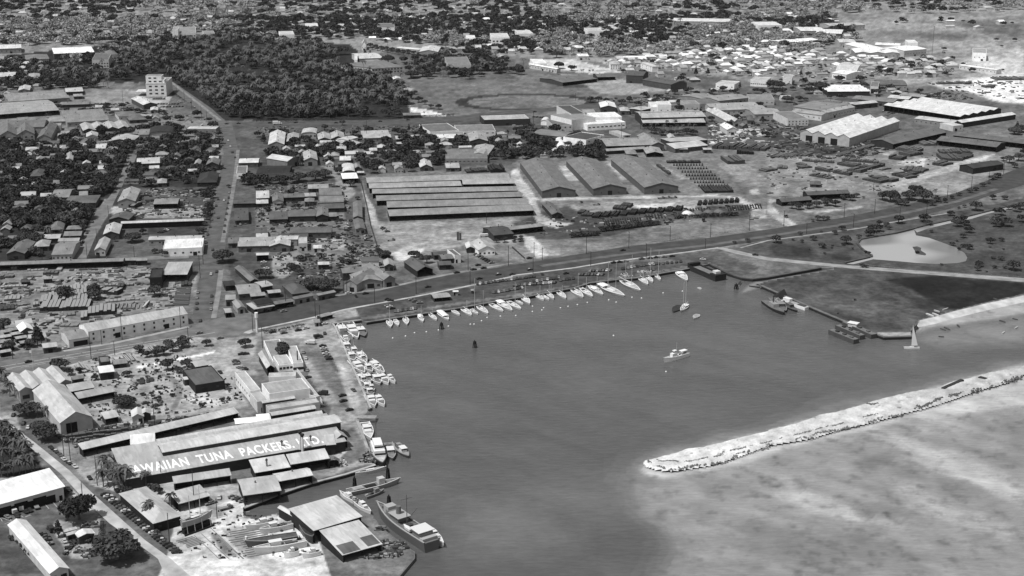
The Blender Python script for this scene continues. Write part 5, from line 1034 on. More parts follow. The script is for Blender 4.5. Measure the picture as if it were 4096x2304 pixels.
def palm_arrays(rs, H, R, nf=15):
    V = []; F = []
    for i in range(nf):
        a = 2 * math.pi * i / nf + rs.rand() * .35; el = rs.uniform(-.25, 1.0); L = R * rs.uniform(.8, 1.1); p = []; nseg = 4
        for k in range(nseg + 1):
            t = k / nseg; r = L * t * (1 - .12 * t); z = H + L * (math.sin(el) * t - .75 * t * t); r *= math.cos(el * .6)
            w_ = (.12 + .36 * math.sin(math.pi * min(1, t * 1.05 + .05))) * R * .3; p.append((r, z, w_))
        o = len(V)
        for r, z, w_ in p: V += [(r * math.cos(a) - w_ * math.sin(a), r * math.sin(a) + w_ * math.cos(a), z - w_ * .35), (r * math.cos(a), r * math.sin(a), z), (r * math.cos(a) + w_ * math.sin(a), r * math.sin(a) - w_ * math.cos(a), z - w_ * .35)]
        for k in range(nseg):
            q = o + k * 3; F += [(q, q + 1, q + 4, q + 3), (q + 1, q + 2, q + 5, q + 4)]
    return np.array(V), np.array(F)
def palm_proto(H, R, seed):
    rs = np.random.RandomState(seed); v, f = palm_arrays(rs, H, R, 17); root = empty('palm_tree', (0, 0, 0)); root['category'] = 'palm tree'
    c = bpy.data.objects.new('crown', np_mesh('crown', v, f, M_PALM)); COL.objects.link(c); c.parent = root
    t = MB().cyl((0, 0, -.2), (.15, .1, H * .5), .24, .17, 6, False).cyl((.15, .1, H * .5), (0, 0, H), .17, .13, 6).build('trunk', M_BARK, root); return Proto(root, [c, t])
TP = {'big': [tree_proto('broadleaf_tree', 8, 9.5, 2600, .62, 'round', M_LEAF, 3 + i) for i in range(3)],
      'mid': [tree_proto('broadleaf_tree', 4.6, 6.8, 800, .55, 'round', M_LEAF, 13 + i) for i in range(5)],
      'pale': [tree_proto('broadleaf_tree', 4.6, 6.5, 700, .55, 'round', M_LEAF_HAZED, 23 + i) for i in range(3)],
      'col': [tree_proto('ironwood_tree', 2.6, 11, 500, .5, 'column', M_LEAF, 33 + i) for i in range(2)],
      'bush': [tree_proto('bush', 1.8, 2.2, 200, .35, 'round', M_LEAF, 43 + i, 'bush') for i in range(3)],
      'palm': [palm_proto(7.2, 3.9, 53 + i) for i in range(4)]}
LOOK = {'big': 'broad dark spreading tree', 'mid': 'dark round-crowned tree', 'pale': 'haze-tinted round tree', 'col': 'tall narrow ironwood tree', 'bush': 'low dark bush', 'palm': 'coconut palm'}
GRP = {'big': 'broadleaf trees among the streets', 'mid': 'broadleaf trees among the streets', 'pale': 'broadleaf trees among the streets', 'col': 'ironwood trees', 'bush': 'bushes', 'palm': 'coconut palms'}
TREES = []           # (kind, x, y, scale, individually placed?)
def tr(kind, t, pts, s=1.0):
    for p in pts.split():
        q = p.split(','); x, y = G(t, float(q[0]), float(q[1])); TREES.append((kind, x, y, s * (float(q[2]) if len(q) > 2 else 1), True))
# trees placed one by one (pixel of the trunk foot, scale)
tr('big', 'l', '1360,760,1.0 2000,1443,1.2'); tr('col', 'l', '1010,1070,.8'); tr('bush', 'l', '330,1180,1 480,1340,1.2 210,1110,1 560,1400,1.2 400,1260,1.1 1110,300,1.6 1150,340,1.3 1400,1130,1.1 1500,1160,1 1250,1190,1 2680,1010,1')
tr('big', 'd0', '470,250,.85'); tr('big', 'c0', '290,1290,.8 1240,1200,.72 400,1440,.6'); tr('mid', 'c0', '1400,650,.7 700,880,.6 600,830,1.1 960,930,.5 1280,900,.6 800,860,.5 2080,590,.6 2470,600,.9 1690,830,.9 1880,800,.8 1800,860,.6 2300,1000,.3')
tr('mid', 'c0', '1480,700,.6 1560,690,.7 1650,680,.8 1740,640,.9 1830,600,.9 1700,600,.7 1840,560,.8 1590,650,.6'); tr('palm', 'c0', '1910,600,.9 60,1000,1.2 100,1100,1.2 20,950,1.2 130,1000,1.1 380,1300,1.1 480,1330,1 190,1130,1 -20,1060,1.2')
tr('palm', 'd0', '20,620,1.1 80,620,1.1 140,600,1.1 200,590,1.1 260,580,1.1 320,570,1.1 40,500,1.2 110,480,1.2 170,500,1.2 230,490,1.1 290,500,1 20,400,1.2 80,390,1.2 150,400,1.2 210,390,1.2 270,420,1.1 10,300,1.2 60,300,1.2 130,310,1.2 190,330,1.2 20,220,1.2 60,210,1.2 100,250,1.1 -30,350,1.2 -40,560,1.1 350,560,.8')
tr('palm', 'd0', '1040,720,1.3 1090,710,1.2 1150,740,1.3 1210,740,1.2 1290,730,1.3 1170,680,1.2 1100,660,1.2 1240,700,1.2 1470,720,1.1 1730,960,1.1 1500,1050,1.2 1340,960,.6 1030,600,1.3 1090,590,1.3'); tr('bush', 'd0', '1180,780,.9 1240,770,.9 1300,760,.9 1500,740,1.2 1560,760,1.4 1600,790,1.3 1680,930,1 1560,1080,.8')
tr('big', 'b0', '2240,1130,1.0 1330,930,.85'); tr('mid', 'b0', '1650,1070,.8 1560,1040,.6 2060,760,.6 2080,700,.6 2300,380,.5 1440,850,.7 1160,920,.5 340,1060,1 400,1070,.7 900,700,1 840,820,.8 830,690,.9 740,700,1.1 980,1080,.3')
tr('col', 'b0', '1760,880,.3'); tr('big', 'b1', '560,1400,.9 720,1430,.9 430,320,.9 600,310,1.0 700,280,.8 1300,1080,.6 1590,1080,.5'); tr('mid', 'b1', '1720,1140,.9 1650,1100,.6 1240,1060,.7 950,370,1 1020,500,.5 550,930,.7 2300,860,.5 860,1130,.6 930,1150,.7 1100,1140,.6 350,1210,.8 400,1220,.7 100,1290,1.0 40,1290,.9 2500,930,.6 2420,930,.5')
tr('col', 'b1', '450,160,1.1 470,150,.9'); tr('mid', 'c1', '270,640,.8 290,690,.6 1580,130,.2'); tr('mid', 'c0', '1560,90,1.1 950,60,1')
tr('col', 'c0', '380,590,1.3 420,580,.9'); tr('mid', 'c0', '310,600,.8 40,430,1.1 660,120,1.3 960,120,1.2')
# park and boulevard trees
tr('mid', 'b3', '80,935,.95 320,860,.5 450,910,.6 535,832,.25 670,850,.5 745,810,.6 1040,820,.75 1120,760,.6 1190,770,.6 1310,740,.95 1570,720,1.1 1220,800,.5 1835,660,.7 2090,610,1.2 1975,580,.4 1920,590,.3 2300,740,1.2 1900,770,.9 1990,760,.8 2235,945,.75 2105,1215,.55 2540,600,.9 2420,600,.6 2260,500,.6 2380,500,.6 1640,830,.4 915,890,.5 450,720,.35 560,710,.6 500,710,.6')
tr('bush', 'b3', '850,1000,.6 760,960,.9 800,950,.7 650,970,.6 560,980,.6 340,930,1 250,910,.8 2340,1110,1.4 2280,1190,1 2380,1190,1 2020,1000,1.8 1960,980,1.2 985,1040,.9 1015,1050,.9 1500,1040,1 640,990,.6 1900,920,.8 1850,960,1.4 1920,1010,1 950,1180,1.2 990,1185,.9 180,680,1 600,700,1.2')
tr('big', 'b3', '1230,520,1.0 1420,500,.9 1560,520,1.1 1480,440,.8'); tr('mid', 'b3', '1150,500,1 1300,550,.9 1650,560,.7 1380,560,.8 240,590,.8 310,600,.8 400,590,.9 490,580,.9 600,560,.9 680,570,.8 560,540,.7 830,510,.9 760,500,.7 960,490,.3 890,480,.6'); tr('palm', 'b3', '1680,460,.9 300,580,.7')
tr('bush', 'b3', '1700,520,2 1780,530,1.6 1850,490,1.4 1920,460,1.4 2030,430,1.6 2090,410,1.6 2160,370,1.6 2260,300,2.2 2310,280,2.2 2220,340,1'); tr('mid', 'b3', '2430,130,1 2520,110,1.1 2480,180,.8 2370,110,.7 2576,60,1'); tr('big', 'a3', '2480,1200,.9 2550,1180,.9')
tr('mid', 'b2', '1100,800,.1 2240,945,.35 2370,930,.5'); tr('bush', 'b2', '80,920,1.4 30,900,1.2 20,930,1 90,890,1'); 
for i, x in enumerate(range(600, 870, 36)): tr('bush', 'b2', '%d,%d,1.3 %d,%d,1.2' % (x, 880 - i * 3, x + 12, 862 - i * 3))
for i, x in enumerate(range(900, 1500, 40)): tr('bush', 'b2', '%d,%d,1.7' % (x, 820 - (x - 900) * .12))
for i, x in enumerate(range(1560, 2180, 45)): tr('bush', 'b2', '%d,%d,1.5' % (x + 100, 690 - (x - 1560) * .05))
# a clipped hedge row and street trees by the school
tr('mid', 'a1', '1760,940,.8 1840,950,.9 1500,880,1 1430,890,1 1560,840,1.2 1640,880,1.1 1700,900,.8 1600,800,.8 870,1110,.8 880,1190,.7 690,1160,.9 1030,1170,.7'); tr('palm', 'a1', '1690,1010,.6 1520,800,.8')
for i in range(14): tr('mid', 'a1', '%d,%d,1' % (1150 + i * 55, 330 + i * 9)); tr('mid', 'a1', '%d,%d,.9' % (1170 + i * 52, 350 + i * 9))
tr('big', 'a1', '660,420,1.1 1330,490,1.2 2260,560,1.1 1560,640,1.1 1680,620,1 300,330,1.2 520,330,1.1'); tr('col', 'a1', '1100,430,1.2 1150,430,1.2 1040,900,.7 80,1290,1.1 1660,1190,1 1540,1180,.8 1460,850,1.1'); tr('big', 'a2', '470,540,.9 600,560,.7 450,430,1'); tr('palm', 'a2', '700,590,.8 720,580,.7 780,590,.8 815,590,.7 380,600,.7 410,600,.7 460,600,.7')
tr('mid', 'a2', '790,880,1.1 870,880,1 950,880,.9 1100,900,1.1 1180,880,1 1620,890,1 1680,900,1.1 1700,930,.8 2000,770,.6 1430,880,.8 1800,770,.8 2120,770,1.1 2260,780,.8 1500,830,.7 1560,810,.6 1640,800,1'); tr('palm', 'a2', '1330,1140,.9 1400,1160,.9 1460,1150,.9 1530,1170,1 1600,1180,1 1660,1170,1 1720,1180,1 1780,1160,1 1840,1150,.9 1560,1130,1 1640,1120,1 1480,1220,.9 1560,1220,.9 1700,1230,.9 1800,1210,.9 1200,1010,.8 1260,1040,.8')
tr('mid', 'a2', '1400,1190,1 1450,1200,1 1520,1210,1 1600,1210,1 1680,1210,1.1 1760,1200,1 1820,1210,1 660,1230,1.1 720,1240,1 760,1300,1.1 820,1310,1.1 880,1330,1 620,1300,1 700,1330,1.1 640,1390,1.1 760,1400,1.1 850,1400,1 900,1420,1 560,1330,1 500,1300,.9 430,1330,1 380,1360,1 300,1330,.9 200,1300,.8 340,1280,.8 240,1260,.7 100,1340,.9 60,1400,1 180,1430,1 280,1430,1 380,1430,1 480,1430,1')
tr('big', 'a3', '530,770,1.2 190,880,.9 120,750,1 50,740,1'); tr('col', 'a3', '330,620,1 2505,1150,1 160,140,1.1 250,160,1'); tr('col', 'a2', '1850,620,1.2 1970,610,1.2 2200,150,1.3 1280,130,1.1 1100,90,1.2 2290,740,.8')
tr('big', 'b2', '20,60,.8 100,40,.8'); 
# scattered trees and houses of the town
HP = {}
def house_proto(i, typ, W, D, h, rise, rt, wt_):
    root, _ = make_building('house', typ, (0, -5000), 0, W, D, h, rise, rt, wt_, None, 'house', over=.4, win=(3, [1.2], 1.2, 1.1) if i % 2 else (2, [1.2], 1.4, 1.1))
    ch = kids(root); return Proto(root, ch), W, D, typ
HSPEC = [('hx', 11, 9, 3.2, 2.2), ('gx', 10, 8, 3.2, 2.2), ('gy', 8, 11, 3.4, 2.4), ('hx', 14, 10, 3.4, 2.6), ('gx', 14, 7, 3, 1.4), ('gy', 9, 14, 4.2, 2.6)]
HT = [(88, 'dark'), (118, 'grey'), (148, 'light grey'), (182, 'pale'), (225, 'white')]
HPROT = []
for ti, (rt, tn) in enumerate(HT):
    for i, (ty, W, D, h, rs_) in enumerate(HSPEC):
        p, W, D, ty = house_proto(i + ti, ty, W, D, h, rs_, rt, [90, 130, 160][(i + ti) % 3]); HPROT.append((p, W, D, ti, ty, h, rs_))
HOUSES = []
mark(world('a1 880,500 1450,500 1450,600 1150,610 950,580'), [occ, occb]); mark(world('a0 920,440 1180,440 1180,500 920,500'), [occ, occb]); mark(world('a0 1700,180 2180,180 2180,225 1700,225'), [occ, occb])
def zone(s, ph, pt, tones, kinds, step=(17, 19), ts=1.0, ang=CITY, tn=2, hole=0):
    poly = world(s); ca, sa = math.cos(ang), math.sin(ang)
    R = [(x * ca + y * sa, -x * sa + y * ca) for x, y in poly]; u0, u1 = min(p[0] for p in R), max(p[0] for p in R); v0, v1 = min(p[1] for p in R), max(p[1] for p in R)
    v = v0
    while v < v1:
        u = u0
        while u < u1:
            uu, vv = u + rnd.uniform(-2, 2), v + rnd.uniform(-3, 3); x, y = uu * ca - vv * sa, uu * sa + vv * ca
            if pin(np.array([x]), np.array([y]), poly)[0] and not (hole and fbm(np.array([x / 45 + 5]), np.array([y / 45]), 3)[0] < hole):
                if rnd.random() < ph and not isocc(x, y, None, 7):
                    ti = rnd.choice(tones); k = rnd.randrange(6); HOUSES.append((x, y, ang + rnd.choice([0, math.pi / 2, math.pi]) + rnd.uniform(-.06, .06), ti * 6 + k))
                    mark([(x - 6, y - 5), (x + 6, y - 5), (x + 6, y + 5), (x - 6, y + 5)], [occb])
                for _ in range(tn):
                    if rnd.random() < pt * (.35 + 1.3 * fbm(np.array([x / 30]), np.array([y / 30]), 2)[0]):
                        tx, ty = x + rnd.uniform(-step[0] / 2, step[0] / 2), y + rnd.uniform(-step[1] / 2, step[1] / 2)
                        if not isocc(tx, ty, occb, 2): TREES.append((rnd.choice(kinds if kinds is not K2 or fbm(np.array([x / 210 + 3]), np.array([y / 420]), 3)[0] > .39 else K1), tx, ty, ts * rnd.uniform(.55, 1.35), False))
            u += step[0]
        v += step[1]
K1 = ['mid', 'mid', 'mid', 'mid', 'palm', 'bush', 'big']; K2 = ['mid', 'pale', 'pale', 'pale', 'palm', 'pale', 'pale', 'pale']; K3 = ['pale', 'pale', 'mid', 'palm', 'bush']
zone('b0 -100,-40 2160,-40 2160,340 1200,380 1000,640 850,900 0,1060 -100,1060', .55, .95, [0, 0, 1, 1, 2, 3], K1, (17, 18), 1.0, tn=4)
zone('b0 -60,440 1000,400 900,700 -60,800', .2, .95, [0, 0, 1], K1, (12, 12), 1.1, tn=3)
zone('a0 -150,1240 2270,1130 2280,1449 -150,1449', .5, .8, [0, 1, 2, 2, 3], K1, (17, 18), 1.0, tn=3)
zone('a0 -150,760 1400,960 2150,1080 2200,1110 900,1060 -150,1000', .25, .45, [1, 2, 3], K1, (19, 22), .8)
zone('a0 -150,440 500,500 760,500 900,740 -150,760', .3, 1, [1, 2, 3], K1, (16, 16), 1.1, tn=4)
zone('a1 0,1190 2500,1200 2550,1449 0,1449', .5, .85, [0, 1, 2, 3, 3], K1, (17, 18), .95, tn=3)
zone('b1 380,0 1900,20 2400,100 1900,190 1000,270 760,180 660,160', .45, .85, [0, 1, 2, 3], K1, (17, 18), .95, tn=3)
zone('b1 2400,-80 2576,-60 2576,150 2400,100', .2, .7, [2, 3], K1, (17, 18), .95, tn=3)
zone('a2 0,1150 900,1240 940,1449 0,1449', .22, .9, [1, 2, 3], K1, (17, 18), 1.0, tn=3)
zone('b1 0,330 900,350 940,560 820,900 500,1040 0,1020', .15, .22, [0, 1, 2], ['mid', 'bush', 'palm'], (18, 18), .6)
zone('b1 240,1040 1200,1010 1300,1180 600,1250 260,1300', .1, .5, [0, 1, 2], ['bush', 'mid', 'bush'], (14, 14), .6)
zone('b0 2060,400 2200,400 2150,900 2040,1100', 0, .7, [1], ['mid', 'bush'], (8, 9), .6)
zone('b0 2400,260 2576,250 b1 380,350 0,400 b0 2380,420', 0, .9, [1], ['mid', 'big', 'mid'], (12, 12), .9)
zone('b1 0,420 900,420 900,900 0,980', 0, .25, [1], ['bush', 'mid'], (12, 12), .5)
zone('a2 1150,780 2576,740 2576,1250 2000,1240 2000,1000 1200,950', .22, .35, [1, 2, 3], ['mid', 'bush', 'mid'], (20, 22), .8)
zone('a3 0,560 1200,640 1700,800 1150,900 800,1000 300,1000 0,800', .28, .35, [1, 2, 2, 3], ['mid', 'mid', 'bush'], (20, 22), .9)
zone('a2 880,500 1400,400 2576,340 a3 900,400 1300,480 1500,640 900,560 300,520 a2 2576,640 1700,560 1200,560', .62, .45, [2, 3, 3, 4, 4], ['pale', 'pale', 'mid', 'palm', 'bush'], (18, 21), .85)
zone('a3 1300,480 2000,480 2100,560 1500,680', .4, .5, [2, 3], ['mid', 'pale'], (22, 26), .9)
zone('a3 900,560 1700,420 1900,520 1400,640', .3, .5, [2, 3], ['mid', 'pale'], (22, 26), .9)
zone('a1 -20,40 2576,20 a2 2576,0 a3 600,0 900,240 300,420 a2 2576,360 1500,380 850,440 300,400 a1 2500,400 1900,300 1100,260 600,240 0,200', .34, .95, [1, 2, 3, 3, 4], K2, (23, 26), 1.25, tn=3)
zone('a0 -60,40 2576,20 2576,230 1700,250 900,300 400,300 -60,330', .36, .95, [1, 2, 3, 3], K2, (23, 26), 1.25, tn=3)
zone('a0 -60,-330 2576,-330 a1 2576,-330 a2 2576,-330 a3 2700,-330 2700,-20 0,-20 a2 0,10 a0 -60,20', .3, .9, [1, 2, 3], K2, (34, 38), 1.5, tn=2)
zone('a3 900,60 2576,40 2576,200 1400,120', .08, .25, [3, 4], ['mid', 'bush'], (40, 40), 1.0)
zone('a3 1200,480 2576,200 2576,560 2000,600', .05, .15, [3], ['bush', 'mid'], (40, 40), .8)
zone('a2 1150,560 2050,690 1700,700 1200,600', .4, .4, [2, 3], ['mid'], (18, 20), .8)
zone('a1 1900,300 2500,420 2576,640 a2 150,520 a1 2500,580 1700,560', .1, .9, [2, 3], ['mid', 'mid', 'palm', 'big'], (16, 18), 1.1, tn=2)
zone('c0 900,740 1500,640 1950,700 1850,900 2500,900 2450,1150 1000,1400 700,1200', .0, .2, [1], ['bush'], (9, 9), .8, tn=1)
zone('c0 -60,380 330,340 600,580 -60,680', .5, .5, [3, 3, 4], ['mid', 'bush'], (14, 12), .8, ang=math.radians(30))
zone('b3 0,960 900,800 2000,640 2576,560 2576,1240 1200,1170 0,1060', 0, .16, [1], ['bush', 'bush', 'mid'], (13, 13), .8, tn=1)
zone('c3 350,60 1100,60 1500,200 1300,400 900,380', 0, .05, [1], ['bush'], (13, 13), .5, tn=1)
# the dark palm grove and its neighbours
zone('a0 350,600 900,470 1500,300 2576,220 a1 0,220 300,300 850,420 700,480 850,560 1200,600 1480,680 1500,800 1560,900 1420,1030 0,1060 a0 2576,1060 2240,1060 1750,680 1660,600 1380,600 1100,740 900,740 640,700', .0, 1.0, [1], ['palm', 'palm', 'palm', 'palm', 'mid', 'col'], (13, 13), 1.25, tn=2, hole=.42)
zone('a0 2050,840 2576,760 a1 500,900 1400,1030 0,1050 a0 2576,1050 2240,1050', .0, .9, [1], ['mid'], (15, 15), 1.1, tn=2)
zone('a0 150,640 350,560 900,400 1500,230 2576,150 a1 300,230 700,330 900,430 300,300 a0 2576,240 1500,320 900,490 400,640', .08, .9, [2], ['mid', 'big', 'pale', 'col'], (17, 17), 1.3, tn=2)
zone('a1 1500,470 2500,520 2576,620 a2 200,580 a1 2200,640 1500,640', .0, .8, [1], ['mid', 'palm', 'col'], (16, 16), 1.2, tn=2)
HOUSES.sort(key=lambda q: W2P(q[0], q[1])[1], reverse=True)
inview = lambda x, y, m=0: (lambda p: -60 - m < p[0] < 4156 + m and -60 < p[1] < 2330)(W2P(x, y))
HOUSES = [q for q in HOUSES if inview(q[0], q[1], 40)]
NB = 215
sh = {'hx': 'hip-roofed house', 'gx': 'gabled house', 'gy': 'gabled house'}
def put_house(x, y, a, k):
    P, W, D, ti, ty, h, rs_ = HPROT[k]; ca, sa = math.cos(a), math.sin(a)
    r = P.put((x - W / 2 * ca + D / 2 * sa, y - W / 2 * sa - D / 2 * ca, 0), a, 1.0, group='houses of the town')
    PEND.append((r, x, y, HT[ti][1] + ' ' + sh[ty]))
near_h = HOUSES[:NB]; far_h = HOUSES[NB:]
for q in near_h: put_house(*q)
BX = {}
for x, y, a, k in far_h:
    P, W, D, ti, ty, h, rs_ = HPROT[k]; ca, sa = math.cos(a), math.sin(a); big = 1.25; W2, D2, h2 = W * big, D * big, h * 1.35
    o = (x - W2 / 2 * ca + D2 / 2 * sa, y - W2 / 2 * sa - D2 / 2 * ca); T_ = lambda p: (o[0] + p[0] * ca - p[1] * sa, o[1] + p[0] * sa + p[1] * ca, p[2])
    wb = BX.setdefault('w', MB()); rb = BX.setdefault(ti, MB())
    wb.add([T_(p) for p in [(0.4, .4, 0), (W2 - .4, .4, 0), (W2 - .4, D2 - .4, 0), (.4, D2 - .4, 0), (.4, .4, h2), (W2 - .4, .4, h2), (W2 - .4, D2 - .4, h2), (.4, D2 - .4, h2)]], [(0, 1, 5, 4), (1, 2, 6, 5), (2, 3, 7, 6), (3, 0, 4, 7)])
    m = D2 / 2 if ty[0] == 'h' else 0; z1 = h2 + rs_ * 1.2
    rb.add([T_(p) for p in [(0, 0, h2), (W2, 0, h2), (W2, D2, h2), (0, D2, h2), (m * .8, D2 / 2, z1), (W2 - m * .8, D2 / 2, z1)]], [(0, 1, 5, 4), (2, 3, 4, 5), (1, 2, 5), (3, 0, 4)])
if far_h:
    allv = []; allf = []; mi = []; ms = []
    for j, (kk, b) in enumerate(BX.items()):
        o = len(allv); allv += b.v; allf += [tuple(i + o for i in f) for f in b.f]; mi += [j] * len(b.f); ms.append(mat('wall', 150) if kk == 'w' else mat('roof', HT[kk][0] + 8))
    me = bpy.data.meshes.new('far_houses'); me.from_pydata(allv, [], allf)
    for m_ in ms: me.materials.append(m_)
    me.polygons.foreach_set('material_index', mi); o = bpy.data.objects.new('far_houses', me); COL.objects.link(o)
    tag(o, 'distant small houses filling the upper part of the town', 'houses', kind='stuff')
for P in HPROT: P[0].drop()
# trees: the nearest individually, the rest of each kind in one mass
TREES = [q for q in TREES if inview(q[1], q[2], 60)]
hand = [q for q in TREES if q[4]]; auto = sorted([q for q in TREES if not q[4]], key=lambda q: W2P(q[1], q[2])[1], reverse=True)
cls = {'big': 'b', 'mid': 'b', 'pale': 'b', 'col': 'c', 'bush': 's', 'palm': 'p'}; cnt = {'b': 0, 'c': 0, 's': 0, 'p': 0}; CAP = {'b': 290, 'c': 60, 's': 150, 'p': 290}; rest = []
for q in hand + auto:
    k, x, y, s, hd = q; c = cls[k]
    if cnt[c] < CAP[c] and (hd or W2P(x, y)[1] > 420):
        cnt[c] += 1; P = rnd.choice(TP[k]); r = P.put((x, y, 0), rnd.uniform(0, 6.28), (s * rnd.uniform(.9, 1.1), s * rnd.uniform(.9, 1.1), s * rnd.uniform(.85, 1.15)), group=GRP[k]); PEND.append((r, x, y, LOOK[k] if s > .75 or k in ('bush', 'col', 'palm') else 'small dark round tree' if k != 'pale' else 'small pale round tree'))
    else: rest.append(q)
for k in TP:
    for P in TP[k]: P.drop()
def mass(name, L, lowgen, m, lab, cat):
    if not L: return
    protos = [lowgen(np.random.RandomState(90 + i)) for i in range(4)]; V = []; F = []; o = 0
    for (k, x, y, s, hd) in L:
        v, f = protos[rnd.randrange(4)]; a = rnd.uniform(0, 6.28); c_, s_ = math.cos(a), math.sin(a); q = v * (s * np.array([1, 1, rnd.uniform(.85, 1.2)]))
        V.append(np.stack([x + q[:, 0] * c_ - q[:, 1] * s_, y + q[:, 0] * s_ + q[:, 1] * c_, q[:, 2]], 1)); F.append(f + o); o += len(v)
    me = np_mesh(name, np.concatenate(V), np.concatenate(F), m); ob = bpy.data.objects.new(name, me); COL.objects.link(ob); tag(ob, lab, cat, kind='stuff')
def lg(R, H, n, size):
    return lambda rs: leaf_cloud(rs, lobes_for(rs, R, H, 'round'), n, size)
mass('far_trees', [q for q in rest if q[0] in ('mid', 'big', 'col', 'bush')], lg(5.2, 7.2, 200, .95), M_LEAF, 'distant dark broadleaf trees merging between the far houses', 'trees')
mass('far_haze_tinted_trees', [q for q in rest if q[0] == 'pale'], lg(5.6, 7, 200, 1.0), M_LEAF_HAZED, 'distant tree crowns coloured pale with haze in the far town', 'trees')
def lowpalm(rs):
    v, f = palm_arrays(rs, rs.uniform(7.5, 11.5), 4.1, 12); mb = MB().cyl((0, 0, 0), (0, 0, 9.4), .22, .15, 4, False); return np.concatenate([v, np.array(mb.v)]), np.concatenate([f, np.array([q for q in mb.f]) + len(v)])
mass('palm_grove', [q for q in rest if q[0] == 'palm'], lowpalm, M_PALM, 'dense dark coconut palm grove beyond the cross street', 'palm grove')
print('TREES', len(TREES), cnt, 'rest', len(rest), 'houses', len(HOUSES))

# ---------------------------------------------------------------- vehicles
def sedan(i, t, tn, white_top=False):
    root = empty('car', (0, 0, 0)); root['category'] = 'car'; m = mat('paint', t); top = mat('paint', 190) if white_top else m
    side = [(-2.4, .35), (-2.42, .8), (-2.1, 1.0), (-1.2, 1.08), (1.0, 1.08), (2.1, .98), (2.42, .75), (2.42, .35)]
    b = MB(); b.extr(side, -.88, .88, 'y'); b.extr([(-1.9, .4), (-1.8, .75), (-1.5, .85), (1.9, .8), (2.0, .4)], -.95, .95, 'y')
    body = b.build('body', m, root)
    g = MB().extr([(-1.45, 1.05), (-1.05, 1.48), (.35, 1.48), (.95, 1.05)], -.74, .74, 'y').build('windows', mat('glass', 50), root)
    r = MB().extr([(-1.12, 1.46), (-.95, 1.58), (.2, 1.58), (.42, 1.46)], -.7, .7, 'y').build('roof', top, root)
    ps = [body, g, r]
    for x in (-1.45, 1.45):
        for y in (-.85, .85): ps.append(MB().cyl((x, y - .12, .36), (x, y + .12, .36), .36, .36, 8).build('wheel', mat('plain', 30), root))
    return Proto(root, ps), tn
def truck(t, box_t, tn, L=6.5, flat=False):
    root = empty('truck', (0, 0, 0)); root['category'] = 'truck'; m = mat('paint', t)
    ps = [MB().box(L / 2 - 2.6, L / 2 - 1.1, -.95, .95, .6, 2.1).box(L / 2 - 1.1, L / 2, -.7, .7, .55, 1.3).build('cab', m, root), MB().box(-L / 2, L / 2 - 2.7, -1.1, 1.1, .8, 1.3 if flat else 2.7).build('cargo_body', mat('plain', box_t), root),
          MB().box(L / 2 - 2.2, L / 2 - 1.07, -.8, .8, 1.5, 2.0).build('windows', mat('glass', 50), root)]
    for x in (-L / 2 + 1.2, L / 2 - 1.0):
        for y in (-.9, .9): ps.append(MB().cyl((x, y - .14, .45), (x, y + .14, .45), .45, .45, 8).build('wheel', mat('plain', 30), root))
    return Proto(root, ps), tn
CAR = [sedan(0, 48, 'black'), sedan(1, 92, 'grey'), sedan(2, 125, 'pale'), sedan(3, 195, 'white'), sedan(4, 60, 'white-topped', True)]
TRK = [truck(70, 62, 'dark box'), truck(215, 215, 'white'), truck(110, 140, 'grey flatbed', 7, True)]
def veh(kind, t, x, y, hd, lab=None, grp=None, px_heading=True, xy=None, name=None, sc_=1.0):
    a = xy or G(t, x, y)
    P = CAR[kind] if kind < 10 else TRK[kind - 10]
    return P[0].put((a[0], a[1], .12), hd, sc_, lab, grp)
def heading(t, p, q):
    a, b = G(t, *p), G(t, *q); return math.atan2(b[1] - a[1], b[0] - a[0])
def row(t, p0, p1, n, mode, phrase, end, tones, jit=.35, lift=None, skip=0.0):
    a, b = G(t, *p0), G(t, *p1); L = math.dist(a, b); dr = math.atan2(b[1] - a[1], b[0] - a[0]); hd = dr + {'along': 0, 'perp': math.pi / 2, 'diag': math.radians(62), 'diag2': math.radians(118)}[mode]; k = 0
    for i in range(n):
        if rnd.random() < skip: continue
        f = (i + .5) / n; x = a[0] + (b[0] - a[0]) * f + rnd.uniform(-jit, jit); y = a[1] + (b[1] - a[1]) * f + rnd.uniform(-jit, jit)
        c = rnd.choice(tones); kk = CAR[c]; kk[0].put((x, y, .12), hd + rnd.uniform(-.05, .05) + (math.pi if rnd.random() < .3 else 0), 1.0, '%s sedan, %s from %s in the row %s' % (kk[1], NTH[k], end, phrase), 'cars parked in the row ' + phrase); k += 1
DK_ = [0, 0, 0, 0, 1, 2]; MX = [0, 0, 0, 1, 1, 2, 3, 3]
row('p', (20, 900), (1560, 690), 21, 'diag', 'against the boulevard kerb', 'the left', MX)
row('p', (440, 1120), (1250, 980), 12, 'diag', 'nearest the quay, left part', 'the left', MX); row('p', (980, 930), (2080, 850), 16, 'diag', 'in the car park, second line', 'the left', MX)
row('p', (1480, 830), (2200, 720), 10, 'diag', 'behind the second line', 'the left', MX); row('p', (2150, 800), (2560, 740), 5, 'diag', 'at the second line end', 'the left', MX)
row('e', (1010, 260), (1340, 260), 8, 'diag', 'behind the schooner, near line', 'the left', MX); row('e', (1150, 215), (1440, 205), 7, 'diag', 'behind the schooner, far line', 'the left', MX)
row('e', (1430, 110), (1660, 90), 3, 'along', 'beside the boulevard lamp', 'the left', DK_); row('e', (1550, 190), (2020, 110), 12, 'diag', 'behind the large ketch', 'the left', MX)
row('e', (1780, 60), (2260, 20), 5, 'along', 'nearest the boulevard, right', 'the left', DK_, skip=.1); row('e', (1960, 130), (2350, 90), 7, 'diag', 'near the car park end', 'the left', MX)
row('e', (1880, 205), (2000, 190), 3, 'diag', 'by the tall yacht mast', 'the left', DK_)
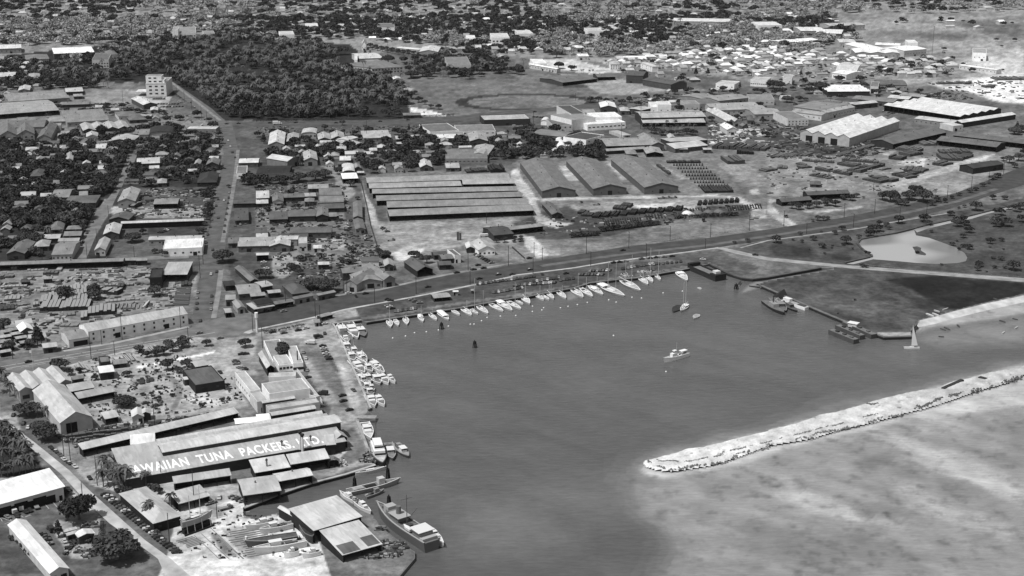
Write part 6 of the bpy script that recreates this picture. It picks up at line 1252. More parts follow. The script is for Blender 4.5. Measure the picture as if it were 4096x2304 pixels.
row('f', (190, 290), (290, 330), 2, 'diag', 'at the far left corner', 'the left', [0]); row('f', (200, 400), (300, 470), 3, 'perp', 'behind the first yacht', 'the left', MX); row('f', (330, 510), (720, 450), 9, 'diag', 'behind the small sloops', 'the left', MX)
row('f', (590, 300), (800, 370), 3, 'diag', 'beside the round bushes', 'the left', [0, 1, 2]); row('m', (1700, 910), (1890, 1310), 6, 'perp', 'across the quay road', 'the far end', [3, 2, 3, 0, 2])
row('d0', (1050, 800), (1790, 1400), 27, 'diag', 'in front of the chandlery', 'the far end', [0, 0, 0, 0, 1, 4, 3], .2)
row('d0', (490, 320), (770, 550), 6, 'along', 'along the harbour road', 'the far end', [3, 0, 1, 4])
row('b0', (2310, 410), (2250, 860), 8, 'along', 'on the avenue pavement', 'the far end', DK_); row('b0', (2200, 470), (2060, 980), 7, 'along', 'on the avenue left side', 'the far end', DK_, skip=.2)
row('c0', (1990, 30), (1975, 250), 4, 'along', 'beside the long white warehouse', 'the far end', DK_); row('c0', (2135, 60), (2120, 260), 3, 'along', 'opposite the warehouse end', 'the far end', DK_)
row('a0', (2290, 1240), (2345, 1420), 3, 'along', 'on the upper avenue', 'the far end', [0, 1, 3]); row('b1', (2210, 1050), (2380, 1150), 8, 'perp', 'beside the white roadhouse', 'the far end', MX)
row('a0', (1540, 850), (1660, 850), 5, 'diag', 'before the tower block', 'the left', MX); row('a0', (1580, 900), (1800, 900), 8, 'diag', 'in the lot below the tower block', 'the left', MX); row('a0', (1600, 930), (1850, 925), 8, 'diag', 'second line below the tower block', 'the left', MX); row('a0', (1790, 870), (1840, 890), 2, 'diag', 'near the tower drive', 'the left', MX)
row('h', (700, 170), (800, 160), 2, 'along', 'at the head of the asphalt yard', 'the left', [0]); row('h', (600, 270), (640, 350), 3, 'perp', 'left of the asphalt yard', 'the far end', [0, 1, 2]); row('h', (650, 400), (800, 430), 3, 'along', 'at the foot of the asphalt yard', 'the left', [0, 2, 0])
row('c0', (1330, 990), (1560, 930), 7, 'diag', 'of wrecks in the scrap yard', 'the left', DK_, 1.2); row('c0', (1400, 950), (1520, 900), 4, 'diag', 'behind the scrap yard wrecks', 'the left', DK_, 1.2)
row('b0', (1500, 760), (1940, 745), 7, 'perp', 'inside the open garage', 'the left', MX); row('b0', (1600, 840), (1700, 800), 5, 'perp', 'on the dark garage forecourt', 'the left', MX); row('b0', (1020, 1230), (1250, 1220), 5, 'perp', 'in the lumber yard', 'the left', MX, .8)
row('b0', (580, 1330), (960, 1310), 5, 'diag', 'lower in the lumber yard', 'the left', MX, .9, skip=.1); row('b0', (2340, 770), (2500, 740), 3, 'diag', 'in the avenue car yard', 'the left', [2, 3, 1])
row('b1', (1260, 780), (1330, 830), 5, 'perp', 'on the dirt lot', 'the far end', MX); row('b1', (900, 700), (920, 830), 4, 'diag', 'along the narrow sheds', 'the far end', MX); row('b1', (60, 1120), (140, 1250), 4, 'diag', 'beside the avenue shed', 'the far end', MX, 1)
row('a2', (60, 1140), (290, 1150), 7, 'diag', 'below the market shed', 'the left', MX); row('a2', (200, 1030), (330, 1035), 4, 'diag', 'beside the market shed', 'the left', DK_)
row('i', (640, 1065), (890, 1020), 2, 'along', 'before the corner shop', 'the left', [0]); row('k', (560, 520), (680, 480), 2, 'along', 'beside the boat slip', 'the left', [0, 2]); row('k', (970, 390), (1190, 470), 4, 'diag', 'below the square net shed', 'the left', MX)
ONE = [(2,'c0',2005,465,0,'light grey sedan crossing west of the white pylon'),(2,'c0',2215,517,0,'light grey sedan on the kerb by the lone tree'),(0,'c0',2015,342,1,'small black car at the avenue mouth'),(3,'c0',665,620,0,'pale sedan parked before the white warehouse annex'),(0,'c0',290,755,0,'black sedan driving west past the garage flagpole'),
 (0,'c0',1518,180,1,'black car alone in the lumber yard'),(2,'i',1010,1065,0,'light grey sedan driving before the corner shop'),(1,'i',1120,970,0,'dark sedan parked at the row shop'),(0,'i',1820,825,0,'black sedan before the low pale-roofed shop'),(3,'i',2120,755,0,'white sedan at the gabled boulevard shops'),(0,'i',2410,760,0,'black sedan on the boulevard past the shops'),
 (0,'b1',1730,1385,0,'black sedan on the boulevard above the bathhouse'),(0,'b1',2020,1240,0,'black sedan pulled up by the box house'),(0,'b1',2190,1210,0,'black sedan parked opposite the roadhouse'),(0,'b1',2290,1195,0,'second black sedan opposite the roadhouse'),(0,'b1',2235,1165,0,'black sedan behind the two at the roadhouse'),
 (4,'p',600,650,0,'white-topped sedan driving along the boulevard'),(0,'p',960,645,0,'black sedan following on the boulevard'),(0,'p',110,755,0,'black sedan further back on the boulevard'),(4,'p',1410,525,0,'white-topped sedan by the boulevard pole'),(0,'b2',1115,1015,0,'black sedan alone on the far lane'),(0,'b2',175,1095,0,'black car at the dirt lot exit'),(0,'b3',1990,0,0,''),
 (3,'b2',1920,1108,2,'white car on the grass beside the landing craft'),(0,'b2',2448,1062,2,'black car on the pale park drive'),(0,'e',545,255,1,'black car between kerb row and second line'),(0,'e',850,245,0,'black sedan standing across the car park'),(2,'m',700,60,0,''),
 (0,'m',430,590,0,'dark sedan beside the black hedge box'),(1,'m',720,610,0,'small dark sedan below the hedge boxes'),(0,'m',1090,540,0,'black coupe below the right hedge box'),(3,'m',1290,490,0,'white sedan right of the black coupe'),(3,'m',1770,375,0,'white sedan near the basin corner'),(1,'m',1690,345,0,'dark sedan behind the white corner sedan'),
 (2,'m',1220,1110,1,'grey car beside the walled restaurant'),(3,'m',1285,1265,1,'white car beside the walled restaurant'),(0,'m',1770,620,1,'dark car near the quay corner'),(2,'c1',515,840,1,'dark grey car in front of the restaurant'),(1,'c1',520,912,0,'grey car at the cold store door'),(1,'c1',980,1040,3,'black car on the open quay'),(0,'c1',940,1240,0,'black pickup near the cannery'),(0,'c1',880,1150,0,'black and white car at the fuel pumps'),(0,'c1',870,1095,0,'second car at the fuel pumps'),
 (0,'l',1540,65,3,'black car alone on the harbour road verge'),(0,'d0',140,-370,1,''),(3,'l',1110,1150,3,'white car behind the bright shack'),(3,'k',760,400,1,'grey sedan seen end on near the slip'),(1,'d0',1120,170,0,''),
 (0,'a0',2280,1100,0,'black sedan turning at the cross street'),(0,'a0',2400,1095,0,'black sedan on the cross street left'),(4,'a0',1957,935,1,'white-topped car climbing past the tower'),(0,'a0',1920,885,1,'black car higher up past the tower'),(0,'a1',140,1090,0,'dark sedan behind the pale bus'),(0,'a1',400,1088,0,'dark sedan ahead of the pale bus'),(0,'a1',805,1090,0,'black sedan on the middle cross street'),(0,'a1',1250,1075,0,'black sedan below the grove hedge'),(0,'a1',1530,1060,0,'black sedan at the school gate'),(0,'a2',228,978,0,'black sedan behind the white cold store'),
 (0,'b0',2195,690,1,'black car driving down the avenue'),(3,'b0',2255,512,1,'white car in the middle of the avenue'),(0,'b0',2340,25,1,'black car far up the avenue'),(0,'b0',2365,80,1,'second black car far up the avenue'),(3,'b0',2125,1255,1,'white car low on the avenue'),(0,'b0',2140,1010,1,'dark car below the big avenue tree'),(0,'b0',2180,1230,1,'dark car right of the white avenue car'),(0,'b0',2250,190,0,'black car turning off the avenue'),
 (0,'b0',930,730,1,'black car on the side street bend'),(0,'b0',875,840,1,'dark car on the side street'),(0,'b0',835,930,1,'black car by the street corner house'),(0,'b0',800,965,0,'black car turning from the side street'),(0,'b0',530,1095,0,'black sedan on the back lane'),(0,'b0',640,1095,0,'second black sedan on the back lane'),(0,'b0',120,1105,0,'black sedan at the back lane left'),(0,'b0',1290,90,1,'black car high on the side street'),
 (0,'c0',135,1290,1,'black car under the harbour road trees'),(0,'c0',235,1375,1,'black car ahead on the harbour road'),(3,'c0',285,1415,1,'white car on the harbour road'),(0,'c0',2215,860,3,'black car beside the dark flat store'),(1,'c0',1465,1170,0,'old grey car in the scrap yard'),(1,'c0',1560,1200,0,'old pale car in the scrap yard'),(0,'b2',700,530,1,'dark vehicle alone by the great warehouses'),
 (3,'l',50,660,1,'white car at the garage doors'),(0,'l',290,720,3,'black car leaving the garage'),(3,'l',1090,1110,3,'')]
for k, t, x, y, d, lab in ONE:
    if not lab: continue
    hd = {0: math.radians(34), 1: math.radians(98), 2: math.radians(-12), 3: math.radians(120)}[d]
    if t[0] in 'ab' and d == 0 and t not in ('b1', 'b2'): hd = CITY
    if t in ('b1', 'b2', 'p', 'e', 'i') and d == 0: hd = math.radians(28)
    veh(k, t, x, y, hd, lab, 'single cars on streets and yards')
for k, t, x, y, hd, lab in ((10,'c1',670,1080,2.9,'black box truck at the cold store corner'),(10,'c1',630,510,.6,'black truck near the quay corner'),(11,'c1',545,570,3.0,'white delivery van on the quay road'),(11,'l',370,590,1.9,'white truck backing into the garage'),(11,'l',230,650,2.2,'white lorry before the garage doors'),(12,'l',620,560,2.1,'dark flatbed beside the garage doors'),(11,'b1',2290,875,.3,'white trailer van on the vacant lot'),(11,'b1',2335,873,.3,'second white trailer van on the vacant lot'),(12,'b1',1360,915,.4,'dark tractor alone on the dirt lot'),(12,'b2',1560,485,.2,'grey truck on the yard track'),(12,'b2',1500,490,.2,'second truck on the yard track'),(12,'b2',1625,485,.2,'third truck on the yard track'),(12,'k',880,590,.6,'dark tracked machine at the slip head'),(10,'l',870,960,2.2,'small white-topped truck behind the shacks'),(12,'b2',850,555,.1,'dark mixer truck before the warehouses'),(11,'a1',215,1105,CITY,'pale bus on the cross street')):
    r = veh(k, t, x, y, hd, lab, None, sc_=1.6 if 'bus' in lab else 1.0)
    if 'bus' in lab: r['category'] = 'bus'
row('l', (60, 760), (560, 600), 5, 'perp', 'in the garage bays', 'the left', [3, 2, 0, 1, 0], .6, skip=.15); row('l', (700, 1000), (880, 1230), 4, 'perp', 'beside the white depot', 'the far end', [0, 1, 2], .5)
for p in CAR: p[0].drop()
for p in TRK: p[0].drop()
# ---------------------------------------------------------------- boats
def hull_mb(L, B, H, st=.75, n=12, full=.45):
    V = []; F = []
    for i in range(n + 1):
        t = i / n; w_ = B / 2 * (st + (1 - st) * min(1, t / .35)) if t < .35 else B / 2 * max(.02, 1 - ((t - .35) / .65) ** (2.4 if full < .5 else 3.5)); x = (t - .5) * L; z = H * (1 + .45 * max(0, t - .4) ** 2 * 2 + .08 * (1 - t)); rk = .06 * L * max(0, t - .8) / .2
        V += [(x + rk, -w_, z), (x, -w_ * .78, -.35), (x, w_ * .78, -.35), (x + rk, w_, z), (x + rk * .95, w_ * .92, z - .12 * H), (x + rk * .95, -w_ * .92, z - .12 * H)]
    for i in range(n):
        a, b = i * 6, i * 6 + 6
        for k in range(6): F.append((a + k, a + (k + 1) % 6, b + (k + 1) % 6, b + k))
    F += [(0, 1, 2, 3, 4, 5), tuple(n * 6 + k for k in (5, 4, 3, 2, 1, 0))]
    return V, F, n
def boat(kind, t, st, bw_, beam, tone, lab, z=None, H=None, deck=150, masts=(), cab=True, cover=None, cat=None, name=None, grp=None, cabt=225, zoff=None):
    zz = WL if z is None else z; hh = H or {'sail': 1.1, 'launch': 1.5, 'row': .6, 'ship': 3.0, 'fish': 1.4, 'barge': 1.8}[kind]
    a, b = G(t, *st, zz + hh * .5), G(t, *bw_, zz + hh * .5); L = math.dist(a, b); ang = math.atan2(b[1] - a[1], b[0] - a[0]); B = beam * L
    nm = name or {'sail': 'sailing_yacht', 'launch': 'motor_launch', 'row': 'rowing_boat', 'ship': 'ship', 'fish': 'fishing_boat', 'barge': 'barge'}[kind]
    r = empty(nm, ((a[0] + b[0]) / 2, (a[1] + b[1]) / 2, zz), ang, lab, cat or nm.replace('_', ' '), grp)
    HM = mat('paint', tone); W_ = mat('paint', cabt); DM = mat('deck', deck)
    if kind == 'barge': MB().box(-L / 2, L / 2, -B / 2, B / 2, -.4, hh).build('hull', mat('wall', tone), r); MB().box(-L / 2 + .3, L / 2 - .3, -B / 2 + .3, B / 2 - .3, hh, hh + .05).build('deck', DM, r)
    else:
        V, F, n = hull_mb(L, B, hh, .9 if kind in ('launch', 'fish', 'ship') else .45 if kind == 'sail' else .6, full=.6 if kind in ('ship', 'fish') else .4)
        MB().add(V, F).build('hull', HM, r); D = []; FF = []
        for i in range(n + 1): D += [tuple(V[i * 6 + 4]), tuple(V[i * 6 + 5])]
        D = [(x, y * .98, z_ + .04) for x, y, z_ in D]
        for i in range(n): FF.append((i * 2, i * 2 + 1, i * 2 + 3, i * 2 + 2))
        MB().add(D, FF).build('deck', DM, r)
    ch = hh * 1.0
    if kind in ('ship', 'sail', 'fish', 'launch'):
        gm = MB()
        for s_ in (0, 3):
            for i in range(n):
                p, q = Vector(V[i * 6 + s_]), Vector(V[i * 6 + 6 + s_]); t_ = .12 + .012 * L; y_ = -1 if s_ else 1
                gm.add([p + Vector((0, 0, .06)), q + Vector((0, 0, .06)), q + Vector((0, y_ * t_, .06)), p + Vector((0, y_ * t_, .06)), p + Vector((0, 0, -.25)), q + Vector((0, 0, -.25)), q + Vector((0, y_ * t_, -.05)), p + Vector((0, y_ * t_, -.05))], [(0, 1, 2, 3), (0, 1, 5, 4), (3, 2, 6, 7)])
        gm.build('gunwale', mat('plain', min(240, tone + 60)), r)
    if kind == 'fish' or kind == 'launch':
        r3 = random.Random(int(st[0]))
        for i in range(3): x = L * r3.uniform(-.42, -.1); y = B * r3.uniform(-.25, .25); q_ = r3.uniform(.4, .9); MB().box(x - q_, x + q_, y - q_ * .6, y + q_ * .6, ch - .1, ch + q_).build('deck_gear', mat('plain', r3.choice([40, 60, 90, 170])), r)
    if kind == 'sail' and cab:
        MB().box(-L * .12, L * .16, -B * .22, B * .22, ch, ch + .55).build('cabin', W_, r); MB().box(-L * .34, -L * .14, -B * .2, B * .2, ch - .05, ch + .1).build('cockpit', mat('plain', 70), r)
    if kind == 'launch' and cab:
        c = MB().box(-L * .22, L * .2, -B * .28, B * .28, ch, ch + 1.1).box(-L * .18, L * .04, -B * .3, B * .3, ch + 1.1, ch + 1.9).build('cabin', W_, r); MB().box(-L * .05, L * .055, -B * .28, B * .28, ch + 1.2, ch + 1.7).build('windscreen', mat('glass', 52), c)
        MB().box(-L * .42, -L * .25, -B * .3, B * .3, ch - .05, ch + .08).build('cockpit', mat('plain', 80), r)
    if kind == 'fish' and cab:
        c = MB().box(L * .0, L * .22, -B * .26, B * .26, ch, ch + 2.0).build('wheelhouse', W_, r); MB().box(-L * .02, L * .24, -B * .31, B * .31, ch + 2.0, ch + 2.15).build('wheelhouse_roof', W_, c); MB().box(L * .215, L * .225, -B * .28, B * .28, ch + 1.1, ch + 1.7).build('windscreen', mat('glass', 52), c)
        MB().box(-L * .32, -L * .08, -B * .28, B * .28, ch, ch + .45).build('hatch', mat('plain', 90), r)
    if cover: MB().extr([(-B * .4, ch + .9), (-B * .2, ch + 1.3), (B * .2, ch + 1.3), (B * .4, ch + .9)], L * cover[0], L * cover[1], 'x').build('awning', mat('plain', 232), r)
    for mx, mh in masts:
        m_ = MB().cyl((L * mx, 0, ch), (L * mx, 0, ch + mh), .2, .13, 5).build('mast', mat('plain', 190 if tone > 100 else 80), r)
        if kind == 'sail': MB().cyl((L * mx, 0, ch + 1.2), (L * (mx - .34), 0, ch + 1.4), .16, .2, 5).build('boom', mat('plain', 215), r)
    return r, L, B, ch
YG = 'yachts moored along the basin front'
for t, a, b, ms, kw, lab in (
 ('f',(232,640),(272,770),[(.1,13)],{},'leftmost white sloop with tall bare mast'),('f',(340,640),(400,745),[],{},'small mastless sloop second from left'),('f',(515,600),(552,725),[(.1,5)],{},'third small pale sloop from left'),('f',(755,560),(825,675),[(.1,9)],dict(cover=(-.3,.1)),'white-canopied cutter right of three small sloops'),
 ('f',(935,545),(1055,645),[(.0,5)],{},'small half-decked yacht right of the canopied cutter'),('f',(1078,490),(1258,640),[],dict(cover=(-.35,.3)),'white yacht with furled boom above the dark piling'),('f',(1312,475),(1450,560),[],dict(cab=False),'plain open whaleboat at the quay'),('f',(1480,430),(1650,565),[(.1,8)],{},'yacht with white furled mainsail right of whaleboat'),
 ('f',(1640,470),(1765,540),[(.1,24)],{},'low yacht carrying the tallest left mast'),('f',(1755,400),(1935,535),[(.1,14)],{},'pale yacht with dark deck box amidships'),('f',(1965,365),(2190,495),[],{},'long grey mastless hull on the quay'),('f',(2100,320),(2345,480),[],dict(cover=(-.4,-.1)),'large yacht with white stern awning'),
 ('f',(2280,330),(2495,455),[(.1,17)],{},'ketch with white mast beside the awning yacht'),('f',(2430,320),(2540,375),[],{},'small hull tucked behind the white-masted ketch'),('e',(275,520),(380,630),[(.0,12)],{},'yacht with white boom at mid quay'),('e',(448,512),(560,580),[(.1,9)],{},'round pale sloop at mid quay'),
 ('e',(535,520),(630,575),[],{},'narrow grey hull between two sloops'),('e',(610,490),(690,565),[(.1,9),(-.2,7)],{},'small sloop with two thin masts'),('e',(738,465),(845,560),[(.1,7)],{},'white sloop left of the pale water patch'),('e',(918,430),(1065,545),[(.1,15)],{},'slender yacht with furled white jib'),
 ('e',(1040,430),(1185,535),[(.0,11)],{},'broad grey yacht second left of schooner'),('e',(1148,400),(1318,510),[(.1,11)],dict(cover=(-.2,.1)),'yacht with white cover beside the schooner'),('e',(1285,385),(1590,525),[(.18,22),(-.15,20)],dict(cover=(-.48,-.2)),'largest schooner with long white awning'),('e',(1548,318),(1795,455),[(.1,23),(-.22,17)],{},'large ketch with raking white bowsprit'),
 ('e',(1788,280),(1900,380),[(.0,8)],{},'sloop right of the large ketch'),('e',(1885,270),(1965,350),[(.1,24)],{},'sloop with very tall white mast near landing craft'),('e',(2000,262),(2065,320),[(.1,20)],{},'small sloop with tall mast at the row end'),('e',(2278,200),(2405,330),[],dict(cover=(-.2,.0)),'lone white yacht beside the landing craft')):
    boat('sail', t, a, b, .27, 205, lab, masts=ms, deck=185, grp=YG, **kw)
boat('sail', 'e', (2415, 640), (2330, 725), .3, 215, 'white two-masted yawl anchored alone', masts=[(.15, 19), (-.2, 19)], cover=(-.3, 0)); boat('row', 'e', (2318, 650), (2236, 735), .42, 55, 'dark tender alongside the anchored yawl', deck=60, cat='boat')
boat('row', 'e', (2550, 765), (2500, 820), .45, 215, 'white skiff drifting near the yawl', deck=150, cat='boat'); boat('row', 'b2', (1870, 1385), (1905, 1400), .6, 215, 'tiny white skiff off the landing craft', deck=180, cat='boat')
r, L, B, ch = boat('launch', 'c2', (1768, 672), (1538, 735), .2, 250, 'white patrol cruiser lying in mid basin', H=2.4, deck=215, name='patrol_boat', cab=False)
MB().box(L * .02, L * .22, -B * .33, B * .33, ch, ch + 2.2).box(L * .02, L * .14, -B * .27, B * .27, ch + 2.2, ch + 3.9).build('deckhouse', mat('paint', 235), r); MB().box(-L * .42, -L * .16, -B * .36, B * .36, ch + 2.2, ch + 2.4).build('awning', mat('plain', 240), r); MB().box(L * .135, L * .145, -B * .24, B * .24, ch + 2.6, ch + 3.3).build('windscreen', mat('glass', 52), r)
for x in (-.4, -.18):
    for y in (-.3, .3): MB().cyl((L * x, B * y, ch), (L * x, B * y, ch + 2.2), .08, .08, 4).build('stanchion', mat('plain', 200), r)
MB().cyl((0, 0, ch + 2), (0, 0, ch + 9), .1, .06, 5).build('mast', mat('plain', 200), r)
# landing craft and service craft on the right
r, L, B, ch = boat('barge', 'b2', (2100, 1300), (1820, 1180), .27, 52, 'long black landing craft moored at the quay end', H=2.6, deck=120, name='landing_craft')
MB().box(-L * .5, -L * .3, -B * .5, B * .5, ch, ch + 2.2).box(-L * .3, L * .42, -B * .5, -B * .42, ch, ch + 1.2).box(-L * .3, L * .42, B * .42, B * .5, ch, ch + 1.2).build('bulwark', mat('plain', 48), r); MB().box(-L * .42, -L * .3, -B * .2, B * .25, ch + 2.2, ch + 4).build('wheelhouse', mat('paint', 215), r); MB().box(L * .42, L * .5, -B * .5, B * .5, ch, ch + 2.8).build('bow_ramp', mat('plain', 40), r)
r, L, B, ch = boat('ship', 'g', (355, 600), (585, 755), .25, 45, 'black tug with pale deckhouse, outermost of its raft', H=2.2, deck=105, name='tug'); MB().box(-L * .15, L * .12, -B * .28, B * .28, ch, ch + 2.4).build('wheelhouse', mat('paint', 150), r); MB().cyl((-L * .05, 0, ch + 2.4), (-L * .05, 0, ch + 7), .4, .3, 6).build('funnel', mat('plain', 60), r)
boat('fish', 'g', (460, 560), (615, 725), .26, 75, 'grey workboat beside the black tug', deck=100, cabt=140); boat('fish', 'g', (545, 600), (760, 725), .24, 42, 'black-hulled boat in the middle of the raft', deck=90, cabt=100)
r, L, B, ch = boat('barge', 'g', (590, 590), (895, 690), .2, 218, 'white flat-ended lighter with cabin by the stone wall', H=2, deck=165, name='lighter'); MB().box(-L * .45, -L * .18, -B * .35, B * .35, ch, ch + 2.2).build('cabin', mat('paint', 235), r); MB().box(L * .15, L * .42, -B * .3, B * .3, ch, ch + .6).build('deck_cargo', mat('plain', 80), r)
a = G('g', 560, 548, WL); o = MB().add([(-5, -3, 0), (5, -3, 0), (5, 3, 0), (-5, 3, 0), (2, 0, 6)], [(0, 1, 4), (1, 2, 4), (2, 3, 4), (3, 0, 4), (0, 1, 2, 3)]).build('tarpaulin', mat('plain', 50)); o.location = (a[0], a[1], WL + .6); tag(o, 'dark peaked tarpaulin rising behind the raft of boats', 'tarpaulin')
for A, Bp, w_, nm2, lab in (((1205, 985), (1530, 1115), .2, 'barge', 'outermost grey steel barge with rubbing strake'), ((1290, 925), (1610, 1062), .18, 'barge', 'middle grey barge of the three'), ((1380, 880), (1760, 1050), .16, 'barge', 'innermost grey barge under the white hut')):
    r, L, B, ch = boat('barge', 'g', A, Bp, w_, 80, lab, H=3.0, deck=112, grp='grey barges by the stone wall')
    for i in range(3): x = L * (-.3 + .28 * i); MB().box(x, x + 2.4, -B * .2, B * .2, ch, ch + .9).build('deck_winch', mat('plain', 60 + 20 * i), r)
a = G('g', 1490, 925, WL + 2); r = empty('deck_hut', (a[0], a[1], WL + 2.2), -.6, 'white hut standing on the innermost barge', 'hut'); MB().box(-3, 3, -2.2, 2.2, 0, 2.6).build('wall', mat('wall', 150), r); MB().box(-3.4, 3.4, -2.6, 2.6, 2.6, 2.8).build('roof', mat('plain', 228), r)
for A, Bp, lab in (((152, 400), (285, 418), 'long dark punt off the wall tip'), ((245, 380), (315, 386), 'short dark punt behind the long one'), ((295, 435), (360, 425), 'dark punt touching the wall tip'), ((1180, 805), (1282, 850), 'black skiff tied at the stone wall'), ((15, 390), (45, 335), 'pale skiff by the inlet mouth')):
    boat('row', 'g', A, Bp, .22, 48 if 'pale' not in lab else 150, lab, deck=60, cat='boat')
r, L, B, ch = boat('sail', 'g', (2345, 1198), (2150, 1196), .17, 228, 'white sloop under full sail near the wall end', deck=190)
MB().add([(L * .05, -.05, ch + 1), (L * .05, .05, ch + 1), (-L * .36, -.04, ch + 1.2), (-L * .36, .04, ch + 1.2), (L * .06, -.03, ch + 15), (L * .06, .03, ch + 15)], [(0, 2, 4), (1, 5, 3), (0, 4, 5, 1), (2, 3, 5, 4), (0, 1, 3, 2)]).build('sail', mat('plain', 235), r)
for t, A, Bp, tn, lab in (('c3',(1715,492),(1770,498),80,'dark skiff anchored off the beach, nearest'),('c3',(1735,412),(1790,432),90,'left dark raft anchored off the beach'),('c3',(1775,398),(1832,428),90,'right dark raft anchored off the beach'),('c3',(1903,375),(1928,398),80,'short dark skiff beyond the rafts'),('c3',(2330,330),(2388,350),80,'dark boat far right off the beach'),('c3',(2460,312),(2512,325),80,'dark boat at the far right edge'),('c3',(2485,412),(2512,395),170,'pale skiff near the right edge'),('c3',(2355,462),(2380,445),180,'pale buoyed skiff off the beach'),
 ('c3',(1592,262),(1668,290),205,'white canoe hauled up lowest on the beach'),('c3',(1655,258),(1720,284),205,'white canoe second on the beach'),('c3',(1672,228),(1725,244),205,'white canoe highest on the beach'),('c3',(1760,225),(1812,208),170,'pale canoe lying right of the others'),('c3',(2268,108),(2310,122),90,'dark canoe on the dark grass shore')):
    boat('row', t, A, Bp, .25, tn, lab, deck=tn, cat='boat', z=.2 if 'beach' in lab and 'off' not in lab or 'shore' in lab or 'lying' in lab else None)
# boats at the west quay
WG = 'fishing boats crowded at the west quay'
for kd, t, A, Bp, bm, tn, lab in (('fish','c1',(925,515),(830,385),.3,215,'white-hulled boat with wheelhouse in the basin corner'),('launch','c1',(920,360),(1020,510),.27,225,'tall white cruiser second from the basin corner'),('fish','c1',(1000,375),(1090,495),.3,70,'dark trawler third from the basin corner'),('fish','c1',(875,540),(935,640),.3,190,'pale boat hugging the quay below the corner'),
 ('fish','c1',(925,640),(985,740),.32,220,'white boat moored inside at upper cluster'),('launch','c1',(1015,650),(1105,760),.32,232,'white cruiser outside at the upper cluster'),('launch','c1',(965,740),(1090,860),.3,235,'long white cruiser against the quay mid cluster'),('fish','c1',(1060,765),(1170,850),.3,215,'white boat with dark hatch mid cluster'),('launch','c1',(1125,735),(1285,860),.28,238,'big white cruiser outermost in the cluster'),
 ('fish','c1',(1015,870),(1085,955),.4,205,'broad pale boat against the quay, lower rank'),('fish','c1',(1085,870),(1150,955),.36,200,'second boat in the lower rank'),('fish','c1',(1160,865),(1245,970),.36,222,'third boat in the lower rank'),('launch','c1',(1225,880),(1330,970),.36,238,'white canopied boat fourth in the lower rank'),('launch','c1',(1310,890),(1398,958),.3,228,'small white launch outermost in the lower rank'),
 ('fish','c1',(1090,950),(1140,1040),.4,190,'cluttered pale boat below the lower rank'),('fish','c1',(1105,1020),(1170,1090),.45,150,'grey boat heaped with gear by the quay'),('launch','c1',(1130,1090),(1195,1200),.34,232,'white boat left of the lowest pair'),('launch','c1',(1190,1090),(1290,1190),.32,232,'white boat right of the lowest pair'),('launch','c1',(885,495),(925,560),.34,225,'small white launch squeezed below the corner boats'),
 ('fish','c1',(955,600),(1005,680),.34,210,'little pale boat against the upper cluster'),('fish','c1',(1045,690),(1095,745),.36,200,'little boat between upper and mid clusters'),('launch','c1',(1180,790),(1250,850),.3,230,'small launch inside the big white cruiser'),('fish','c1',(1050,900),(1095,965),.36,165,'grey boat wedged in the lower rank'),('fish','c1',(1130,985),(1180,1050),.36,215,'white boat outside the cluttered pale one')):
    boat(kd, t, A, Bp, bm, tn, lab, grp=WG, masts=((.08, 6.5),) if kd == 'fish' else (), deck=115 + int(A[0] * 7 + A[1]) % 5 * 18)
boat('launch', 'j', (1930, 235), (2050, 520), .3, 225, 'white flush-decked launch above the white yacht', deck=185)
r, L, B, ch = boat('ship', 'j', (2130, 600), (2260, 990), .27, 50, 'black-hulled yacht with tiered white upper decks', H=2.8, deck=190, name='motor_yacht')
MB().box(-L * .36, L * .16, -B * .37, B * .37, ch, ch + 2.4).box(-L * .3, L * .04, -B * .28, B * .28, ch + 2.4, ch + 4.4).build('deckhouse', mat('paint', 240), r); MB().box(L * .075, L * .085, -B * .3, B * .3, ch + 3, ch + 4).box(L * .215, L * .225, -B * .34, B * .34, ch + .8, ch + 1.8).build('windows', mat('glass', 50), r); MB().cyl((-L * .3, 0, ch + 4), (-L * .3, 0, ch + 16), .16, .1, 5).cyl((-L * .3, -4, ch + 12), (-L * .3, 5, ch + 13), .08, .08, 4).build('mast', mat('plain', 90), r)
boat('fish', 'j', (2350, 600), (2440, 880), .3, 100, 'grey boat between yacht and outer workboat', deck=130); boat('fish', 'j', (2490, 610), (2720, 840), .3, 75, 'outer grey workboat beside the cannery wharf', deck=150)
boat('sail', 'd1', (1000, 592), (1292, 540), .18, 200, 'long grey dismasted yacht along the channel wall', deck=170, H=1.6, masts=[])
r, L, B, ch = boat('ship', 'd1', (925, 785), (1425, 668), .2, 150, 'long grey open-decked workship in the channel', H=2.2, deck=120, name='workship'); MB().box(L * .1, L * .22, -B * .3, B * .3, ch, ch + 3.2).build('wheelhouse', mat('paint', 190), r); MB().box(-L * .16, L * .06, -B * .28, B * .28, ch - .05, ch + .1).build('hold', mat('plain', 40), r); MB().box(-L * .4, -L * .2, -B * .3, B * .3, ch, ch + .5).build('hatch', mat('deck', 150), r)
boat('fish', 'd1', (1105, 830), (1280, 765), .24, 110, 'small grey boat alongside the open-decked workship', deck=120, cabt=140)
boat('launch', 'd1', (1000, 870), (850, 790), .27, 230, 'white cruiser nosing up beside the boat shed', H=1.8); boat('launch', 'd1', (1010, 880), (1150, 985), .27, 235, 'white cruiser following beside the boat shed', H=1.8)
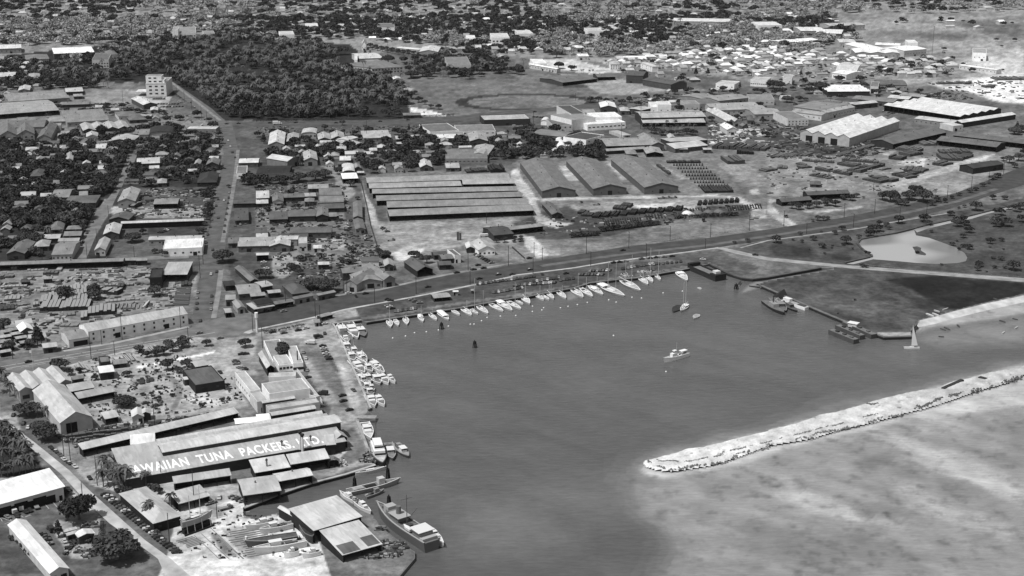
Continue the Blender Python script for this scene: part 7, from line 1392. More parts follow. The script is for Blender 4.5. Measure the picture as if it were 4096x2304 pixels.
# the large ship
r, L, B, ch = boat('ship', 'd1', (1770, 1320), (1245, 960), .215, 100, 'large grey converted ship moored by the boat shed', H=5, deck=112, name='converted_ship')
G1, W1 = mat('paint', 120), mat('paint', 200)
MB().box(L * .04, L * .28, -B * .26, B * .26, ch, ch + 2.6).build('deckhouse', G1, r); b_ = MB().box(L * .24, L * .33, -B * .24, B * .24, ch + .5, ch + 4.2).build('bridge', mat('paint', 165), r); MB().box(L * .325, L * .335, -B * .2, B * .2, ch + 2.8, ch + 3.7).build('windows', mat('glass', 50), b_)
MB().box(L * .0, L * .2, -B * .36, B * .36, ch + 2.6, ch + 2.85).build('boat_deck', mat('paint', 170), r); MB().cyl((L * .12, 0, ch + 2.8), (L * .12, 0, ch + 6.5), 1.3, 1.2, 10).build('funnel', mat('paint', 110), r)
MB().cyl((-L * .04, 0, ch), (-L * .04, 0, ch + 15), .22, .12, 6).cyl((-L * .04, -3, ch + 13), (-L * .04, 3, ch + 13), .1, .1, 4).cyl((-L * .04, 0, ch + 2), (-L * .17, -2, ch + 10), .14, .1, 5).build('mast', mat('plain', 90), r)
a_ = MB().box(-L * .42, -L * .24, -B * .42, B * .46, ch + 3.2, ch + 3.5).build('awning', mat('plain', 215), r); MB().box(-L * .41, -L * .26, -B * .34, B * .34, ch, ch + 2.6).build('after_house', mat('paint', 130), r)
MB().box(-L * .47, -L * .41, -B * .4, B * .4, ch, ch + 1.2).build('stern_bulwark', mat('paint', 175), r); V, F, n = hull_mb(6, 2, .9); l_b = MB().add(V, F).build('lifeboat', mat('paint', 225), r); l_b.location = (-L * .16, B * .33, ch + .9)
MB().box(L * .38, L * .42, -.8, .8, ch + .3, ch + 1.3).box(-L * .12, -L * .06, -1.2, 1.2, ch, ch + 1.1).build('winch', mat('plain', 70), r)
boat('launch', 'd1', (1700, 1150), (1880, 1310), .3, 235, 'white cabin cruiser outside the large grey ship', H=2.2, deck=215)
# dolphins and pilings
for t, x, y, h, w_, lab in (('f',1140,800,5,1.6,'dark piling dolphin off the white-boom yacht'),('c1',2200,605,5,1.5,'dark piling dolphin alone in the upper basin'),('b2',2255,1400,4.5,1.8,'dark piling dolphin near the inlet mouth'),('d1',993,745,7,1.1,'dark piling cluster left of the workship'),('d1',1328,665,8,1.2,'dark piling cluster behind the workship bow'),('d1',1338,915,6,1.2,'dark piling cluster at the large ship bow')):
    a = G(t, x, y, WL); r = empty('piling_dolphin', (a[0], a[1], WL), 0, lab, 'piling', 'dark piling dolphins')
    for i in range(5): q = 2 * math.pi * i / 5; MB().cyl((w_ * math.cos(q), w_ * math.sin(q), -1), (w_ * .5 * math.cos(q), w_ * .5 * math.sin(q), h * .85), .32, .28, 6).build('pile', mat('plain', 40), r)
    MB().cyl((0, 0, -1), (0, 0, h), .35, .3, 6).cyl((0, 0, h * .5), (0, 0, h * .62), w_ * .8, w_ * .7, 8).build('centre_pile', mat('plain', 40), r)
for i, (t, x, y) in enumerate([('f',305,957),('f',525,922),('f',680,866),('f',883,850),('f',1090,820),('f',1262,753),('f',1638,720),('f',1701,718),('f',1830,660),('f',1927,604),('f',2155,582),('f',2418,571),('e',204,782),('e',418,730),('e',540,711),('e',563,682),('e',779,683),('e',877,664),('e',997,642),('e',1125,614),('e',1401,581),('e',1497,610),('e',1700,547),('e',1823,557),('e',2101,491),('e',2350,468),('e',420,662),('c2',1022,485),('c2',1550,848)]):
    a = G(t, x, y, WL); o = MB().cyl((0, 0, -.2), (0, 0, .35), .55, .5, 8).cyl((0, 0, .35), (0, 0, .6), .5, .15, 8).build('mooring_buoy', mat('plain', 240)); o.location = (a[0], a[1], WL); tag(o, None, 'buoy', 'white mooring buoys'); PEND.append((o, a[0], a[1], 'white mooring buoy'))
# work pier and boats ashore
a, b = G('j', 1805, 160, 0), G('j', 2145, 165, 0); r = empty('work_pier', (a[0], a[1], 0), math.atan2(b[1] - a[1], b[0] - a[0]), 'short timber pier with tyre fenders above the launch', 'pier'); L = math.dist(a, b)
MB().box(0, L, 0, 4.5, .1, .5).build('deck', mat('deck', 150), r)
for i in range(5): MB().cyl((L * (i + .5) / 5, .3, -2.5), (L * (i + .5) / 5, .3, .1), .35, .35, 6).build('pile', mat('plain', 50), r)
for i in range(4): MB().cyl((L * (i + .7) / 5, -.15, -.5), (L * (i + .7) / 5, .0, -.5), .5, .5, 8).build('fender', mat('plain', 170), r)
SG = 'boats hauled out in the boatyard'
for kd, A, Bp, bm, tn, H2, lab, kw in (('launch',(1720,790),(1235,905),.25,232,1.8,'white sampan hauled out highest in the yard',dict(deck=210)),('fish',(2015,850),(1475,965),.23,215,2,'white fishing boat with black after deck',dict(deck=120)),('ship',(2100,1060),(1250,1185),.24,82,2.6,'dark flush-decked hull hauled out in mid yard',dict(deck=92)),('fish',(2250,1150),(1385,1300),.2,205,2.6,'long white boat with tall wheelhouse ashore',dict(deck=170)),
 ('ship',(2200,900),(2360,1120),.3,62,3,'dark hull under the boat shed eave',dict(deck=60)),('launch',(2120,1320),(1880,1380),.4,240,2,'bright white cruiser at the bottom of the yard',dict(deck=225)),('launch',(2500,1320),(2200,1390),.3,225,1.6,'white boat below the boat shed corner',dict(deck=200)),('fish',(1300,1180),(1180,1130),.3,120,1.2,'small grey hull beside the dark hull',dict(deck=110))):
    boat(kd, 'k', A, Bp, bm, tn, lab, z=.5, H=H2, grp=SG, **kw)
r, L, B, ch = boat('sail', 'k', (110, 850), (615, 670), .22, 150, 'two-masted ketch propped on a dark timber cradle', z=4, H=2.4, masts=[(.15, 15), (-.2, 12)], cover=(-.2, .05), grp=SG)
MB().box(-L * .5, L * .5, -B * .8, -B * .6, -4, -3.2).box(-L * .5, L * .5, B * .6, B * .8, -4, -3.2).box(-L * .46, L * .46, -B * .35, B * .35, -3.9, -1.4).build('cradle', mat('plain', 44), r)
for x in (-.4, -.15, .1, .38):
    for s_ in (-1, 1): MB().cyl((L * x, B * .75 * s_, -3.4), (L * x, B * .55 * s_, 1.6), .18, .18, 5).build('prop', mat('plain', 150), r)
for i in range(26):     # slip timbers
    f = i / 25; a, b = G('k', 40 + 400 * f - 200, 1000 + 330 * f), G('k', 330 + 640 * f, 960 + 360 * f)
for k, (p, q) in enumerate([((330, 1040), (760, 1443)), ((450, 1010), (930, 1443)), ((600, 900), (1180, 1443)), ((1170, 1443), (780, 1100))]):
    sheet('slip_rail', ribbon([G('k', *p), G('k', *q)], .35), .12, mat('plain', 120))
def plankrow(t, A, Bp, C, n, tone, lab, wd=.5):
    a, b, c = G(t, *A), G(t, *Bp), G(t, *C); mb = MB()
    for i in range(n):
        f = i / (n - 1); p = (a[0] + (c[0] - a[0]) * f, a[1] + (c[1] - a[1]) * f); q = (b[0] + (c[0] - a[0]) * f, b[1] + (c[1] - a[1]) * f); s_ = rnd.uniform(0, .25)
        p = (p[0] + (q[0] - p[0]) * s_, p[1] + (q[1] - p[1]) * s_); R_ = ribbon([p, q], wd); mb.add([(x, y, .05) for x, y in R_] + [(x, y, .3) for x, y in R_], [(0, 1, 2, 3), (4, 5, 6, 7), (0, 1, 5, 4), (1, 2, 6, 5), (2, 3, 7, 6), (3, 0, 4, 7)])
    o = mb.build('slipway_timbers', mat('plain', tone)); tag(o, lab, 'slipway')
plankrow('k', (780, 1010), (1460, 900), (1200, 1420), 14, 135, 'long slipway of parallel timbers under the hauled boats', .6); plankrow('k', (-20, 1150), (300, 1060), (200, 1250), 7, 140, 'short slipway of timbers left of the cradle rails', .6)
# ---------------------------------------------------------------- poles, signs, fences
def pole(t, x, y, h, lab, arms=1, tone=58):
    a = G(t, x, y); r = empty('utility_pole', (a[0], a[1], 0), 0, lab, 'utility pole', 'utility poles')
    MB().cyl((0, 0, -.3), (0, 0, h), .24, .17, 6).build('pole', mat('plain', tone), r)
    for k in range(arms): MB().box(-1.4, 1.4, -.08, .08, h - .6 - k * .9, h - .42 - k * .9, math.radians(110)).build('crossarm', mat('plain', tone), r)
    if not lab: PEND.append((r, a[0], a[1], 'utility pole'))
PP = [('b2',222,1075,12),('b2',305,1105,10),('b2',748,1045,14),('b2',1175,990,14),('b2',1590,910,12),('b2',1997,880,12),('b2',2387,810,12),('b2',212,1245,13),('b2',792,1175,12),('b2',1350,1090,12),('b2',1945,990,8),('b3',158,770,14),('b3',765,680,13),('b3',1072,640,13),('b3',1060,415,9),('b3',1802,495,13),('b3',2045,400,13),('b3',2220,330,12),('b3',2370,240,12),('b3',858,780,12),('b3',1325,680,9),('b3',1595,640,9),('b3',387,845,9),
 ('b1',2155,1360,14),('b1',1612,1449,14),('b1',2540,1165,16),('b1',2135,1215,14),('b1',2320,740,9),('b1',2440,850,9),('b1',765,1210,7),('c1',1195,160,13),('c1',598,300,12),('c1',645,345,12),('c1',66,610,14),('c0',918,720,18),('c0',1230,525,17),('c0',1820,410,15),('c0',1900,610,14),('c0',1155,680,9),('c0',130,720,12),('c0',1560,1445,18),('c0',1025,575,10),('c0',2545,440,16),('i',480,1400,14),('i',1045,980,12),('i',705,720,10),('i',2035,740,13),('i',2095,730,14),
 ('d0',645,420,14),('d0',710,470,16),('d0',980,710,16),('d0',1708,1310,16),('d0',1955,900,18),('d0',2185,1040,10),('d0',830,830,8),('d0',1625,690,12),('d0',735,300,13),('b0',1095,690,12),('b0',980,960,14),('b0',878,1090,12),('b0',825,1320,13),('b0',2125,730,12),('b0',2145,610,10),('b0',2045,1150,18),('b0',2015,1290,18),('b0',1352,1080,9),('b0',425,1110,8),('a0',1780,830,16),('a0',1857,880,15),('a0',1930,950,16),('a0',2028,1030,15),('a0',2082,1080,15),('a0',2168,1120,12),('a0',1245,970,26),('a0',245,1420,30),('a0',1145,1240,14),('a1',1115,1240,20),('a1',1095,1230,12),('a1',595,60,20),('a2',1293,1150,36),('a2',215,1150,20),('a2',1100,1290,22),('a3',1650,400,45),('a2',640,860,10),('a1',1328,400,22)]
for t, x, y, h in PP: pole(t, x, y, h, None, 1 if h < 15 else 2, 58)
a = G('i', 552, 1410); r = empty('sign_pylon', (a[0], a[1], 0), 0, 'tall white sign pylon at the crossroads corner', 'sign'); MB().cyl((0, 0, 0), (0, 0, 10), .8, .55, 8).build('column', mat('plain', 225), r); MB().cyl((0, 0, 10), (0, 0, 13.5), 1.15, 1.15, 8).build('lantern', mat('plain', 235), r)
a = G('c0', 335, 830); r = empty('flagpole', (a[0], a[1], 0), 0, 'white flagpole in front of the four-bay garage', 'flagpole'); MB().cyl((0, 0, 0), (0, 0, 13), .14, .1, 5).build('pole', mat('plain', 215), r); MB().box(-1.3, 0, -.04, .04, 11, 12.6).build('flag', mat('plain', 220), r)
# cannery chimneys
for t, x, y, h, w_, lab in (('j',835,690,7.5,.72,'right cannery chimney with flared black top'),('j',795,640,7.5,.72,'left cannery chimney with flared black top')):
    a = G(t, x, y, 8); r = empty('chimney', (a[0], a[1], 7), 0, lab, 'chimney', 'two cannery chimneys'); MB().cyl((0, 0, -1), (0, 0, h), w_, w_ * .8, 10).build('stack', mat('plain', 225), r); MB().cyl((0, 0, h), (0, 0, h + 1), w_ * .8, w_ * 1.6, 10).cyl((0, 0, h + 1), (0, 0, h + 1.6), w_ * 1.6, w_ * 1.5, 10).build('cap', mat('plain', 50), r)
for t, x, y, lab in (('j',975,510,'right roof ventilator near the cannery letters'),('j',460,600,'left roof ventilator near the cannery letters'),('j',190,930,'roof ventilator on the lower cannery annex')):
    a = G(t, x, y, 8); r = empty('roof_ventilator', (a[0], a[1], 8), 0, lab, 'ventilator'); MB().cyl((0, 0, -2), (0, 0, 1), .45, .45, 8).build('duct', mat('plain', 130), r); MB().cyl((0, 0, 1), (0, 0, 1.8), .8, .4, 8).build('cowl', mat('plain', 70), r)
def fence(t, pts, h, lab, n=30, tone=120, board=True):
    p = [G(t, *q) for q in pts]; r = empty('fence', (0, 0, 0), 0, lab, 'fence'); seg = [math.dist(p[i], p[i + 1]) for i in range(len(p) - 1)]; tot = sum(seg)
    for i in range(len(p) - 1):
        R_ = ribbon([p[i], p[i + 1]], .15); z0, z1 = (.1, h - .1) if board else (h * .6, h * .72)
        MB().add([(x, y, z0) for x, y in R_] + [(x, y, z1) for x, y in R_], [(0, 1, 2, 3), (4, 5, 6, 7), (0, 1, 5, 4), (1, 2, 6, 5), (2, 3, 7, 6), (3, 0, 4, 7)]).build('rail', mat('plain', tone), r)
    for k in range(n + 1):
        d = tot * k / n; i = 0
        while i < len(seg) - 1 and d > seg[i]: d -= seg[i]; i += 1
        f = min(1, d / seg[i]); x = p[i][0] + (p[i + 1][0] - p[i][0]) * f; y = p[i][1] + (p[i + 1][1] - p[i][1]) * f
        MB().box(x - .12, x + .12, y - .12, y + .12, 0, h).build('post', mat('plain', tone + 6), r)
fence('b1', [(1050, 310), (1110, 560), (1150, 760), (1220, 990), (1380, 1110)], 2.2, 'board fence between workshops and the storage sheds', 30, 84)
fence('b2', [(1500, 930), (1740, 880), (2050, 850), (2576, 770)], 1.2, 'white post fence along the far side of the boulevard', 40, 165, False); fence('b3', [(960, 1160), (1500, 1215), (2100, 1260), (2576, 1285)], 1.1, 'low white post fence along the park drive', 30, 130, False)
fence('b2', [(0, 985), (130, 1100)], 1.6, 'dark fence left of the bright dirt lot', 8, 70); fence('c0', [(2060, 540), (1400, 660)], .6, 'low kerb fence behind the boulevard shrubs', 12, 150, False); fence('h', [(1600, 380), (2100, 1010)], 2.6, 'white coping wall along the cold store road side', 2, 232)
for t, A, Bp, h, lab in (('m', (190, 610), (540, 560), 2, 'left black clipped hedge beside the boulevard'), ('m', (560, 560), (885, 500), 2, 'middle black clipped hedge beside the boulevard'), ('m', (920, 480), (1255, 430), 2.2, 'right black clipped hedge beside the boulevard'), ('a1', (470, 1072), (870, 1062), 3.5, 'black hedge under the grove, left part'), ('a1', (900, 1060), (1430, 1052), 3.5, 'black hedge under the grove, middle part'), ('a1', (1480, 1045), (1990, 1022), 3.5, 'black hedge under the grove, right part'), ('a1', (0, 1078), (420, 1074), 3, 'black hedge at the corner of the grove'), ('l', (1730, 1120), (1760, 850), 2.2, 'black hedge beside the harbour road drive'), ('n', (440, 150), (790, 60), 2, 'black hedge at the chandlery corner')):
    a, b = G(t, *A), G(t, *Bp); L = math.dist(a, b); rs = np.random.RandomState(int(A[0])); k = int(L * 26); c = np.stack([rs.rand(k) * L, rs.rand(k) * 1.8 - .9, h * (.15 + .85 * rs.rand(k) ** .5)], 1); v = c[:, None, :] + rs.normal(size=(k, 4, 3)) * .22
    o = bpy.data.objects.new('hedge', np_mesh('hedge', v.reshape(-1, 3), np.arange(k * 4).reshape(-1, 4), M_LEAF)); COL.objects.link(o); o.location = (a[0], a[1], 0); o.rotation_euler = (0, 0, math.atan2(b[1] - a[1], b[0] - a[0])); tag(o, lab, 'hedge', 'clipped hedges')
# ---------------------------------------------------------------- stacks of timber and pipe
def stack(t, A, Bp, C, h, tone, lab, name='timber_stack', cat='timber stack', grp=None, n=None, gap=.25, top=None, look=None):
    a, b, c = G(t, *A), G(t, *Bp), G(t, *C); ang = math.atan2(b[1] - a[1], b[0] - a[0]); W = math.dist(a, b); D = max(1.5, -(c[0] - a[0]) * math.sin(ang) + (c[1] - a[1]) * math.cos(ang))
    r2 = random.Random(int(A[0] * 7 + A[1])); n = n or max(2, int(W / 2.4)); mb = MB(); tb = MB()
    for i in range(n):
        x0, x1 = W * i / n + gap / 2, W * (i + 1) / n - gap / 2; hh = h * r2.uniform(.6, 1.15); mb.box(x0, x1, r2.uniform(0, .4), D - r2.uniform(0, .4), 0, hh); tb.box(x0 + .05, x1 - .05, .5, D - .5, hh, hh + .15)
    r = empty(name, (a[0], a[1], 0), ang, lab, cat, grp); mb.build('bundles', mat('plain', tone), r); tb.build('top_layer', mat('plain', top or tone + 22), r)
    if lab is None: PEND.append((r, (a[0] + b[0]) / 2, (a[1] + b[1]) / 2, look or 'timber stack'))
    cc, ss = math.cos(ang), math.sin(ang); mark([(a[0], a[1]), (a[0] + W * cc, a[1] + W * ss), (a[0] + W * cc - D * ss, a[1] + W * ss + D * cc), (a[0] - D * ss, a[1] + D * cc)], [occ, occb])
PG = 'stacks in the storage yards'
for A, Bp, C, h, tn in (((690,150),(1010,205),(700,125),3,70),((1010,205),(1180,165),(1000,185),3,74),((740,110),(1100,140),(750,95),2.5,80),((465,200),(815,262),(475,185),3,72),((790,210),(930,235),(795,180),3,82),((412,262),(590,290),(415,240),2.5,80),((590,295),(670,290),(590,270),2,90),((275,145),(350,160),(280,128),2,80),((340,115),(660,135),(345,100),2,78),((340,190),(450,180),(345,165),2,76),((945,300),(1130,340),(950,280),2.5,66),((1040,285),(1240,330),(1050,255),2.5,66),((1130,340),(1250,315),(1120,310),2.5,70),((1240,255),(1400,295),(1245,215),3,66),((1360,220),(1560,235),(1370,180),3,68),((1400,280),(1620,205),(1395,250),2.5,70),((1210,90),(1340,108),(1215,62),3,58),((1340,105),(1350,80),(1290,60),2.5,64),((1650,150),(1760,168),(1660,110),2.5,66),((1700,130),(1795,155),(1710,105),2.5,74),((1150,210),(1245,190),(1150,195),1.5,90),((-20,225),(100,205),(-20,195),2,78),((90,190),(190,195),(95,165),2,78)):
    stack('b3', A, Bp, C, h, tn, None, grp=PG, look='dark stack of steel')
for A, Bp, C, h, tn in (((1735,40),(2060,45),(1740,10),3,70),((1750,110),(1960,112),(1760,60),3,70),((1960,105),(2070,70),(1940,60),3,66),((1275,0),(1500,30),(1290,-30),3,84),((1430,70),(1565,45),(1400,30),3,76)):
    stack('b3', A, Bp, C, h, tn, None, grp=PG, look='dark stack of steel')
for i in range(10): stack('b2', (800 + i * 92, 685 - i * 8), (870 + i * 92, 690 - i * 8), (830 + i * 92, 640 - i * 7), 2.2, 34, 'black pipe stack, %s from the left in the front row' % NTH[i], 'pipe_stack', 'pipe stack', 'black pipe stacks in the front row', n=4, top=52)
for i in range(8): stack('b2', (1860 + i * 54, 560 - i * 4), (1900 + i * 54, 562 - i * 4), (1850 + i * 54, 520 - i * 3), 2.2, 34, 'black pipe stack, %s from the left in the right row' % NTH[i], 'pipe_stack', 'pipe stack', 'black pipe stacks in the right row', n=3, top=56)
for x, y, w_ in ((1010,600,130),(1090,575,100),(655,645,90),(690,665,110)): stack('b2', (x, y), (x + w_, y + 8), (x, y - 30), 2, 50, None, 'pipe_stack', 'pipe stack', PG, look='dark pipe stack')
for j, (x0, x1, y0, n) in enumerate(((930,1300,755,16),(1360,1540,700,7),(1640,1720,690,4),(2180,2510,615,14),(1780,2000,640,9))):
    for i in range(n):
        x = x0 + (x1 - x0) * i / (n - 1); y = y0 - (x - x0) * .075; a, b = G('b2', x, y), G('b2', x - 14, y - 42); R_ = ribbon([a, b], .9); o = MB().add([(u, v, .02) for u, v in R_] + [(u, v, .9) for u, v in R_], [(0, 1, 2, 3), (4, 5, 6, 7), (0, 1, 5, 4), (1, 2, 6, 5), (2, 3, 7, 6), (3, 0, 4, 7)]).build('steel_beam', mat('plain', 40))
        tag(o, 'dark beam, %s from the left in beam rack row %s' % (NTH[i], ['below the pipe stacks', 'left of the white tent', 'nearest the tent', 'at far right', 'behind the tents'][j]), 'beam', 'dark beams lying in rows')
for j in range(8):
    for i in range(11):
        x = 1630 + j * 42 + i * 28.5; y = 158 + j * 35; a = G('b2', x, y); o = MB().box(-.8, .8, -.6, .6, 0, 1.3).box(-.25, .25, -.2, .2, 0, 2.8).build('anchor_block', mat('plain', 44 + 8 * ((i * 3 + j) % 3))); o.location = (a[0], a[1], 0); o.rotation_euler = (0, 0, CITY); tag(o, 'dark upright block, %s from left in grid line %s' % (NTH[i], NTH[j]), 'block', 'upright blocks set out in a grid')
stack('b2', (1940, 435), (2230, 430), (1925, 380), 2.2, 40, 'long black stack at the foot of the block grid', grp=PG); stack('b2', (1560, 135), (1900, 135), (1560, 118), 2, 46, 'long dark stack at the head of the block grid', grp=PG); stack('b2', (2170, 145), (2345, 140), (2170, 88), 4, 74, 'tall dark stack beside the planked field', grp=PG); stack('b1', (2360, 230), (2505, 225), (2358, 180), 4, 32, 'tall black stack behind the long sheds', grp=PG); stack('b1', (2120, 235), (2350, 225), (2120, 205), 2.5, 52, 'low dark stack behind the long sheds', grp=PG); stack('b1', (2020, 910), (2068, 910), (2020, 905), 8, 84, 'upright grey billboard panel on the dirt lot', 'billboard', 'billboard', n=2)
stack('b2', (1450, 160), (1570, 250), (1470, 150), 2.5, 80, 'dark stack right of the rightmost great warehouse', grp=PG)
for i in range(9): stack('a2', (2010 + i * 60, 1345 + i * 3), (2062 + i * 60, 1350 + i * 3), (2010 + i * 60, 1305 + i * 3), 4, 70, 'tall pipe rack bay, %s from the left' % NTH[i], 'pipe_rack', 'pipe rack', 'tall pipe rack bays', n=3)
stack('a2', (2260, 1400), (2430, 1405), (2260, 1375), 4, 36, 'black block stack below the pipe rack', grp=PG)
for i in range(8): stack('a3', (20 + i * 45, 1435 - i * 2), (58 + i * 45, 1440 - i * 2), (20 + i * 45, 1395 - i * 2), 2, 100, None, 'drum_stack', 'drums', PG, n=4, look='grey heap of drums')
for i in range(9): stack('a3', (680 + i * 42, 1425 - i * 12), (720 + i * 42, 1430 - i * 12), (700 + i * 42, 1375 - i * 10), 2, 84, None, 'drum_stack', 'drums', PG, n=4, look='grey heap of drums')
for x, y, w_, d in ((1710,700,340,10),(2190,735,100,14),(1980,700,60,16),(2300,660,380,24),(1570,1320,150,30)): stack('a3', (x, y), (x + w_, y - 6), (x, y - d), 3, 92, None, 'timber_stack', 'timber stack', PG, look='grey stack')
LG = 'timber piles in the lumber yard'
for t, A, Bp, C, h, tn, tp in (('c0',(400,250),(900,225),(420,170),3.4,50,150),('c0',(400,180),(880,150),(420,110),3,54,150),('c0',(520,120),(880,90),(540,60),3,60,150),('c0',(700,60),(930,40),(720,10),3,60,155),('c0',(880,290),(1160,270),(900,215),3.2,48,150),('c0',(810,335),(880,330),(820,270),3,60,155),('c0',(950,60),(1180,80),(960,20),3,55,150),('c0',(40,140),(200,130),(50,100),2,80,150),('c0',(330,200),(390,195),(335,170),2,90,150),('c0',(0,240),(150,225),(0,190),1.5,60,70),
 ('c0',(600,400),(780,400),(610,370),1,95,130),('c0',(600,300),(760,285),(610,265),1,90,120),('c0',(1430,215),(1465,215),(1440,155),2,150,190),('c0',(1060,155),(1260,140),(1065,130),1,110,150),('c0',(1270,135),(1400,130),(1275,120),1,110,150),('b0',(540,1400),(800,1390),(545,1380),1.6,90,140),('b0',(400,1435),(720,1425),(405,1410),1.6,90,135),('b0',(1180,1415),(1245,1412),(1182,1375),3,50,80),('b0',(1050,1380),(1340,1370),(1055,1362),1.4,95,140),('b0',(0,1390),(270,1380),(0,1375),1,120,165),('b0',(430,1260),(580,1255),(432,1235),2,70,100),('b0',(110,1205),(170,1205),(112,1190),2,120,175),('b0',(0,1290),(130,1290),(0,1270),1.5,70,110),('b0',(1390,1425),(1580,1415),(1392,1405),1.2,110,160),('b0',(1820,1385),(1925,1380),(1825,1345),2.5,52,70),('b0',(760,1275),(860,1272),(762,1262),1,140,180),('b0',(270,1225),(480,1215),(275,1205),1,130,150),('b0',(620,1225),(640,1190),(580,1190),1.5,130,170),('b0',(860,1420),(920,1418),(862,1405),1,110,150)):
    stack(t, A, Bp, C, h, tn, None, grp=LG, top=tp, look='timber pile')
for i in range(13): stack('c0', (1735 + i * 3, 185 - i * 14), (1900 + i * 2, 180 - i * 14), (1737 + i * 3, 178 - i * 14), 1, 92, 'low sorted plank rick, %s from the near end' % NTH[i], 'plank_rick', 'timber stack', 'low plank ricks in the yard corner', n=1, top=125)
for i in range(7): stack('c0', (1170 + i * 42, 215), (1190 + i * 42, 214), (1180 + i * 42, 165), .8, 95, 'thin plank rick, %s from the left before the bales' % NTH[i], 'plank_rick', 'timber stack', 'thin plank ricks before the bales', n=1, top=135)
for i, (x, y) in enumerate(((860,770),(900,790),(940,800),(820,800),(1310,700),(1350,690),(1400,700),(1570,610),(1620,600),(1490,620))): stack('c0', (x - 20, y + 60), (x + 10, y + 55), (x - 50, y - 10), 1.2, 120, None, 'timber_stack', 'timber stack', 'timber by the boulevard shrubs', top=165, n=2, look='pale timber pile')
for A, Bp, lab in (((740,420),(1130,380),'upper'),((720,455),(1270,390),'middle'),((700,480),(1250,440),'lower')): pass
for i, (x0, y0, x1, y1) in enumerate(((580,245,1290,160),(700,262,1290,205),(800,285,1300,255),(1560,200,1940,135),(1080,330,1290,290),(1600,180,2300,20))): stack('d0', (x0, y0), (x1, y1), (x0 - 4, y0 - 16), 1.6, 66, 'long timber rick, %s behind the cannery' % NTH[i], grp=LG, top=100, n=10)
# half-round tents
for i, (x, y, w_, tn) in enumerate(((1755,690,110,215),(1870,685,100,95),(1970,680,110,92),(2080,675,100,95))):
    a, b = G('b2', x, y), G('b2', x + w_, y - 8); ang = math.atan2(b[1] - a[1], b[0] - a[0]); r = empty('canvas_tent', (a[0], a[1], 0), ang, ['white canvas-covered heap right of the beam racks', 'first dark canvas heap right of the white one', 'second dark canvas heap', 'third dark canvas heap at right'][i], 'canvas heap'); W = math.dist(a, b); MB().extr([(W * (1 - math.cos(math.pi * k / 6)) / 2, 4.2 * math.sin(math.pi * k / 6)) for k in range(7)], 0, 12, 'y').build('cover', mat('dirt', tn), r)
# restaurant by the quay
def flatbox(t, A, Bp, C, h, tone, nm, par, rt=None): pass
for A, Bp, C, h, rt, lab, kw in (((1370,1370),(930,1370),(220,800),0,0,'',None),):
    pass
R1 = bl('m', 'fl', (960, 1390), (1210, 1350), (850, 950), 5.5, 0, 165, 232, 'white-trimmed quay restaurant with curved corner', 'restaurant', win=(3, [1.6], 2.4, 1.6))
R2 = bl('m', 'fl', (590, 1445), (950, 1400), (450, 1200), 4, 0, 172, 228, 'white front wing of the quay restaurant', 'restaurant', win=(4, [1.6], 1.6, 1.4))
R3 = bl('m', 'fl', (440, 1340), (860, 1290), (220, 800), 3, 0, 140, 230, 'walled terrace court of the quay restaurant', 'restaurant_court', cat='courtyard', win=(2, [1], 1, 1))
a = G('m', 700, 1230); TP2 = tree_proto('broadleaf_tree', 4.4, 8, 1200, .5, 'round', M_LEAF, 77); TP2.put((a[0], a[1], 1), 0, 1.0, 'dark tree growing inside the restaurant court')
r = empty('stovepipe', (*G('m', 1070, 1290, 5.5), 5.5), 0, 'black stovepipe on the restaurant roof', 'stovepipe'); MB().cyl((0, 0, 0), (0, 0, 6), .35, .35, 8).build('pipe', mat('plain', 40), r)
# bathhouse shelter and tables on the basin front
bl('f', 'gx', (1010, 270), (1290, 225), (1000, 190), 3, .8, 150, 60, 'grey shelter with white roof strip by the yachts', 'shelter', front='open'); bl('f', 'gx', (1335, 160), (1435, 155), (1340, 135), 3, .4, 225, 120, 'small white kiosk right of the shelter', 'kiosk'); bl('f', 'ux', (40, 0) if 0 else (1645, 140), (1700, 140), (1640, 120), 2.4, .3, 150, 80, 'little grey ticket booth by the kerb', 'kiosk')
bl('m', 'gx', (1680, 190), (2000, 105), (1660, 110), 3, .5, 145, 60, 'low grey boulevard bus shelter near basin corner', 'shelter', front='open'); bl('i', 'gx', (1530, 1250), (1640, 1240), (1520, 1190), 3, .5, 140, 120, 'small grey hut beneath the two boulevard poles', 'hut')
bl('i', 'gx', (0, 1080), (120, 1060), (0, 1000), 4, .8, 150, 60, 'filling station canopy at the crossroads', 'filling_station', front='open'); bl('i', 'gy', (210, 1010), (350, 980), (160, 880), 4, 1.5, 150, 120, 'pale filling station office at the crossroads', 'filling_station')
LAND += [(2540, 1050, 'boulevard'), (1700, 1190, 'left quay'), (2300, 1150, 'yacht row'), (2800, 1110, 'landing craft'), (3530, 1000, 'pond'), (3150, 1210, 'boat raft'), (3400, 1340, 'three barges'), (2700, 1420, 'patrol cruiser'), (3600, 1380, 'sailing sloop'), (1050, 1290, 'white pylon'), (300, 1230, 'timber bales'), (100, 1180, 'lumber yard'), (2760, 700, 'block grid'), (2500, 860, 'front pipe stacks'), (3900, 850, 'boulevard bend'), (3300, 1080, 'inlet bridge'), (3900, 1130, 'dark grass'), (600, 1400, 'scrap yard'), (900, 1750, 'cannery letters'), (1230, 1390, 'court tree'), (3900, 700, 'right pole line'), (1150, 300, 'palm grove'), (2100, 400, 'running track'), (700, 480, 'upper avenue'), (3000, 830, 'canvas heaps'), (60, 800, 'left residential edge')]
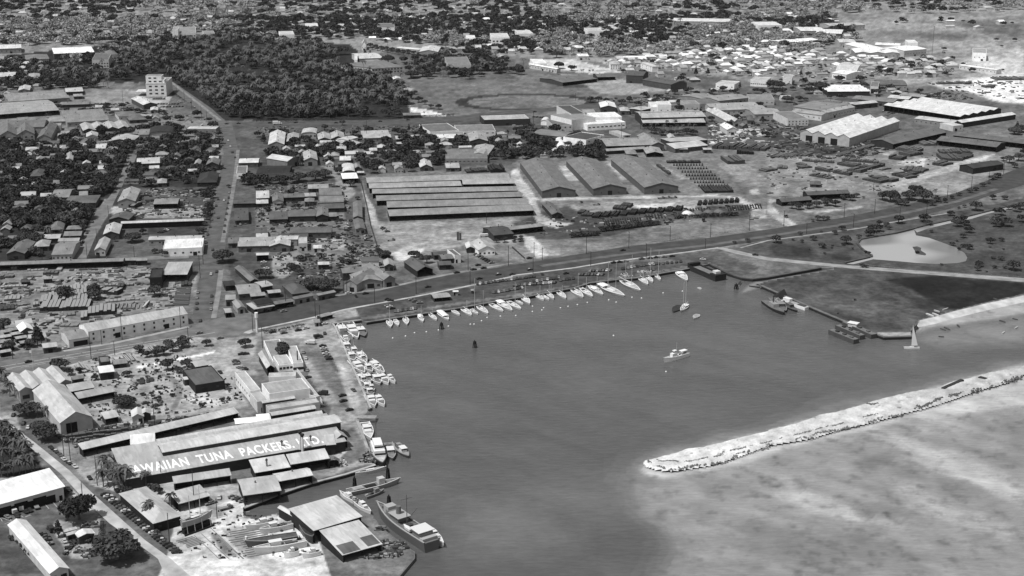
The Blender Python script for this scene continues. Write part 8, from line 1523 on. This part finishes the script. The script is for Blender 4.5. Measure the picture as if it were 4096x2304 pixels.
# ---------------------------------------------------------------- loose clutter nobody could count
def clutter(s, n, lo, hi, tones, lab, hgt=1.2, name='scrap'):
    poly = world(s); xs = [p[0] for p in poly]; ys = [p[1] for p in poly]; bs = {t: MB() for t in tones}; k = 0; tries = 0
    while k < n and tries < n * 12:
        tries += 1; x, y = rnd.uniform(min(xs), max(xs)), rnd.uniform(min(ys), max(ys))
        if fbm(np.array([x / 9]), np.array([y / 9]), 2)[0] < .46 or not pin(np.array([x]), np.array([y]), poly)[0] or isocc(x, y, occb, 0): continue
        a, b = rnd.uniform(lo, hi), rnd.uniform(lo, hi) * .5; bs[rnd.choice(tones)].box(x - a / 2, x + a / 2, y - b / 2, y + b / 2, -.05, rnd.uniform(.3, hgt), rnd.choice([CITY, CITY, CITY + 1.57, rnd.uniform(0, 3)])); k += 1
    V = []; F = []; mi = []; ms = []
    for j, (t, b) in enumerate(bs.items()):
        o = len(V); V += b.v; F += [tuple(i + o for i in f) for f in b.f]; mi += [j] * len(b.f); ms.append(mat('plain', t))
    if not V: return
    me = bpy.data.meshes.new(name); me.from_pydata(V, [], F)
    for m_ in ms: me.materials.append(m_)
    me.polygons.foreach_set('material_index', mi); o = bpy.data.objects.new(name, me); COL.objects.link(o); tag(o, lab, 'scrap', kind='stuff')
T3 = [45, 60, 75, 95, 120, 160]
clutter('c0 900,740 1500,640 1950,700 1850,900 2500,900 2450,1150 1000,1440 700,1200', 480, .5, 2.2, T3, 'scrap and gear strewn over the supply yard'); clutter('b1 0,330 900,350 940,560 1180,900 1380,1180 1300,1200 800,1040 0,1060', 800, .8, 4, T3, 'junk littering the workshop yards'); clutter('b1 160,1050 1300,1020 1400,1180 600,1300 200,1300 ', 350, .8, 4, T3, 'junk between avenue and boulevard shops')
clutter('b0 1180,380 2150,400 2120,680 1250,700', 500, 1, 6, T3, 'junk and timber in the upper avenue yard'); clutter('b0 0,1180 1500,1180 1960,1260 1960,1449 0,1449', 260, 1, 7, T3, 'loose timber scattered over the lumber yard', .8); clutter('c0 0,30 1900,10 1880,180 900,380 640,560 0,260', 260, 1, 6, T3, 'offcuts scattered near the timber bales', .8)
clutter('a0 850,900 1300,880 1850,1000 2100,1060 1400,1060 1000,1030', 300, 1, 4, T3, 'wrecks in the junkyard below the tower'); clutter('a3 0,1060 1000,1250 1500,1300 900,1449 0,1449', 700, 1, 7, T3, 'pipes and timber strewn through the pipe yard', 1.5); clutter('a2 1980,1080 2576,1150 2576,1350 2000,1300', 350, 1, 8, [60, 110, 190, 230], 'pale pipes lying in the upper pipe yard')
clutter('a2 1000,820 2576,780 2576,1120 1960,1240 2000,1000 1300,960 1000,900', 500, 1, 5, T3, 'clutter between the factories', 1.5); clutter('a2 0,1060 600,1180 900,1240 940,1449 0,1449', 250, 1, 4, T3, 'clutter around the cottages by the dairy'); clutter('a3 1150,850 1800,760 2100,850 1500,860 1160,1060', 250, 1, 5, T3, 'clutter by the sawtooth warehouse', 1.5)
clutter('k -100,600 700,500 1100,640 1700,650 2300,950 2500,1443 -100,1443', 150, .4, 1.8, [50, 90, 150], 'timber and gear strewn over the boatyard', .8); clutter('d1 1250,1110 1600,1390 1560,1449 1000,1449 900,1420', 260, .5, 3, T3, 'rubbish on the shore beside the large ship'); clutter('j 1800,750 2100,760 2130,960 1850,940', 160, .5, 1.6, T3, 'debris heaped at the wharf corner'); clutter('j 1150,1010 1560,950 1560,860 1640,1000 1300,1060', 120, .5, 1.4, [60, 150, 230], 'shells heaped by the dark hut')
clutter('d0 560,200 1300,80 2300,-40 2300,30 1300,300 1000,400 700,300', 320, .6, 4, T3, 'gear strewn between boathouse and cannery'); clutter('c1 0,30 1000,-160 1060,-120 200,200', 100, .5, 2, T3, 'bits along the shop fronts'); clutter('a3 1600,690 2576,640 2576,860 1900,790', 120, 1.5, 6, [70, 110, 150], 'stores dotted over the white lot', 2); clutter('b2 100,700 2500,540 2500,700 900,800 100,880', 160, 1, 5, [40, 60, 110, 170], 'odd gear among the pipe stacks')
clutter('b3 0,60 1900,60 1200,420 0,470', 160, 1, 4, [60, 80, 110, 190], 'odd gear in the stacking yard'); clutter('e 1560,250 2280,160 2270,180 1600,290', 300, .5, 1.4, [60, 120, 200, 230], 'fishing gear piled along the quay edge', 1.2); clutter('a2 820,480 1500,380 2576,330 a3 1300,470 1650,600 300,640 a2 2576,600 1600,560', 900, 2, 7, [80, 120, 190, 225], 'far yards and sheds between the small houses', 2.5); clutter('a1 0,1130 2000,1110 2000,1180 0,1190', 240, 1, 3.4, T3, 'parked clutter along the cross street')
clutter('l 1100,820 1700,820 1650,1443 1100,1443', 150, .5, 3, T3, 'garden rubbish behind the shacks')
# rocks of the sandbar and the wall end
def rocks(s, n, lo, hi, tones, lab, nm='rocks', z=None):
    pts = parse(s); seg = [math.dist(pts[i], pts[i + 1]) for i in range(len(pts) - 1)]; tot = sum(seg); mb = MB()
    for _ in range(n):
        d = rnd.random() * tot; i = 0
        while i < len(seg) - 1 and d > seg[i]: d -= seg[i]; i += 1
        f = d / seg[i]; x = pts[i][0] + (pts[i + 1][0] - pts[i][0]) * f + rnd.gauss(0, 4); y = pts[i][1] + (pts[i + 1][1] - pts[i][1]) * f + rnd.gauss(0, 2.6 if hi > .9 else .8)
        if fbm(np.array([x / 22]), np.array([y / 22]), 2)[0] < .44: continue
        a = G('o', x, y, WL + .4); zb = WL + .05 if z is not None else max(WL, float(bar_h(np.array([a[0]]), np.array([a[1]]))[0])) ; s_ = rnd.uniform(lo, hi); v = [(a[0] + s_ * rnd.uniform(.5, 1) * cx, a[1] + s_ * rnd.uniform(.5, 1) * cy, zb + .1 + s_ * rnd.uniform(.5, 1) * cz) for cx, cy, cz in ((1, 0, 0), (0, 1, 0), (-1, 0, 0), (0, -1, 0), (0, 0, 1.2))]
        mb.add(v, [(0, 1, 4), (1, 2, 4), (2, 3, 4), (3, 0, 4)])
    o = mb.build(nm, mat('plain', tones)); tag(o, lab, 'rocks', kind='stuff')
rocks('d2 1350,470 1400,510 1490,545 1580,570 1680,560 1780,540 1900,520 2020,505 2150,480 2300,400 2430,365 2576,335 d3 0,315 120,300 220,285 330,250 430,245 480,205 600,185 760,150 960,105 1150,45 1340,10', 650, .25, .9, 120, 'dark rocks strewn along the seaward edge of the sandbar')
rocks('c3 1340,1290 1430,1250 1600,1200 1700,1150 1900,1100 2100,1050 2400,960 2576,900', 260, .4, 1.2, 95, 'dark rocks on the far seaward edge of the sandbar'); rocks('d2 1440,460 1470,490 1640,490 1700,505 1900,470 2100,430 2130,400 2300,360 2576,290 d3 200,240 380,200 520,155 700,120 940,50 1100,10', 1100, .2, .5, 120, 'thin tide line of dark weed along the sandbar', 'tide_line'); rocks('c3 1000,1190 1040,1200 1100,1190', 60, .3, .8, 110, 'patch of dark rubble on the sandbar'); rocks('c3 1530,330 1500,360 1480,400 1460,450 1450,480', 120, .8, 1.8, 60, 'dark boulders round the end of the stone wall', z=0)
for t, A, Bp, wd, h, lab in (('c3', (1760, 1022), (1955, 935), 2.2, 2, 'long dark wreck timber lying on the sandbar'), ('c3', (2125, 905), (2195, 925), 3, 1.6, 'short grey wreck on the sandbar far end')):
    a, b = G(t, *A, 0), G(t, *Bp, 0); R_ = ribbon([a, b], wd); o = MB().add([(x, y, WL + .5) for x, y in R_] + [(x, y, WL + 1.6 + h * .4) for x, y in R_], [(0, 1, 2, 3), (4, 5, 6, 7), (0, 1, 5, 4), (1, 2, 6, 5), (2, 3, 7, 6), (3, 0, 4, 7)]).build('wreck', mat('plain', 62)); tag(o, lab, 'wreck')

# rows of little cabins west of the long warehouse
ci = 0
for x, y in ((0,460),(75,440),(115,480),(160,520),(205,565),(0,510),(0,560),(35,600),(250,410),(290,460),(215,420),(0,660),(-70,500),(-60,560),(-40,610),(330,500)):
    ci += 1; bl('c0', 'gx', (x, y), (x + 118, y - 20), (x - 10, y - 26), 3.2, .8, 172 - ci % 3 * 14, 50, 'little pale cabin, %s of the camp by the tall ironwood' % NTH[ci - 1], 'cabin', land=False, grp='little pale cabins in the camp', vents=0)

resolve_labels()
